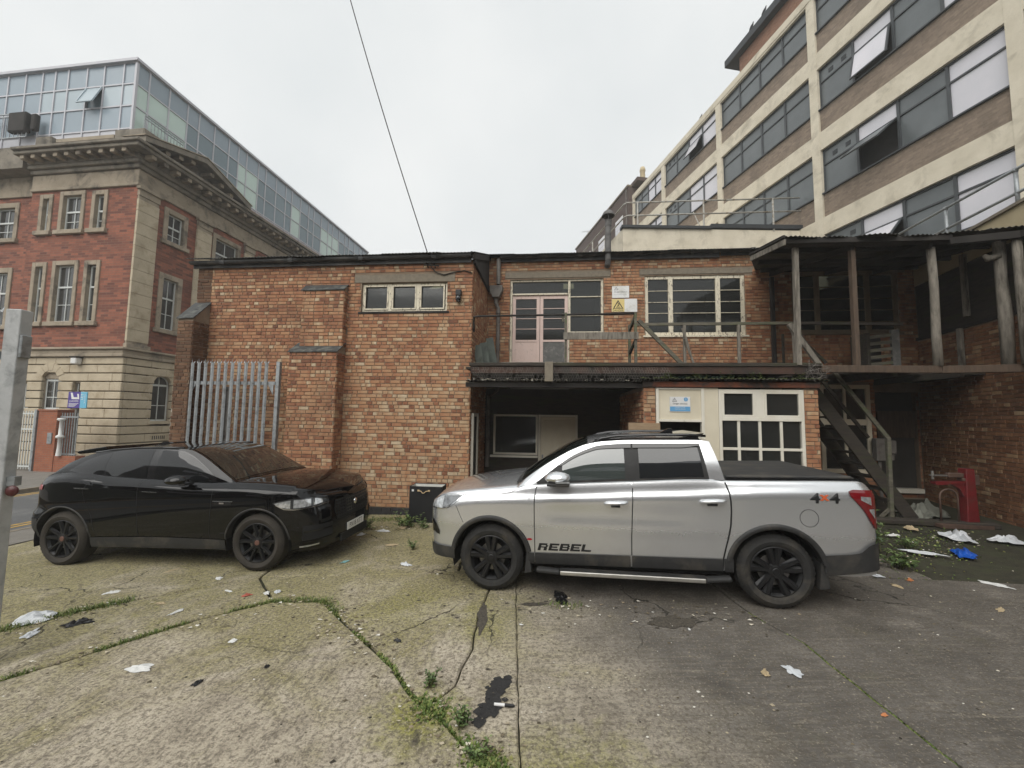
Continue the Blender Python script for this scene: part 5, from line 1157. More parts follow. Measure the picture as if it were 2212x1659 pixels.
def wheel(car, x, y, zc, sg, R, W, rr, style, tyremat):
    """alloy rim (part) with tyre, hub cap and brake disc as sub-parts; outer face at y, sg=-1 faces the camera side"""
    M = Matrix.Translation((x, y, zc)) @ Matrix(((1,0,0,0),(0,0,-sg,0),(0,1,0,0),(0,0,0,1)))   # local z runs inwards
    g = G(); n = 40
    g.lathe([(rr-.004,.0),(rr+.006,.004),(rr+.004,.02),(rr-.018,.05),(rr-.028,.09),(rr-.03,.2)], n, M)
    for k in range(5):
        a = 2*math.pi*k/5+math.pi/2
        arms = ((-.20,.075),(.20,.075)) if style == 'twin' else ((-.24,.06),(.24,.06))
        for da, wd in arms:
            a0 = a+da*.9; a1 = a+da*1.05; d = Vector((math.cos(a1), math.sin(a1))); r0, r1 = .045, rr-.004; base = Vector((math.cos(a0), math.sin(a0)))*r0
            tip = d*r1; nn = Vector((-(tip-base).y, (tip-base).x)).normalized(); i = len(g.v)
            w0, w1 = wd*.42, wd*(.55 if style == 'twin' else .42)
            pts = [(base-nn*w0,.055),(base+nn*w0,.055),(tip+nn*w1,.03),(tip-nn*w1,.03),(base-nn*w0*.45,.018),(base+nn*w0*.45,.018),(tip+nn*w1*.45,.004),(tip-nn*w1*.45,.004)]
            g.v += [tuple(M @ Vector((p.x, p.y, h))) for p, h in pts]
            for f in ((4,5,6,7),(0,4,7,3),(1,2,6,5),(3,7,6,2),(0,1,5,4)): g.f.append(tuple(i+j for j in f)); g.a.append(0); g.m.append(0)
        la = a+math.pi/5 if style == 'twin' else a+.63
        g.lathe([(.012,.03),(.011,.012),(0,.011)], 8, M @ Matrix.Translation((.062*math.cos(la), .062*math.sin(la), 0)))
    g.lathe([(.085,.05),(.08,.022),(.05,.012),(.036,.012)], 20, M)
    w = g.build('wheel', MATS['alloy_black'], car, smooth=False, fix=True)
    g = G(); g.lathe([(.036,.02),(.036,.008),(.03,.004),(0,.004)], 16, M); g.build('hub_cap', MATS['rust_cap' if style == 'split' else 'alloy_black'], w)
    g = G(); g.lathe([(.16,.085),(.05,.085),(.05,.1)], 28, M); g.lathe([(rr-.03,.19),(0,.19)], 28, M, m=1); g.build('brake_disc', [MATS['disc_metal'], MATS['under_dark']], w, fix=True)
    g = G(); sh = R-.045
    g.lathe([(rr-.002,.014),(rr+.01,.002),(rr+.03,-.010),((rr+R)/2,-.020),(sh,-.008),(R-.018,.012),(R-.004,.034),(R,.06),(R,W-.06),(R-.02,W-.012),(sh,W),(rr,W-.01)], 64, M)
    for k in range(44):
        a = 2*math.pi*k/44; mm = M @ Matrix.Rotation(a, 4, 'Z'); i = len(g.v)
        for (r_, h, t_) in ((R-.030,-.003,-.014),(R-.030,-.003,.014),(R+.001,.03,-.017),(R+.001,.03,.017),(R+.004,.075,-.014),(R+.004,.075,.02)): g.v.append(tuple(mm @ Vector((r_, t_, h))))
        for f in ((0,1,3,2),(2,3,5,4)): g.f.append(tuple(i+j for j in f)); g.a.append(0); g.m.append(0)
    g.build('tyre', MATS[tyremat], w, smooth=False, fix=True)
    return w
def arch_trim(B, g, xc, zc, r0, r1, a0, a1, off, sg=-1, n=36):
    def fn(u, v):
        a = a0+(a1-a0)*u; r = r0+(r1-r0)*v; return B.sx(xc+r*math.cos(a), max(.2, zc+r*math.sin(a)), off*(1 if v > .2 else .6)*(1 if v < .9 else .2), sg)
    g.grid(fn, n, 4, flip=sg < 0); g.grid(lambda u, v: (lambda p: (p[0], p[1]-sg*.10*v, p[2]))(fn(u, 0)), n, 1, flip=sg > 0)
def liners(B, car, R):
    for xc, zc in B.arches:
        for sg in (-1, 1):
            g = G(); g.grid(lambda u, v: (xc+(R+.01)*math.cos(math.pi*u*1.16-.25), B.yc+sg*(.92-.42*v), zc+(R+.01)*math.sin(math.pi*u*1.16-.25)), 20, 1); g.build('wheel_arch_liner', MATS['under_dark'], car)
    g = G(); x0, x1 = min(a[0] for a in B.arches), max(a[0] for a in B.arches); g.box(x0-.75, x1+.75, B.yc-.52, B.yc+.52, .30, .75); g.box(x0+R+.02, x1-R-.02, B.yc-.86, B.yc+.86, .31, .5); g.build('underbody', MATS['under_dark'], car)
def root_for(name, label, cat, a, b):
    o = thing(name, label, cat, (a[0], a[1], a[2])); d = Vector((b[0]-a[0], b[1]-a[1], b[2]-a[2])).normalized(); yv = Vector((0,0,1)).cross(d).normalized(); zv = d.cross(yv)
    o.matrix_world = Matrix(((d.x,yv.x,zv.x,a[0]),(d.y,yv.y,zv.y,a[1]),(d.z,yv.z,zv.z,a[2]),(0,0,0,1))); return o

# ------------------------------------------------------------------ silver pickup
pk = root_for('pickup_truck', 'silver double cab pickup with black wheels parked across the yard', 'pickup', (-.216,4.954,gz(-.216)), (2.799,4.403,gz(2.799)))
zcr = table([(-.6,.99),(-.2,1.055),(.5,1.085),(1.08,1.10),(1.63,1.135),(2.2,1.16),(3,1.205),(4.0,1.225)])
def prof_pk(q, z, zS):
    c = min(zcr(q), zS-.07); w = sstep(2.0, 2.6, q)
    dip = -.012*math.exp(-((z-.92)/.12)**2)*sstep(.5,.8,q)*(1-w)
    pts = [(.30,-.05),(.42,-.018),(.52,-.014),(.66,-.012),(.80,0),(max(.85,c-.05),0.),(c+.005,-.012),(c+.04,-.028),(zS-.012,-.048),(zS+.03,-.085)]
    xs_ = []
    for p_ in pts:
        if not xs_ or p_[0] > xs_[-1][0]+.006: xs_.append(p_)
    return table(xs_)(z)+dip
PC = [(-.865,0,.42,.99,.99),(-.86,.30,.42,1.0,1.005),(-.845,.55,.42,1.01,1.02),(-.80,.72,.40,1.035,1.06),(-.70,.84,.38,1.08,1.12),(-.55,.91,.36,1.115,1.175),(-.3,.95,.35,1.145,1.225),(0,.965,.35,1.172,1.265),(.3,.955,.36,1.197,1.295),(.55,.94,.36,1.235,1.30),(1.08,.935,.36,1.262,1.262),(1.65,.935,.36,1.29,1.29),(2.5,.935,.37,1.322,1.322),(2.62,.938,.37,1.312,1.312),(2.9,.955,.38,1.315,1.315),(3.3,.955,.38,1.32,1.32),(3.7,.945,.38,1.325,1.325),(3.92,.93,.39,1.325,1.325),(4.03,.89,.40,1.30,1.30),(4.09,.79,.42,1.25,1.25),(4.115,.6,.43,1.24,1.24),(4.12,0,.43,1.24,1.24)]
PG = [(.30,1.20,.83,1.285),(.50,1.355,.81,1.425),(.75,1.515,.785,1.58),(1.0,1.645,.765,1.705),(1.15,1.70,.755,1.755),(1.35,1.735,.745,1.785),(1.7,1.75,.74,1.80),(2.3,1.75,.74,1.795),(2.5,1.745,.745,1.785),(2.58,1.735,.745,1.775)]
B = Body(PC, 1.65, [(.0,.385),(3.08,.385)], .455, prof_pk, .925, PG)
B.gwarp = lambda x, t: .055*(1-2*t)*sstep(2.25, 2.58, x)
g = B.shell(); B.cab(g=g)
g.grid(lambda u, v: (lambda a, b: (a[0]+(b[0]-a[0])*v, a[1]+(b[1]-a[1])*v, a[2]+(b[2]-a[2])*v))(B.gside(2.58, u, 0, -1), B.gside(2.58, u, 0, 1)), 8, 8)
g.build('body', MATS['silver_paint'], pk, smooth=True)
liners(B, pk, .455)
for sg in (-1, 1):
    fr = table([(.55,1.255),(.66,1.345),(.8,1.45),(1.0,1.58),(1.15,1.645),(1.3,1.69),(1.7,1.712),(2.45,1.712)])
    g = G(); B.patch(g, B.gz_, .56, 2.44, lambda x: B.fS(B.xs(x))+.008, lambda x: max(fr(x), B.fS(B.xs(x))+.012), 60, 6, .004, sg); g.build('window_surround', MATS['car_black_plastic'], pk, smooth=True)
    # wind deflector strip over the windows
    dfl = table([(.85,1.475),(1.0,1.565),(1.15,1.628),(1.3,1.668),(1.7,1.682),(2.42,1.685)])
    g = G(); B.patch(g, B.gz_, .80, 1.655, lambda x: dfl(x)-.022, lambda x: fr(x)-.004, 30, 3, .022, sg); g.build('wind_deflector', MATS['gloss_black'], pk, smooth=True)
    g = G(); B.patch(g, B.gz_, 1.675, 2.43, lambda x: dfl(x)-.022+.02*sstep(2.2,2.43,x), lambda x: fr(x)-.004, 30, 3, .022, sg); g.build('wind_deflector', MATS['gloss_black'], pk, smooth=True)
    # doors, slightly proud of the shell, with windows and handles
    zr_ = lambda x: .475+.012*(x-.5)
    for nm, x0, x1, wx0, wx1, hx, gl_ in (('front',.535,1.625,.86,1.575,1.455,'clear_glass'),('rear',1.64,2.60,1.735,2.40,2.475,'privacy_glass')):
        g = G(); xl = (lambda z: .53+.03*sstep(1.05,1.25,z)) if nm == 'front' else (lambda z: 1.615+.035*sstep(.5,1.28,z))
        xr = (lambda z: 1.600+.035*sstep(.5,1.28,z)) if nm == 'front' else table([(.3,2.545),(.5,2.56),(.65,2.60),(.85,2.645),(1.05,2.66),(1.2,2.65),(1.32,2.615)])
        def dfn(u, v):
            z = zr_(1.5)+(1.30-zr_(1.5))*v; x = xl(z)+(xr(z)-xl(z))*u; z2 = zr_(x)+(B.fS(B.xs(x))-.006-zr_(x))*v; return B.sx(x, z2, .0035, sg)
        g.grid(dfn, 24, 26, flip=sg > 0); d = g.build('door', MATS['silver_paint'], pk, smooth=True)
        g = G(); B.patch(g, B.gz_, wx0, wx1, lambda x: B.fS(B.xs(x))+.03, lambda x: max(B.fS(B.xs(x))+.035, dfl(x)-.018), 30, 5, .008, sg); g.build('window', MATS[gl_], d, smooth=True)
        zh = 1.055 if nm == 'front' else 1.10
        g = G(); g.tube([B.sx(hx-.125,zh-.012,.022,sg),B.sx(hx-.09,zh,.048,sg),B.sx(hx,zh+.004,.055,sg),B.sx(hx+.09,zh+.004,.05,sg),B.sx(hx+.135,zh+.012,.02,sg)], [.010,.017,.018,.017,.009], 8); g.build('door_handle', MATS['silver_paint'], d, smooth=True)
        g = G(); g.tube([B.sx(hx-.05,zh-.03,.004,sg),B.sx(hx+.05,zh-.03,.004,sg)], .02, 8); g.build('handle_recess', MATS['lamp_inner'], d, smooth=True)
        g = G(); pl = [(xl(z), z) for z in (zr_(x0),.7,.95,1.1,1.22)]; B.line(g, B.sx, pl, .010, .0045, sg); g.build('door_gap', MATS['under_dark'], d)
        if nm == 'rear':
          g = G(); B.line(g, B.sx, [(xr(z)+.004, z) for z in (.38,.5,.6,.7,.85,1.0,1.1,1.2,1.30)], .016, .0045, sg); g.build('door_gap', MATS['under_dark'], d)
        g = G(); B.patch(g, B.sx, xl(.4), xr(.45), lambda x: .345+.01*(x-.5), lambda x: zr_(x)-.004, 20, 3, .016, sg); g.build('cladding', MATS['car_black_plastic'], d, smooth=True)
    g = G(); B.patch(g, B.sx, .46, .525, lambda x: .345, lambda x: .47, 4, 3, .014, sg); g.build('cladding', MATS['car_black_plastic'], pk); g = G(); B.patch(g, B.sx, 2.57, 2.66, lambda x: .36, lambda x: .50, 4, 3, .014, sg); g.build('cladding', MATS['car_black_plastic'], pk)
    for xc in (.0, 3.08):
        g = G(); arch_trim(B, g, xc, .385, .445, .50, .2, math.pi-.2, .022, sg); g.build('wheel_arch_trim', MATS['car_black_plastic'], pk, smooth=True)
    g = G(); B.line(g, B.sx, [(.36,1.222),(.56,1.248),(1.08,1.270),(1.65,1.298),(2.45,1.330),(2.52,1.318)], .014, .006, sg); g.build('chrome_strip', MATS['chrome'], pk)
    g = G(); B.line(g, B.sx, [(-.30,1.085),(-.1,1.11),(.12,1.125),(.24,1.14),(.30,1.17),(.36,1.20)], .006, .002, sg); B.line(g, B.sx, [(-.42,.98),(-.37,.87),(-.33,.79)], .005, .002, sg); g.build('panel_gap', MATS['under_dark'], pk)
    # step bar
    yy = B.yc+sg*.965
    g = G(); g.bar((.82,yy,.285), (2.36,yy,.285), .10, .05); g.build('side_step', MATS['alu_step'], pk, bevel=.012, seg=2)
    g = G(); g.box(.82, 2.36, yy+(.0 if sg > 0 else -.0)-.046, yy+.046, .311, .314); g.build('step_tread', MATS['car_black_plastic'], pk)
    for xa, xb in ((.55,.82),(2.36,2.62)): g = G(); g.bar((xa,yy,.30 if xa < 1 else .285), (xb,yy,.285 if xa < 1 else .31), .095, .052); g.build('step_end', MATS['car_black_plastic'], pk, bevel=.02, seg=2)
    # mirror
    g = G(); mx0 = .81; yb = B.yc+sg*.90
    prof = [(.0,.02),(.04,.075),(.12,.095),(.22,.09),(.27,.07),(.29,.0)]
    def mfn(u, v):
        a = 2*math.pi*v; k = .5-.5*math.cos(math.pi*u); r = math.sin(math.pi*min(.999,max(.001,u)))**.45
        return (.67+.29*u, yb+sg*(.14+.095*r*math.cos(a)), 1.335+.008*u+.072*r*math.sin(a)*(1 if math.sin(a) > 0 else .85))
    g.grid(mfn, 14, 16, flip=sg > 0); mi = g.build('mirror', MATS['silver_paint'], pk, smooth=True)
    g = G(); g.bar((.80,yb+sg*.01,1.275), (.84,yb+sg*.12,1.29), .09, .045); g.box(.70,.95,min(yb+sg*.06,yb+sg*.23),max(yb+sg*.06,yb+sg*.23),1.255,1.287); g.build('mirror_base', MATS['car_black_plastic'], mi, bevel=.01)
    g = G(); g.box(.80,.955,min(yb+sg*.215,yb+sg*.236),max(yb+sg*.215,yb+sg*.236),1.292,1.312); g.build('indicator', MATS['lamp_clear'], mi)
    # lamps
    g = G(); hl0 = table([(-.80,.93),(-.68,.925),(-.56,.935),(-.46,1.0),(-.31,1.105)]); hl1 = table([(-.80,1.02),(-.70,1.07),(-.62,1.10),(-.45,1.115),(-.31,1.125)])
    B.patch(g, B.sx, -.78, -.31, hl0, hl1, 22, 6, .006, sg); hl = g.build('headlamp', MATS['lamp_grey'], pk, smooth=True)
    g = G(); B.patch(g, B.sx, -.765, -.60, lambda x: hl0(x)+.012, lambda x: hl1(x)-.02, 8, 4, .010, sg); g.build('lens', MATS['lamp_clear'], hl, smooth=True); g = G(); B.patch(g, B.sx, -.56, -.34, lambda x: hl1(x)-.022, lambda x: hl1(x)-.003, 8, 2, .010, sg); g.build('lens', MATS['lamp_clear'], hl, smooth=True)
    g = G(); B.line(g, B.sx, [(-.77,.935),(-.68,.927),(-.56,.937),(-.46,1.0),(-.32,1.108)], .008, .009, sg); g.build('chrome_edge', MATS['chrome'], hl)
    g = G(); B.patch(g, B.sx, -.79, -.66, table([(-.79,.66),(-.70,.62),(-.66,.615)]), table([(-.79,.80),(-.72,.76),(-.66,.66)]), 8, 3, .006, sg); fg = g.build('fog_lamp_bezel', MATS['gloss_black'], pk); g = G(); B.patch(g, B.sx, -.80, -.715, table([(-.80,.62),(-.715,.655)]), table([(-.80,.80),(-.715,.70)]), 6, 3, .010, sg); g.build('daytime_lamp', MATS['chrome'], fg)
    g = G(); B.patch(g, B.sx, -.83, -.44, lambda x: .355, lambda x: .50-.02*(x+.83), 14, 3, .018, sg); g.build('bumper', MATS['car_black_plastic'], pk, smooth=True)
    g = G(); rb_ = table([(3.53,.585),(3.85,.62),(3.96,.70),(4.03,.715)]); B.patch(g, B.sx, 3.525, 4.09, lambda x: .375+.07*(x-3.525)/.5, rb_, 18, 4, .022, sg); g.build('bumper', MATS['car_black_plastic'], pk, smooth=True)
    t0 = table([(3.80,1.19),(3.86,1.12),(3.92,1.04),(3.98,.93),(4.03,.85)]); t1 = table([(3.80,1.235),(3.84,1.25),(4.03,1.242)])
    g = G(); B.patch(g, B.sx, 3.80, 4.06, t0, t1, 14, 8, .012, sg); tl_ = g.build('tail_lamp', MATS['lamp_red'], pk, smooth=True)
    g = G(); B.patch(g, B.sx, 3.895, 3.995, lambda x: 1.145-.55*(x-3.9), lambda x: 1.185-.1*(x-3.9), 6, 3, .015, sg); B.patch(g, B.sx, 3.97, 4.025, lambda x: 1.04-1.6*(x-3.97), lambda x: 1.055, 4, 3, .015, sg); g.build('reversing_lens', MATS['lamp_clear'], tl_)
    # mud flaps
    for x0, x1, zt in ((.435,.465,.47),(3.50,3.545,.50)): g = G(); g.prism([(x0,zt),(x1,zt),(x1+.02,.25),(x0-.03,.235)], 'y', B.yc+sg*.72, B.yc+sg*.93); g.build('mud_flap', MATS['car_black_plastic'], pk, fix=True)
    # roof rail
    g = G(); P = [B.gtop(1.22,.03,.0,sg)]+[(x, B.yc+sg*(B.ghe(x)-.03), B.gre(x)+h) for x, h in ((1.32,.035),(1.5,.052),(1.9,.058),(2.3,.056),(2.5,.05))]
    g.tube(P, [.010,.016,.018,.018,.018,.014], 8); rl = g.build('roof_rail', MATS['gloss_black'], pk, smooth=True); g = G(); g.bar((1.25,P[1][1],B.gre(1.3)+.01), (2.42,P[1][1],B.gre(2.3)+.018), .03, .04); g.build('rail_foot', MATS['gloss_black'], rl)
    g = G(); g.bar((1.55,P[1][1]+sg*.022,B.gre(1.6)+.02), (2.2,P[1][1]+sg*.022,B.gre(2.1)+.02), .012, .024); g.build('rail_insert', MATS['chrome'], rl)
# windscreen, cowl, bonnet gap, bed cover, spoiler, aerial, grille
g = G()
for sg in (-1, 1): g.grid(lambda u, v: B.gtop(.36+(1.16-.36)*u, .05+.95*v, .005, sg), 24, 10, flip=sg > 0)
g.build('windscreen', MATS['screen_glass'], pk, smooth=True)
g = G()
for sg in (-1, 1): g.grid(lambda u, v: (lambda e: (.30+.16*u*(1-.3*v), B.yc+sg*.80*(1-v), 1.245+.05*(1-(1-v)**2.4)+.035*u))(0), 6, 8, flip=sg > 0)
g.build('cowl', MATS['car_black_plastic'], pk, smooth=True)
g = G(); y0, y1 = B.yc-.80, B.yc+.80
g.prism([(2.66,1.318),(3.93,1.322),(3.95,1.345),(3.90,1.368),(2.66,1.362)], 'y', y0, y1); g.build('bed_cover', MATS['car_black_plastic'], pk, bevel=.012, fix=True)
g = G(); g.box(2.66, 3.96, y0-.045, y0, 1.316, 1.348); g.build('bed_rail_cap', MATS['gloss_black'], pk); g = G(); g.box(2.66, 3.96, y1, y1+.045, 1.316, 1.348); g.build('bed_rail_cap', MATS['gloss_black'], pk)
g = G(); g.prism([(2.30,1.795),(2.53,1.822),(2.50,1.79),(2.44,1.77)], 'y', B.yc-.55, B.yc+.55); g.build('roof_spoiler', MATS['gloss_black'], pk, fix=True)
g = G(); g.prism([(2.1,1.80),(2.22,1.865),(2.27,1.865),(2.28,1.80)], 'y', B.yc-.02, B.yc+.02); g.build('aerial_fin', MATS['gloss_black'], pk, fix=True)
g = G(); g.grid(lambda u, v: B.side(B.S0+.002+.5*u, .55+.36*v, .01, -1), 10, 5); g.grid(lambda u, v: B.side(B.S0+.002+.5*u, .55+.36*v, .01, 1), 10, 5, flip=True); g.build('grille', MATS['gloss_black'], pk)
g = G()
def stroke(quads, x0, w, h):
    for a, b, c, d in quads:
        P = [(a,b),(c,b),(c,d),(a,d)]; g.face([B.sx(x0+u*w+v*h*.30, .50+v*h+.012*(x0-.57), .0075) for u, v in P])
t_, s_ = .25, .30
EL = {'R': [(0,0,s_,1),(s_,1-t_,.86,1),(.74,.55,1,1-t_),(s_,.40,.92,.55),(.62,0,.94,.40)], 'E': [(0,0,s_,1),(s_,1-t_,1,1),(s_,.40,.86,.58),(s_,0,1,t_)], 'B': [(0,0,s_,1),(s_,1-t_,.90,1),(.74,.58,1,1-t_),(s_,.42,.94,.58),(.76,t_,1.02,.42),(s_,0,.94,t_)], 'L': [(0,0,s_,1),(s_,0,1,t_)]}
for k, ch in enumerate('REBEL'): stroke(EL[ch], .56+k*.124, .110, .080)
lt = g.build('lettering', MATS['print_black'], pk); lt['label'] = 'black slanted REBEL lettering on the front door'
g = G(); put_text(g, '4', .14, lambda a, b: B.sx(3.47+a, 1.155+b, .005), shear=.05, bold=.003, sx=1.35); put_text(g, '4', .14, lambda a, b: B.sx(3.655+a, 1.155+b, .005), shear=.05, bold=.003, sx=1.35); lt = g.build('lettering', MATS['print_black'], pk); lt['label'] = 'black digits of the 4x4 mark on the rear wing'
g = G(); put_text(g, 'x', .115, lambda a, b: B.sx(3.56+a, 1.175+b, .006), bold=.004, sx=1.2); lt = g.build('lettering', MATS['print_orange'], pk); lt['label'] = 'orange letter x of the 4x4 mark on the rear wing'
g = G(); pts = [(3.405+.088*math.cos(2*math.pi*k/40), .955+.088*math.sin(2*math.pi*k/40)) for k in range(41)]; B.line(g, B.sx, pts, .0035, .003); fl_ = g.build('fuel_flap_gap', MATS['under_dark'], pk)
g = G(); pts = [(.47+.032*math.cos(2*math.pi*k/20), .62+.012*math.sin(2*math.pi*k/20)) for k in range(20)]; g.face([B.sx(a, b, .004) for a, b in pts]); g.build('side_badge', MATS['lamp_red_dim'], pk)
for x in (.0, 3.08):
    wheel(pk, x, .015, .381, -1, .381, .25, .252, 'twin', 'rubber'); wheel(pk, x, 2*B.yc-.015, .381, 1, .381, .25, .252, 'twin', 'rubber')

# ------------------------------------------------------------------ black estate car
sv = root_for('estate_car', 'glossy black sport utility car with dusty lower sides parked by the brick wall', 'car', (-6.33,5.952,gz(-6.33)), (-3.38,5.648,gz(-3.38)))
def prof_sv(q, z, zS):
    w = sstep(3.35, 3.85, q); r = sstep(-.2, -.62, q)
    a = table([(.2,-.09),(.33,-.045),(.43,-.03),(.50,-.008),(.80,0),(1.0,-.008),(max(1.04,zS-.10),-.018),(max(1.06,zS-.075),-.03),(zS-.03,-.085),(zS+.03,-.15)])(z)
    b = table([(.2,-.13),(.28,-.05),(.40,-.0),(.55,0.),(.72,-.012),(.86,-.035),(.95,-.075),(max(.97,zS),-.16)])(z)
    c = table([(.2,-.10),(.42,-.03),(.55,.015),(.72,.02),(.80,-.02),(1.05,-.03),(1.15,-.05),(max(1.16,zS),-.09)])(z)
    v = a*(1-w)+b*w; return v*(1-r)+c*r
SC = [(-.74,0,.45,1.10,1.10),(-.735,.45,.45,1.12,1.13),(-.71,.72,.45,1.15,1.18),(-.65,.84,.42,1.19,1.24),(-.52,.915,.38,1.25,1.30),(-.3,.95,.34,1.29,1.34),(0,.965,.30,1.305,1.35),(.6,.955,.29,1.25,1.3),(1.2,.95,.285,1.215,1.25),(2.0,.955,.285,1.175,1.2),(2.45,.962,.285,1.168,1.205),(2.75,.967,.285,1.16,1.21),(3.0,.968,.28,1.145,1.20),(3.25,.95,.27,1.12,1.17),(3.45,.915,.255,1.085,1.13),(3.6,.86,.245,1.05,1.085),(3.71,.76,.24,1.02,1.045),(3.79,.60,.235,1.00,1.015),(3.83,.40,.235,.99,1.0),(3.85,.2,.235,.985,.99),(3.855,0,.235,.985,.985)]
SG = [(-.47,1.265,.80,1.30),(-.27,1.42,.755,1.455),(0.,1.535,.715,1.575),(.15,1.575,.705,1.615),(.5,1.61,.70,1.648),(1.0,1.635,.705,1.672),(1.5,1.63,.70,1.668),(1.68,1.61,.705,1.65),(1.85,1.545,.72,1.592),(2.08,1.42,.755,1.468),(2.3,1.285,.79,1.33),(2.5,1.170,.825,1.205)]
B2 = Body(SC, 1.2, [(-.06,.375),(2.93,.375)], .455, prof_sv, .945, SG)
g = B2.shell(); B2.cab(g=g); g.build('body', MATS['black_paint'], sv, smooth=True)
liners(B2, sv, .455)
for sg in (-1, 1):
    dt = table([(-.09,1.335),(.08,1.455),(.33,1.545),(.57,1.59),(.92,1.612),(1.26,1.608),(1.55,1.585),(1.72,1.53),(1.95,1.40),(2.10,1.30),(2.22,1.20)]); dbm = table([(-.09,1.332),(.17,1.292),(.6,1.255),(1.12,1.225),(1.63,1.197),(2.22,1.188)])
    g = G(); B2.patch(g, B2.gz_, -.12, 2.22, lambda x: dbm(max(-.09,x))-.012, lambda x: max(dbm(max(-.09,x))-.01, dt(max(-.09,x))+.016), 70, 6, .003, sg); g.build('window_surround', MATS['gloss_black'], sv, smooth=True)
    for x0, x1 in ((-.05,.44),(.47,1.12),(1.25,2.14)):
        g = G(); sk = lambda x: x
        B2.patch(g, B2.gz_, x0, x1, lambda x: dbm(x), lambda x: max(dbm(x)+.003, dt(x)), 30, 6, .006, sg); g.build('side_window', MATS['tinted_glass'], sv, smooth=True)
    g = G(); B2.line(g, B2.sx, [(1.115,1.20),(1.10,1.05),(1.12,.8),(1.15,.45)], .006, .002, sg); g.build('door_gap', MATS['under_dark'], sv); g = G(); B2.line(g, B2.sx, [(2.26,1.13),(2.25,.85),(2.24,.5),(2.25,.32)], .006, .002, sg); g.build('door_gap', MATS['under_dark'], sv); g = G(); B2.line(g, B2.sx, [(.36,1.24),(.25,1.06),(.30,.92),(.42,.72),(.47,.5)], .005, .002, sg); g.build('door_gap', MATS['under_dark'], sv)
    for hx, zh in ((.25,1.09),(1.31,1.045)):
        g = G(); g.tube([B2.sx(hx-.12,zh+.006,.012,sg),B2.sx(hx,zh,.018,sg),B2.sx(hx+.13,zh-.008,.012,sg)], [.007,.012,.007], 8); g.build('door_handle', MATS['black_paint'], sv, smooth=True)
        g = G(); B2.line(g, lambda a, b, o, s_: B2.sx(a, b, o, s_), [(hx-.11,zh+.014),(hx+.12,zh)], .006, .026, sg); g.build('handle_strip', MATS['chrome'], sv)
    g = G(); B2.patch(g, B2.sx, .40, 2.47, lambda x: .275, lambda x: .41+.02*math.sin((x-.4)*1.5), 30, 4, .012, sg); g.build('sill_trim', MATS['car_black_plastic'], sv, smooth=True)
    for xc in (-.06, 2.93): g = G(); arch_trim(B2, g, xc, .375, .449, .472, .1, math.pi-.1, .006, sg); g.build('wheel_arch_trim', MATS['car_black_plastic'], sv, smooth=True)
    g = G(); B2.patch(g, B2.sx, 2.30, 2.56, lambda x: .885, lambda x: .93, 6, 2, .004, sg); vt = g.build('wing_vent', MATS['gloss_black'], sv); g = G(); B2.line(g, B2.sx, [(2.28,.933),(2.58,.930)], .006, .007, sg); B2.line(g, B2.sx, [(2.38,.907),(2.45,.906)], .02, .008, sg); g.build('vent_strip', MATS['chrome'], vt)
    # mirror
    yb = B2.yc+sg*.90; g = G()
    def mfn(u, v):
        a = 2*math.pi*v; r = math.sin(math.pi*min(.999,max(.001,u)))**.42
        return (1.63+.30*u, yb+sg*(.13+.10*r*math.cos(a)), 1.215+.012*u+.068*r*math.sin(a)*(1 if math.sin(a) > 0 else .85))
    g.grid(mfn, 14, 16, flip=sg > 0); mi = g.build('mirror', MATS['black_paint'], sv, smooth=True); g = G(); g.bar((1.88,yb-sg*.02,1.17), (1.86,yb+sg*.12,1.165), .10, .03); g.build('mirror_base', MATS['gloss_black'], mi)
    # lamps
    l0 = table([(3.16,.905),(3.30,.835),(3.45,.825),(3.75,.855),(3.95,.88)]); l1 = table([(3.16,.915),(3.30,.945),(3.45,.965),(3.70,.965),(3.85,.935),(3.95,.90)])
    qx = lambda q, z, o, s_: B2.side(q, z, o, s_)
    g = G(); B2.patch(g, qx, 3.16, 3.94, l0, l1, 26, 6, .006, sg); hl = g.build('headlamp', MATS['lamp_inner'], sv, smooth=True)
    for q0, q1, fz in ((3.19,3.40,.15),(3.44,3.66,.25),(3.69,3.83,.25)):
        g = G(); B2.patch(g, qx, q0, q1, lambda q: l0(q)+.012+.1*fz*(l1(q)-l0(q)), lambda q: l1(q)-.014-.1*fz*(l1(q)-l0(q)), 8, 5, .011, sg); g.build('lens', MATS['lamp_clear'], hl, smooth=True)
    g = G(); B2.line(g, qx, [(3.20,.885),(3.32,.828),(3.46,.818),(3.75,.846),(3.93,.872)], .007, .009, sg); g.build('lamp_edge', MATS['chrome'], hl)
    g = G(); B2.patch(g, qx, 3.56, 3.98, lambda q: .40+.05*(q-3.56), lambda q: .60-.02*(q-3.56), 10, 5, .004, sg); iv = g.build('intake', MATS['under_dark'], sv, smooth=True); g = G(); B2.line(g, qx, [(3.58,.52),(3.96,.535)], .014, .016, sg); g.build('intake_bar', MATS['gloss_black'], iv)
    g = G(); B2.line(g, qx, [(3.50,.365),(3.75,.385),(3.98,.40)], .022, .012, sg); g.build('bumper_strip', MATS['chrome' if False else 'black_paint'], sv); g = G(); B2.line(g, qx, [(3.52,.315),(3.78,.335)], .022, .012, sg); g.build('reflector', MATS['lamp_clear'], sv)
    g = G(); B2.patch(g, B2.sx, -.655, -.47, lambda x: 1.065, lambda x: 1.135, 8, 3, .008, sg); g.build('tail_lamp', MATS['lamp_red_dim'], sv, smooth=True)
    g = G(); B2.patch(g, B2.sx, -.66, -.46, lambda x: .47-.1*(x+.66)/.2, lambda x: .66, 8, 4, .006, sg); g.build('bumper', MATS['car_black_plastic'], sv, smooth=True)
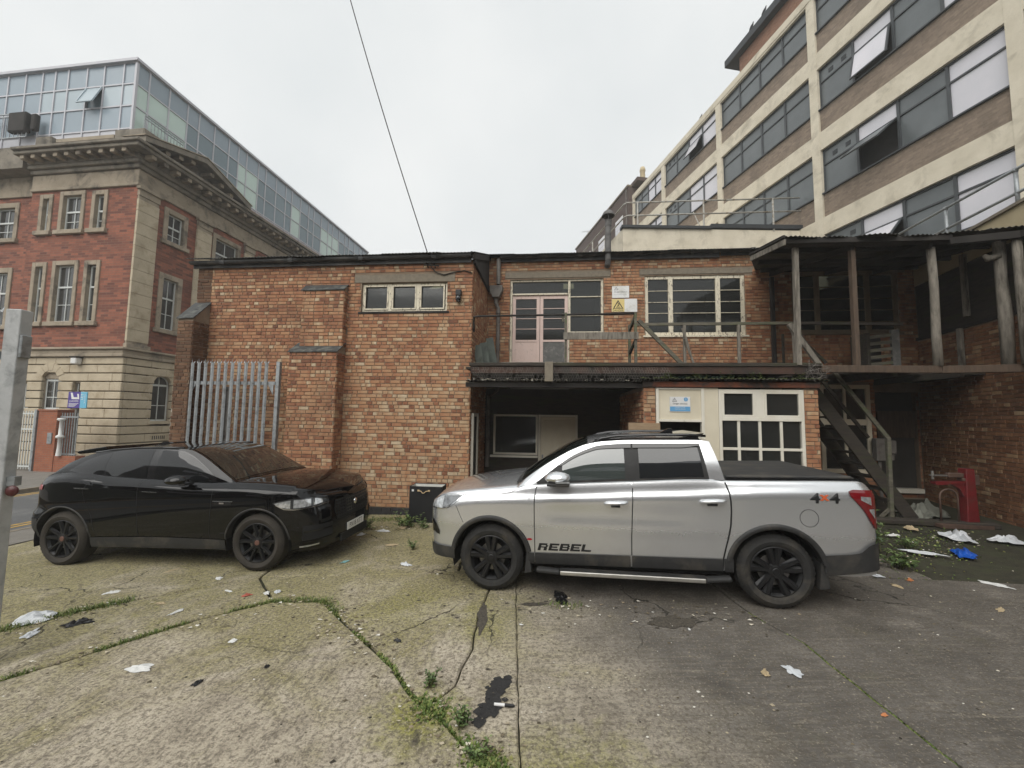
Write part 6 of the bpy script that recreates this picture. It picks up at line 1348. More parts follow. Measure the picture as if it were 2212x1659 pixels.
    # roof rail
    g = G(); g.tube([B2.gtop(x, .02, .012, sg) for x in (.12,.4,.8,1.2,1.55)], .014, 8); g.build('roof_rail', MATS['gloss_black'], sv, smooth=True)
g = G()
for sg in (-1, 1): g.grid(lambda u, v: B2.gtop(1.70+(2.47-1.70)*u, .05+.95*v, .005, sg), 24, 10, flip=sg > 0)
g.build('windscreen', MATS['screen_glass'], sv, smooth=True)
g = G()
for sg in (-1, 1): g.grid(lambda u, v: B2.gtop(.55+(1.6-.55)*u, .18+.82*v, .004, sg), 16, 10, flip=sg > 0)
g.build('glass_roof', MATS['gloss_black'], sv, smooth=True)
g = G(); g.prism([(-.24,1.575),(-.22,1.60),(.0,1.635),(.25,1.668),(.26,1.62),(.0,1.57),(-.2,1.555)], 'y', B2.yc-.68, B2.yc+.68); g.build('rear_spoiler', MATS['black_paint'], sv, fix=True, bevel=.008)
g = G(); g.prism([(.42,1.65),(.52,1.70),(.60,1.70),(.66,1.67)], 'y', B2.yc-.03, B2.yc+.03); g.build('aerial_fin', MATS['gloss_black'], sv, fix=True)
for sg in (-1, 1):
    g = G(); B2.line(g, lambda a, b, o, s_: B2.side(a, b, o, s_), [(3.63,1.005),(3.75,.99),(4.0,.975),(4.3,.965)], .008, .004, sg); g.build('bonnet_gap', MATS['under_dark'], sv)
SE = B2.S1
g = G()
for sg in (-1, 1): g.grid(lambda u, v: B2.side(SE-.001-(.53-.08*abs(v-.55))*u, .60+.275*v, .006, sg), 14, 8, flip=sg < 0)
gr_ = g.build('grille', MATS['under_dark'], sv, smooth=True)
g = G()
for sg in (-1, 1):
    for k in range(9): B2.line(g, lambda a, b, o, s_: B2.side(a, b, o, s_), [(SE-.02-.058*k,.61),(SE-.02-.058*k,.87)], .006, .012, sg)
    for k in range(6): B2.line(g, lambda a, b, o, s_: B2.side(a, b, o, s_), [(SE-.51,.62+.045*k),(SE-.01,.62+.045*k)], .006, .012, sg)
g.build('grille_mesh', MATS['gloss_black'], gr_)
g = G(); c = B2.side(SE-.005, .765, .02, -1); g.lathe([(.045,0),(.042,.012),(0,.018)], 20, Matrix.Translation((c[0]-.01,B2.yc,c[2])) @ Matrix.Rotation(math.pi/2, 4, 'Y')); g.build('nose_badge', MATS['chrome'], gr_, smooth=True)
g = G(); px = 3.865; g.box(px-.01, px, B2.yc-.26, B2.yc+.26, .385, .496); npl = g.build('number_plate', MATS['plate_white'], sv, bevel=.004); npl['label'] = 'white front number plate reading PX18 XTT'
g = G(); put_text(g, 'PX18 XTT', .098, lambda a, b: (px+.0015, B2.yc+a, .4405+b), sx=.92); g.build('lettering', MATS['print_black'], npl)
g = G(); g.box(px-.04, px-.011, B2.yc-.40, B2.yc+.40, .26, .37); g.build('lower_intake', MATS['under_dark'], sv)
for x in (-.06, 2.93):
    wheel(sv, x, .012, .378, -1, .378, .25, .258, 'split', 'dirty_rubber'); wheel(sv, x, 2*B2.yc-.012, .378, 1, .378, .25, .258, 'split', 'dirty_rubber')

# ================================================================== YARD FURNITURE, SIGNS, FENCES
# building that closes the yard behind the photographer (seen in the car windows)
yb_ = thing('yard_building', 'long red brick building closing the yard behind the photographer', 'building', (0,-12,0))
g = G(); g.box(-30, 26, -8, 0, -.5, 8.6); g.build('wall', MATS['dark_brick'], yb_); g = G(); g.box(-30.2, 26.2, -8, .15, 8.6, 8.9); g.build('coping', MATS['concrete_lintel'], yb_)
for k in range(9):
    for z in (1.2, 5.0): g = G(); g.box(-27+k*6, -24.4+k*6, -.05, .02, z, z+1.6); g.build('window', MATS['bright_glass'], yb_)
# palisade fence panel in front of the wall
def pale(parent, x, y, z0, z1, w=.082):
    g = G()
    for a, b in ((-w/2,-w/6),(-w/6,w/6),(w/6,w/2)):
        ya = .0 if a < -w/5 else -.018; yb = .0 if b > w/5 else -.018
        g.v += [(x+a,y+ya,z0),(x+b,y+yb,z0),(x+b,y+yb,z1),(x+a,y+ya,z1)]; i = len(g.v)-4; g.f.append((i,i+1,i+2,i+3)); g.a.append(0); g.m.append(0)
    for sx, dy in ((-.5,.02),(0.,-.035),(.5,.02)):
        i = len(g.v); g.v += [(x+sx*w-.012,y-.005,z1-.005),(x+sx*w+.012,y-.005,z1-.005),(x+sx*w*1.25,y+dy*.6,z1+(.09 if sx == 0 else .05))]; g.f.append((i,i+1,i+2)); g.a.append(0); g.m.append(0)
    o = g.build('pale', MATS['galv'], parent); m_ = o.modifiers.new('solid', 'SOLIDIFY'); m_.thickness = .003; return o
pf = thing('palisade_fence', 'galvanised steel palisade fence panel standing before the brick wall', 'fence', Mw(0,-.35,0), MA)
for k in range(12): pale(pf, -6.10+k*.1575, -.05, -.05, 3.12)
pale(pf, -6.36, -.05, -.05, 3.10)
for x, h, w in ((-6.20,3.15,.07),(-4.13,3.15,.08)): g = G(); g.box(x-w/2, x+w/2, -.02, .06, -.2, h); g.build('post', MATS['galv'], pf, bevel=.004)
g = G(); g.box(-5.33, -5.23, .0, .08, -.2, 2.6); g.build('post', MATS['cast_iron_grey'], pf)
for z in (2.68, .5): g = G(); g.box(-6.16, -4.17, -.032, -.002, z-.035, z+.035); g.build('rail', MATS['galv'], pf)
for x, s_ in ((-6.13,1),(-4.2,-1)): g = G(); g.prism([(x,2.64),(x+s_*.12,2.64),(x,2.42)], 'y', -.03, -.022); g.build('gusset', MATS['galv'], pf)
g = G(); g.box(-6.53,-6.43,-.05,.0,-.2,2.10); o = tag(g.build('white_board', MATS['white_plain'], bevel=.004), 'narrow white board standing at the left end of the palisade fence', 'board'); o.location = Mw(0,-.35,0); o.rotation_euler = (0,0,MA)
# close gate post at the left edge
surf('galv_light', (.50,.51,.51), (.40,.41,.41), 9, .6, .25, stain=(.30,.31,.31), stscale=5, bump_=.2)
surf('dull_red', (.10,.02,.02), (.06,.015,.015), 9, .4)
gp = thing('gate_post', 'close galvanised square gate post at the left edge of the picture', 'post', (-4.43,3.6,gz(-4.43)), R_(8))
g = G(); g.box(-.055,.065,-.055,.055,0,3.05); g.build('post', MATS['galv_light'], gp, bevel=.008, seg=2)
g = G(); g.box(-.9,-.066,-.03,.0,2.60,2.67); g.build('rail', MATS['galv'], gp); g = G(); g.box(-.9,-.066,-.03,.0,.9,.97); g.build('rail', MATS['galv'], gp)
g = G(); g.box(.066,.09,-.05,.04,2.62,2.82); g.build('hinge_plate', MATS['galv'], gp, bevel=.004)
g = G(); g.box(.066,.13,-.03,.03,1.50,1.58); g.build('latch_arm', MATS['galv'], gp); g = G(); g.lathe([(.0,-.02),(.04,-.015),(.048,0),(.04,.015),(0,.02)], 16, Matrix.Translation((.12,-.03,1.46)) @ Matrix.Rotation(math.pi/2,4,'X')); g.build('reflector', MATS['dull_red'], gp, smooth=True)
for x in (-.12,-.28,-.44): pale(gp, x, -.06, .05, 3.02)
# gate and fence across the road
def rails_fence(name, label, x0, x1, y, z0, z1, n, zs, mat='sash_white', parent_loc=None):
    f = thing(name, label, 'fence', lb(0,0,0), LBA)
    for z in zs: g = G(); g.box(x0, x1, y-.02, y+.02, z-.025, z+.025); g.build('rail', MATS[mat], f)
    for k in range(n): x = x0+(x1-x0)*(k+.5)/n; g = G(); g.box(x-.012, x+.012, y-.012, y+.012, z0, z1); g.build('bar', MATS[mat], f)
    return f
def toLB(P): dx, dy = P[0]-LBC[0], P[1]-LBC[1]; c, s = math.cos(LBA), math.sin(LBA); return dx*c+dy*s, -dx*s+dy*c
x_, y_ = toLB((-16.76,14.5)); x2, y2 = toLB((-15.93,14.5))
gpil = thing('gate_pillar', 'square red brick gate pillar with intercom across the road', 'pillar', lb(0,0,0), LBA)
walling('gate_brick', (.36,.12,.06), (.28,.09,.05), (.26,.15,.10))
g = G(); g.box(x_, x2-.05, y_, y_+.6, -.2, 2.0); g.build('shaft', MATS['gate_brick'], gpil); g = G(); g.box(x_-.03, x2-.02, y_-.03, y_+.63, 2.0, 2.06); g.build('cap', MATS['gate_brick'], gpil, bevel=.01); g = G(); g.box(x_+.48,x_+.66,y_-.03,y_,.86,1.24); g.build('intercom', MATS['galv'], gpil, bevel=.006)
rails_fence('steel_gate', 'white bar gate left of the brick gate pillar', x_-2.6, x_-.12, y_, -.05, 2.0, 22, (0.05, 1.35, 1.9)); 
g = G(); g.box(x_-.12, x_-.03, y_-.04, y_+.04, -.2, 2.05); gb = tag(g.build('gate_frame_post', MATS['galv']), 'thick grey steel post beside the brick gate pillar', 'post'); gb.location = lb(0,0,0); gb.rotation_euler = (0,0,LBA)
rails_fence('steel_railing', 'short run of grey railings right of the brick gate pillar', x2-.02, x2+.72, y_+.1, .45, 1.95, 7, (.5, 1.8), 'galv')
g = G(); g.box(x2-.02, x2+.85, y_+.0, y_+.3, -.2, .45); o = tag(g.build('dwarf_wall', MATS['gate_brick']), 'dwarf brick wall under the grey railings across the road', 'wall'); o.location = lb(0,0,0); o.rotation_euler = (0,0,LBA)
g = G(); g.lathe([(.07,.45),(.05,.7),(.045,1.05),(.11,1.08),(.11,1.14),(.05,1.18),(.045,1.65),(.12,1.70),(.10,1.76),(0,1.76)], 16, Matrix.Translation((x2+.22,y_-.05,0))); o = tag(g.build('white_bollard', MATS['white_plain'], smooth=True), 'slim white turned post before the grey railings', 'post'); o.location = lb(0,0,0); o.rotation_euler = (0,0,LBA)
# estate agent board
surf('sign_purple', (.075,.045,.26), (.07,.04,.24), 2, .5); surf('sign_cyan', (.16,.48,.66), (.14,.44,.62), 2, .5); surf('sign_white', (.75,.75,.74), (.70,.70,.69), 3, .45, stain=(.55,.54,.5), stscale=3.); surf('sign_blue', (.14,.36,.60), (.12,.33,.57), 3, .5); surf('sign_yellow', (.70,.55,.22), (.66,.52,.2), 3, .5)
surf('print_grey', (.25,.25,.26), (.2,.2,.2), 3, .5)
es = thing('letting_board', 'purple and blue letting agent board on a post by the stone building', 'sign', lb(0,0,0), LBA)
sx0, sy0 = toLB((-15.74,14.5)); 
g = G(); g.box(sx0+.25, sx0+.33, sy0+.02, sy0+.10, -.2, 2.72); g.build('post', MATS['cast_iron_grey'], es)
g = G(); g.box(sx0, sx0+.505, sy0-.03, sy0, 2.12, 2.69); bd = g.build('board', MATS['sign_purple'], es)
g = G(); g.box(sx0+.505, sx0+.77, sy0-.03, sy0, 2.12, 2.69); bc_ = g.build('board', MATS['sign_cyan'], es)
cx_ = sx0+.25
g = G(); yy = sy0-.033
g.face([(cx_-.16,yy,2.66),(cx_-.08,yy,2.66),(cx_-.02,yy,2.50),(cx_+.14,yy,2.50),(cx_+.11,yy,2.62),(cx_+.18,yy,2.62),(cx_+.22,yy,2.43),(cx_-.10,yy,2.43)]); g.build('emblem', MATS['sign_white'], bd)
g = G(); put_text(g, 'LEADERS', .095, lambda a, b: (cx_+a, sy0-.033, 2.36+b)); 
for k in range(4): g.box(cx_-.2, cx_+.2-.05*k, sy0-.034, sy0-.0335, 2.27-k*.035, 2.285-k*.035)
g.build('lettering', MATS['sign_white'], bd)
g = G(); put_text(g, 'LET', .14, lambda a, b: (sx0+.58-b, sy0-.033, 2.52+a)); put_text(g, 'by Leaders', .075, lambda a, b: (sx0+.69-b, sy0-.033, 2.45+a)); g.build('lettering', MATS['sign_white'], bc_)
# warning signs on the workshop
def tri(g, cx_, cz, s, y, m, inner=None, mi=0):
    h = s*.866; P = [(cx_-s/2,y,cz-h/2),(cx_+s/2,y,cz-h/2),(cx_,y,cz+h/2)]; g.face(P, m=m)
    if inner: k = inner; c = cz-h*.07; P = [(cx_-s*k/2,y-.0006,c-h*k/2+.0),(cx_+s*k/2,y-.0006,c-h*k/2),(cx_,y-.0006,c+h*k/2)]; g.face(P, m=mi)
SG_ = [MATS['sign_white'], MATS['print_black'], MATS['sign_yellow'], MATS['sign_blue'], MATS['print_grey']]
def wsign(name, label, x0, x1, z0, z1, y):
    s = thing(name, label, 'sign', Mw(0,0,0), MA); g = G(); g.box(x0, x1, y, y+.006, z0, z1); b = g.build('plate', MATS['sign_white'], s); return s, b
s, b = wsign('warning_sign', 'white Danger asbestos sign fixed high between the upper windows', 3.29, 3.724, 5.16, 5.475, 2.07)
g = G(); y = 2.0685; tri(g, 3.395, 5.41, .105, y, 4, .62, 0); g.box(3.392,3.398,y-.002,y-.0015,5.385,5.415,m=4); put_text(g, 'Danger asbestos', .056, lambda a, b_: (3.507+a, y-.001, 5.318+b_), m=4, sx=.9); g.box(3.33,3.66,y-.001,y-.0005,5.24,5.244,m=4); g.build('print', SG_, b)
s, b = wsign('warning_sign', 'wide DANGER fragile roof sign with yellow half fixed above the rail', 3.277, 3.925, 4.785, 5.13, 2.068)
g = G(); y = 2.0665; g.box(3.28,3.602,y-.001,y-.0005,4.79,5.125,m=2); tri(g, 3.44, 4.985, .27, y-.0015, 1, .74, 2)
g.tube([(3.43,y-.004,5.03),(3.45,y-.004,5.0),(3.44,y-.004,4.96),(3.47,y-.004,4.93)], .008, 5, m=1); g.tube([(3.45,y-.004,5.0),(3.48,y-.004,4.98)], .006, 5, m=1); g.tube([(3.44,y-.004,4.965),(3.41,y-.004,4.925)], .006, 5, m=1); g.tube([(3.39,y-.004,4.90),(3.43,y-.004,4.912),(3.46,y-.004,4.898),(3.50,y-.004,4.91)], .005, 5, m=1)
put_text(g, 'DANGER', .078, lambda a, b_: (3.44+a, y-.0015, 4.822+b_), m=1, sx=.88); g.build('print', SG_, b)
s, b = wsign('warning_sign', 'white and blue Danger asbestos notice on the cream door panel', 3.94, 4.315, 2.175, 2.455, -.648)
g = G(); y = -.6495; tri(g, 4.03, 2.40, .09, y, 4, .62, 0); g.box(4.027,4.033,y-.002,y-.0015,2.375,2.41,m=4)
g.face([(4.235+.038*math.cos(2*math.pi*k/20), y, 2.405+.038*math.sin(2*math.pi*k/20)) for k in range(20)], m=3); g.box(4.231,4.239,y-.002,y-.0015,2.395,2.43,m=0); g.box(4.231,4.239,y-.002,y-.0015,2.38,2.388,m=0)
put_text(g, 'Danger asbestos', .044, lambda a, b_: (4.128+a, y-.0005, 2.325+b_), m=1, sx=.9); g.box(3.945,4.31,y-.001,y-.0005,2.185,2.272,m=3); put_text(g, 'Access to roof\nmust be cleared', .030, lambda a, b_: (4.128+a, y-.002, 2.240+b_), m=0); g.build('print', SG_, b)
# security lamp, cable bracket, overhead wire
o = thing('security_lamp', 'black security lamp on the brick corner beside the small window', 'lamp', Mw(-.285,-.012,4.6), MA)
g = G(); g.box(-.06,.06,-.10,0,.03,.16); g.build('housing', MATS['car_black_plastic'], o, bevel=.015, seg=2); g = G(); g.lathe([(.0,-.13),(.04,-.11),(.062,-.06),(.065,-.01),(.05,.03),(0,.03)], 16, Matrix.Translation((0,-.06,0))); g.build('sensor', MATS['gloss_black'], o, smooth=True)
g = G(); w0 = Vector((-7.1,9.4,22.)); w1 = Vector(Mw(-.93,-.12,5.42))
w0 = Vector(Mw(-.93,-.12,5.42))+(Vector((-4.05,8.2,12.6))-Vector(Mw(-.93,-.12,5.42)))*1.3
g.tube([w0+(w1-w0)*(k/24)+Vector((0,0,-.28*math.sin(math.pi*k/24))) for k in range(25)], .011, 6); surf('cable', (.06,.05,.055), (.045,.04,.042), 4, .7); tag(g.build('overhead_cable', MATS['cable'], smooth=True), 'overhead cable falling across the sky to the workshop eaves', 'cable')
cbk = thing('cable_bracket', 'black iron cable bracket on the wall just under the eaves', 'bracket', Mw(-.93,0,5.3), MA)
g = G(); g.bar((-.06,-.01,-.02), (-.06,-.16,.06), .02, .02); g.bar((.1,-.01,-.02), (.1,-.14,.05), .02, .02); g.tube([(-.14,-.08,.03),(.2,-.08,.0)], .018, 6); g.build('iron', MATS['soot_timber'], cbk)
g = G(); g.tube([(.0,-.1,.1),(.02,-.06,-.02),(.12,-.04,-.13),(.3,-.035,-.19),(.5,-.03,-.14),(.75,-.03,-.10),(.93,-.03,-.16)], .012, 6); g.build('lead', MATS['soot_timber'], cbk, smooth=True)
# black storage bin with white lining
bn = thing('storage_bin', 'tall black fabric bin with white lining and rope handle by the wall', 'bin', (-1.99,8.16,gz(-1.99)), MA)
surf('black_fabric', (.012,.012,.013), (.007,.007,.008), 30, .9, bump_=.3, bs=150); surf('bin_lining', (.62,.62,.58), (.5,.5,.46), 6, .8); surf('rope', (.55,.42,.25), (.42,.31,.18), 30, .9)
g = G(); t_ = .012; W_, D_, H_ = .65, .34, .70
g.box(0,W_,0,t_,0,H_); g.box(0,W_,D_-t_,D_,0,H_+.01); g.box(0,t_,t_,D_-t_,0,H_); g.box(W_-t_,W_,t_,D_-t_,0,H_); g.build('shell', MATS['black_fabric'], bn, bevel=.008)
g = G(); a = t_+.001; g.box(a,W_-a,a,a+.004,.2,H_-.015); g.box(a,W_-a,D_-a-.004,D_-a,.2,H_-.005); g.box(a,a+.004,a+.005,D_-a-.005,.2,H_-.01); g.box(W_-a-.004,W_-a,a+.005,D_-a-.005,.2,H_-.01); g.box(a,W_-a,a,D_-a,.15,.2); g.build('lining', MATS['bin_lining'], bn)
g = G(); g.tube([(.18,-.012,H_-.085),(.24,-.02,H_-.09),(.27,-.022,H_-.125),(.30,-.022,H_-.125),(.34,-.02,H_-.09),(.40,-.012,H_-.085)], .009, 6); g.box(.165,.205,-.01,.0,H_-.1,H_-.065); g.box(.375,.415,-.01,0,H_-.1,H_-.065); g.build('rope_handle', MATS['rope'], bn)
g = G(); g.box(.05,.09,-.003,0,H_-.1,H_-.06); g.build('label', MATS['sign_white'], bn)
# pallet leaning by the room corner
pl_ = thing('pallet', 'small timber pallet propped on end beside the dark doorway', 'pallet', Mw(3.15,-.86,gz(2.2)), MA)
surf('pallet_wood', (.36,.26,.165), (.26,.18,.11), 6, .85, bump_=.3, bs=14, st=(1,1,5))
for k in range(3): g = G(); g.box(0,.56,0,.02,1.16+k*.25,1.36+k*.25 if k < 2 else 1.90); g.build('board', MATS['pallet_wood'], pl_, bevel=.004)
for x in (.0,.25,.46): g = G(); g.box(x,x+.10,.02,.10,.0,1.90); g.build('bearer', MATS['pallet_wood'], pl_)
# red floor-standing machine and the rubbish by the right-hand wall
surf('red_paint', (.18,.015,.018), (.12,.011,.013), 6, .5, stain=(.12,.03,.025), stscale=5.); surf('rusty_steel', (.16,.10,.075), (.09,.06,.048), 8, .7, .3); surf('bright_steel', (.45,.44,.42), (.34,.33,.31), 8, .4, .8)
rm = thing('red_press', 'red cast iron hand press standing by the right-hand brick wall', 'machine', (8.255,7.473,gz(8.2)), R_(-4))
g = G(); g.prism([(-.10,0),(.11,0),(.085,.55),(.075,1.0),(-.07,1.0),(-.08,.55)], 'y', -.07, .09); g.build('column', MATS['red_paint'], rm, fix=True, bevel=.01)
g = G(); g.prism([(-.07,.74),(-.55,.70),(-.58,.72),(-.58,.76),(-.07,.78)], 'y', -.05, .06); g.prism([(-.07,.74),(-.30,.72),(-.16,.64),(-.09,.50)], 'y', -.03, .04); g.build('arm', MATS['red_paint'], rm, fix=True)
g = G(); g.tube([(-.62,0,.87),(.05,0,.86)], .016, 8); g.tube([(-.58,0,.80),(-.58,0,.95)], .02, 8); g.tube([(-.58,-.06,.87),(-.58,.06,.87)], .014, 8); g.build('spindle', MATS['bright_steel'], rm)
g = G(); g.box(-.34,-.08,-.04,.05,.84,.92); g.box(-.12,.02,-.05,.06,.78,.84); g.box(.08,.16,-.06,.06,.72,.90); g.build('head', MATS['rusty_steel'], rm, bevel=.01)
g = G(); g.tube([(-.50,-.02,.02)]+[(-.35+.15*math.cos(math.pi-math.pi*k/10),-.02,.50+.13*math.sin(math.pi*k/10)) for k in range(11)]+[(-.20,-.02,.02)], .016, 8); g.build('hoop', MATS['rusty_steel'], rm, smooth=True)
g = G(); g.box(-.62,.22,-.18,.22,-.03,.03); g.build('base', MATS['rusty_steel'], rm)
g = G(); g.bar((6.75,7.82,gz(7)+.02), (8.6,7.36,gz(8.4)+.02), .22, .10); tag(g.build('kerb_beam', MATS['dark_timber'], bevel=.02), 'mossy timber sleeper lying at the foot of the stair', 'sleeper')
mb = thing('meter_box', 'pale grey meter boxes fixed beside the stair newel', 'box', Mw(8.66,.95,1.22), MA)
g = G(); g.box(0,.20,0,.15,-.02,.46); g.build('box', MATS['cast_iron_grey'], mb, bevel=.015); g = G(); g.box(.21,.40,0,.14,.14,.42); g.build('box', MATS['cast_iron_grey'], mb, bevel=.015); g = G(); g.box(.2,.36,.02,.12,0,.13); g.build('box', MATS['cast_iron_grey'], mb, bevel=.01); g = G(); g.tube([(.1,.08,-.02),(.1,.08,-.9)], .03, 8); g.build('conduit', MATS['cast_iron_grey'], mb)
g = G(); g.box(0,.30,0,.04,0,.42); o = tag(g.build('leaning_board', MATS['lamp_red_dim'], bevel=.004), 'dull red board leaning inside the bay behind the stair', 'board'); o.location = Mw(6.62,.85,.85); o.rotation_euler = (R_(-12),0,MA)

# ================================================================== LITTER AND PLANTS
surf('paper_white', (.70,.70,.68), (.58,.58,.56), 12, .7); surf('plastic_white', (.62,.64,.66), (.5,.52,.54), 8, .35); surf('blue_bag', (.012,.10,.48), (.01,.07,.36), 6, .35); surf('black_bag', (.012,.012,.013), (.008,.008,.009), 8, .3); surf('teal_scrap', (.25,.45,.45), (.2,.4,.4), 8, .5); surf('tan_scrap', (.48,.38,.24), (.38,.3,.18), 10, .8); surf('orange_leaf', (.55,.22,.09), (.42,.16,.06), 12, .7); surf('red_scrap', (.48,.12,.08), (.38,.09,.06), 8, .6)
def crumple(name, mat, x, y, sx, sy, h, label, seed, cat='litter', group=None, rot=0., n=9):
    rr = random.Random(seed); g = G(); c, s_ = math.cos(rot), math.sin(rot)
    pts = {}
    for i in range(n+1):
        for j in range(n+1):
            u, v = i/n*2-1, j/n*2-1; k = math.hypot(u, v); f = 1 if k < .01 else max(abs(u), abs(v))/k; f *= 1+.6*noise.noise(Vector((u*1.5+seed, v*1.5, 1.)))+.12*noise.noise(Vector((u*5+seed, v*5, 2.)))
            a, b = u*f*sx/2, v*f*sy/2; px, py = x+a*c-b*s_, y+a*s_+b*c
            e = 1-max(abs(u), abs(v))**2
            z = gz(px)+.006+h*max(0, (.45*e+.75*noise.noise(Vector((u*2.2+seed*3.1, v*2.2, seed))))*(.35+.65*e))
            pts[i, j] = len(g.v); g.v.append((px, py, z))
    for i in range(n):
        for j in range(n): g.f.append((pts[i,j],pts[i+1,j],pts[i+1,j+1],pts[i,j+1])); g.a.append(0); g.m.append(0)
    o = g.build(name, MATS[mat]); tag(o, label, cat, group); m_ = o.modifiers.new('solid','SOLIDIFY'); m_.thickness = .002; return o
def gpix(x, y): return x, y
LIT = [
 ('paper_white',-3.05,3.55,.26,.13,.03,'torn white paper lying on the front left slab'),('paper_white',-2.55,3.95,.10,.07,.02,'small white scrap beyond the torn white paper'),
 ('plastic_white',-4.95,4.42,.34,.26,.13,'clear plastic bag heaped at the left edge'),('plastic_white',-4.62,4.12,.24,.12,.03,'flattened pale plastic lid at the left edge'),('black_bag',-4.38,4.32,.30,.16,.07,'black plastic tray lying in the left joint grass'),
 ('plastic_white',.53,4.84,.0,.0,.0,''),
 ('teal_scrap',-2.35,6.0,.16,.07,.02,'teal wrapper under the nose of the black car'),('plastic_white',-1.46,5.86,.26,.09,.05,'crushed clear bottle between the two cars'),
 ('paper_white',-2.62,7.35,.22,.14,.05,'crumpled white paper by the black car bumper'),('paper_white',-2.3,7.55,.34,.12,.05,'long white wrapper by the wall weeds'),('tan_scrap',-2.0,7.75,.26,.16,.05,'tan cardboard scrap beside the black bin'),('tan_scrap',-1.9,6.75,.30,.12,.02,'flat tan wrapper between wall weeds and cars'),
 ('plastic_white',-2.75,5.02,.13,.09,.03,'crumpled silver foil on the joint weeds'),('red_scrap',-3.05,4.92,.13,.07,.04,'red and black carton in the left joint grass'),('paper_white',-2.85,4.98,.14,.08,.03,'white carton corner in the left joint grass'),
 ('paper_white',-4.75,5.05,.22,.10,.03,'white scrap on the slab near the left edge'),('paper_white',-3.75,5.45,.16,.08,.02,'white scrap in front of the rear wheel of the black car'),('tan_scrap',-4.6,5.75,.24,.08,.01,'flat pale strip beside the black car sill'),
 ('paper_white',-3.35,5.05,.15,.05,.02,'white scrap midway along the left slabs'),('paper_white',-3.55,4.55,.22,.07,.02,'long white scrap at the grass line'),('tan_scrap',-3.9,4.75,.16,.06,.02,'tan paper strip near the grass line'),
 ('black_bag',.58,4.78,.36,.20,.03,'flat black plastic sheet by the pickup front wheel'),('tan_scrap',2.02,3.37,.10,.08,.05,'crumpled cream tissue right of centre on the dark slab'),('plastic_white',2.26,3.40,.17,.13,.015,'flattened clear wrapper on the dark slab'),
 ('orange_leaf',2.55,2.92,.06,.04,.012,'orange leaf near the right moss joint'),('paper_white',5.72,4.95,.34,.16,.02,'flat white paper at the right edge of the yard'),('blue_bag',6.5,6.0,.42,.26,.14,'bright blue plastic bag near the right-hand wall'),
 ('plastic_white',6.0,6.05,.42,.14,.05,'pale plastic sheet beside the blue bag'),('plastic_white',7.25,6.75,.55,.32,.20,'heap of white plastic bags against the right-hand wall'),('plastic_white',7.8,6.55,.40,.25,.16,'second heap of white bags nearest the right edge'),('tan_scrap',7.0,7.3,.30,.2,.1,'pale crumpled sack behind the red machine'),
 ('paper_white',6.35,6.9,.26,.10,.05,'white carton among the weeds by the red machine'),('tan_scrap',4.55,4.95,.16,.08,.03,'cream scrap behind the pickup tail'),('orange_leaf',4.85,5.1,.12,.06,.05,'orange scrap behind the pickup tail'),('plastic_white',4.55,5.35,.34,.16,.08,'clear bottles among the weeds behind the pickup'),
 ('tan_scrap',5.05,4.35,.20,.06,.01,'tan strip on the dark slab at the right'),('black_bag',4.3,5.55,.36,.16,.08,'black plastic trough in the weeds behind the pickup'),
 ('black_bag',-2.0,3.55,.05,.05,.03,'small black lump on the front left slab'),('black_bag',-1.02,3.92,.10,.06,.02,'black scrap by the middle joint'),('black_bag',-2.42,3.35,.12,.07,.03,'dark stone left of the middle joint'),
 ('paper_white',.12,4.18,.05,.03,.01,'white speck by the pale slab edge'),('paper_white',1.72,4.05,.06,.03,.01,'white speck in the pothole'),
]
for k, (mt, x, y, sx, sy, h, lab) in enumerate(LIT):
    q_ = .78 if 'heap' not in lab and 'blue' not in lab else 1.
    if lab: crumple('litter_scrap' if 'bag' not in lab else 'plastic_bag', mt, x, y, sx*q_, sy*q_, h, lab, k+1, rot=(k*1.7) % 3.1)
# grey-green sacks heaped behind the press
surf('sack', (.22,.225,.19), (.14,.145,.12), 4, .9)
for k, (x, y, sx, sy, h, lab) in enumerate(((8.15,8.2,.9,.55,.42,'large grey-green sack slumped behind the red press'),(7.75,8.0,.55,.4,.30,'smaller crumpled grey sack beside the red press'))): crumple('sack', 'sack', x, y, sx, sy, h, lab, 60+k, 'sack', n=14)
# marker pen
pn = thing('marker_pen', 'white marker pen with black cap lying on the concrete', 'pen', (-.02,3.05,gz(0)+.012), R_(-6))
g = G(); g.tube([(-.075,0,0),(.0,0,0)], .010, 10); g.build('barrel', MATS['sign_white'], pn); g = G(); g.tube([(.001,0,0),(.06,0,0),(.072,0,0)], [.0115,.0105,.006], 10); g.build('cap', MATS['print_black'], pn)
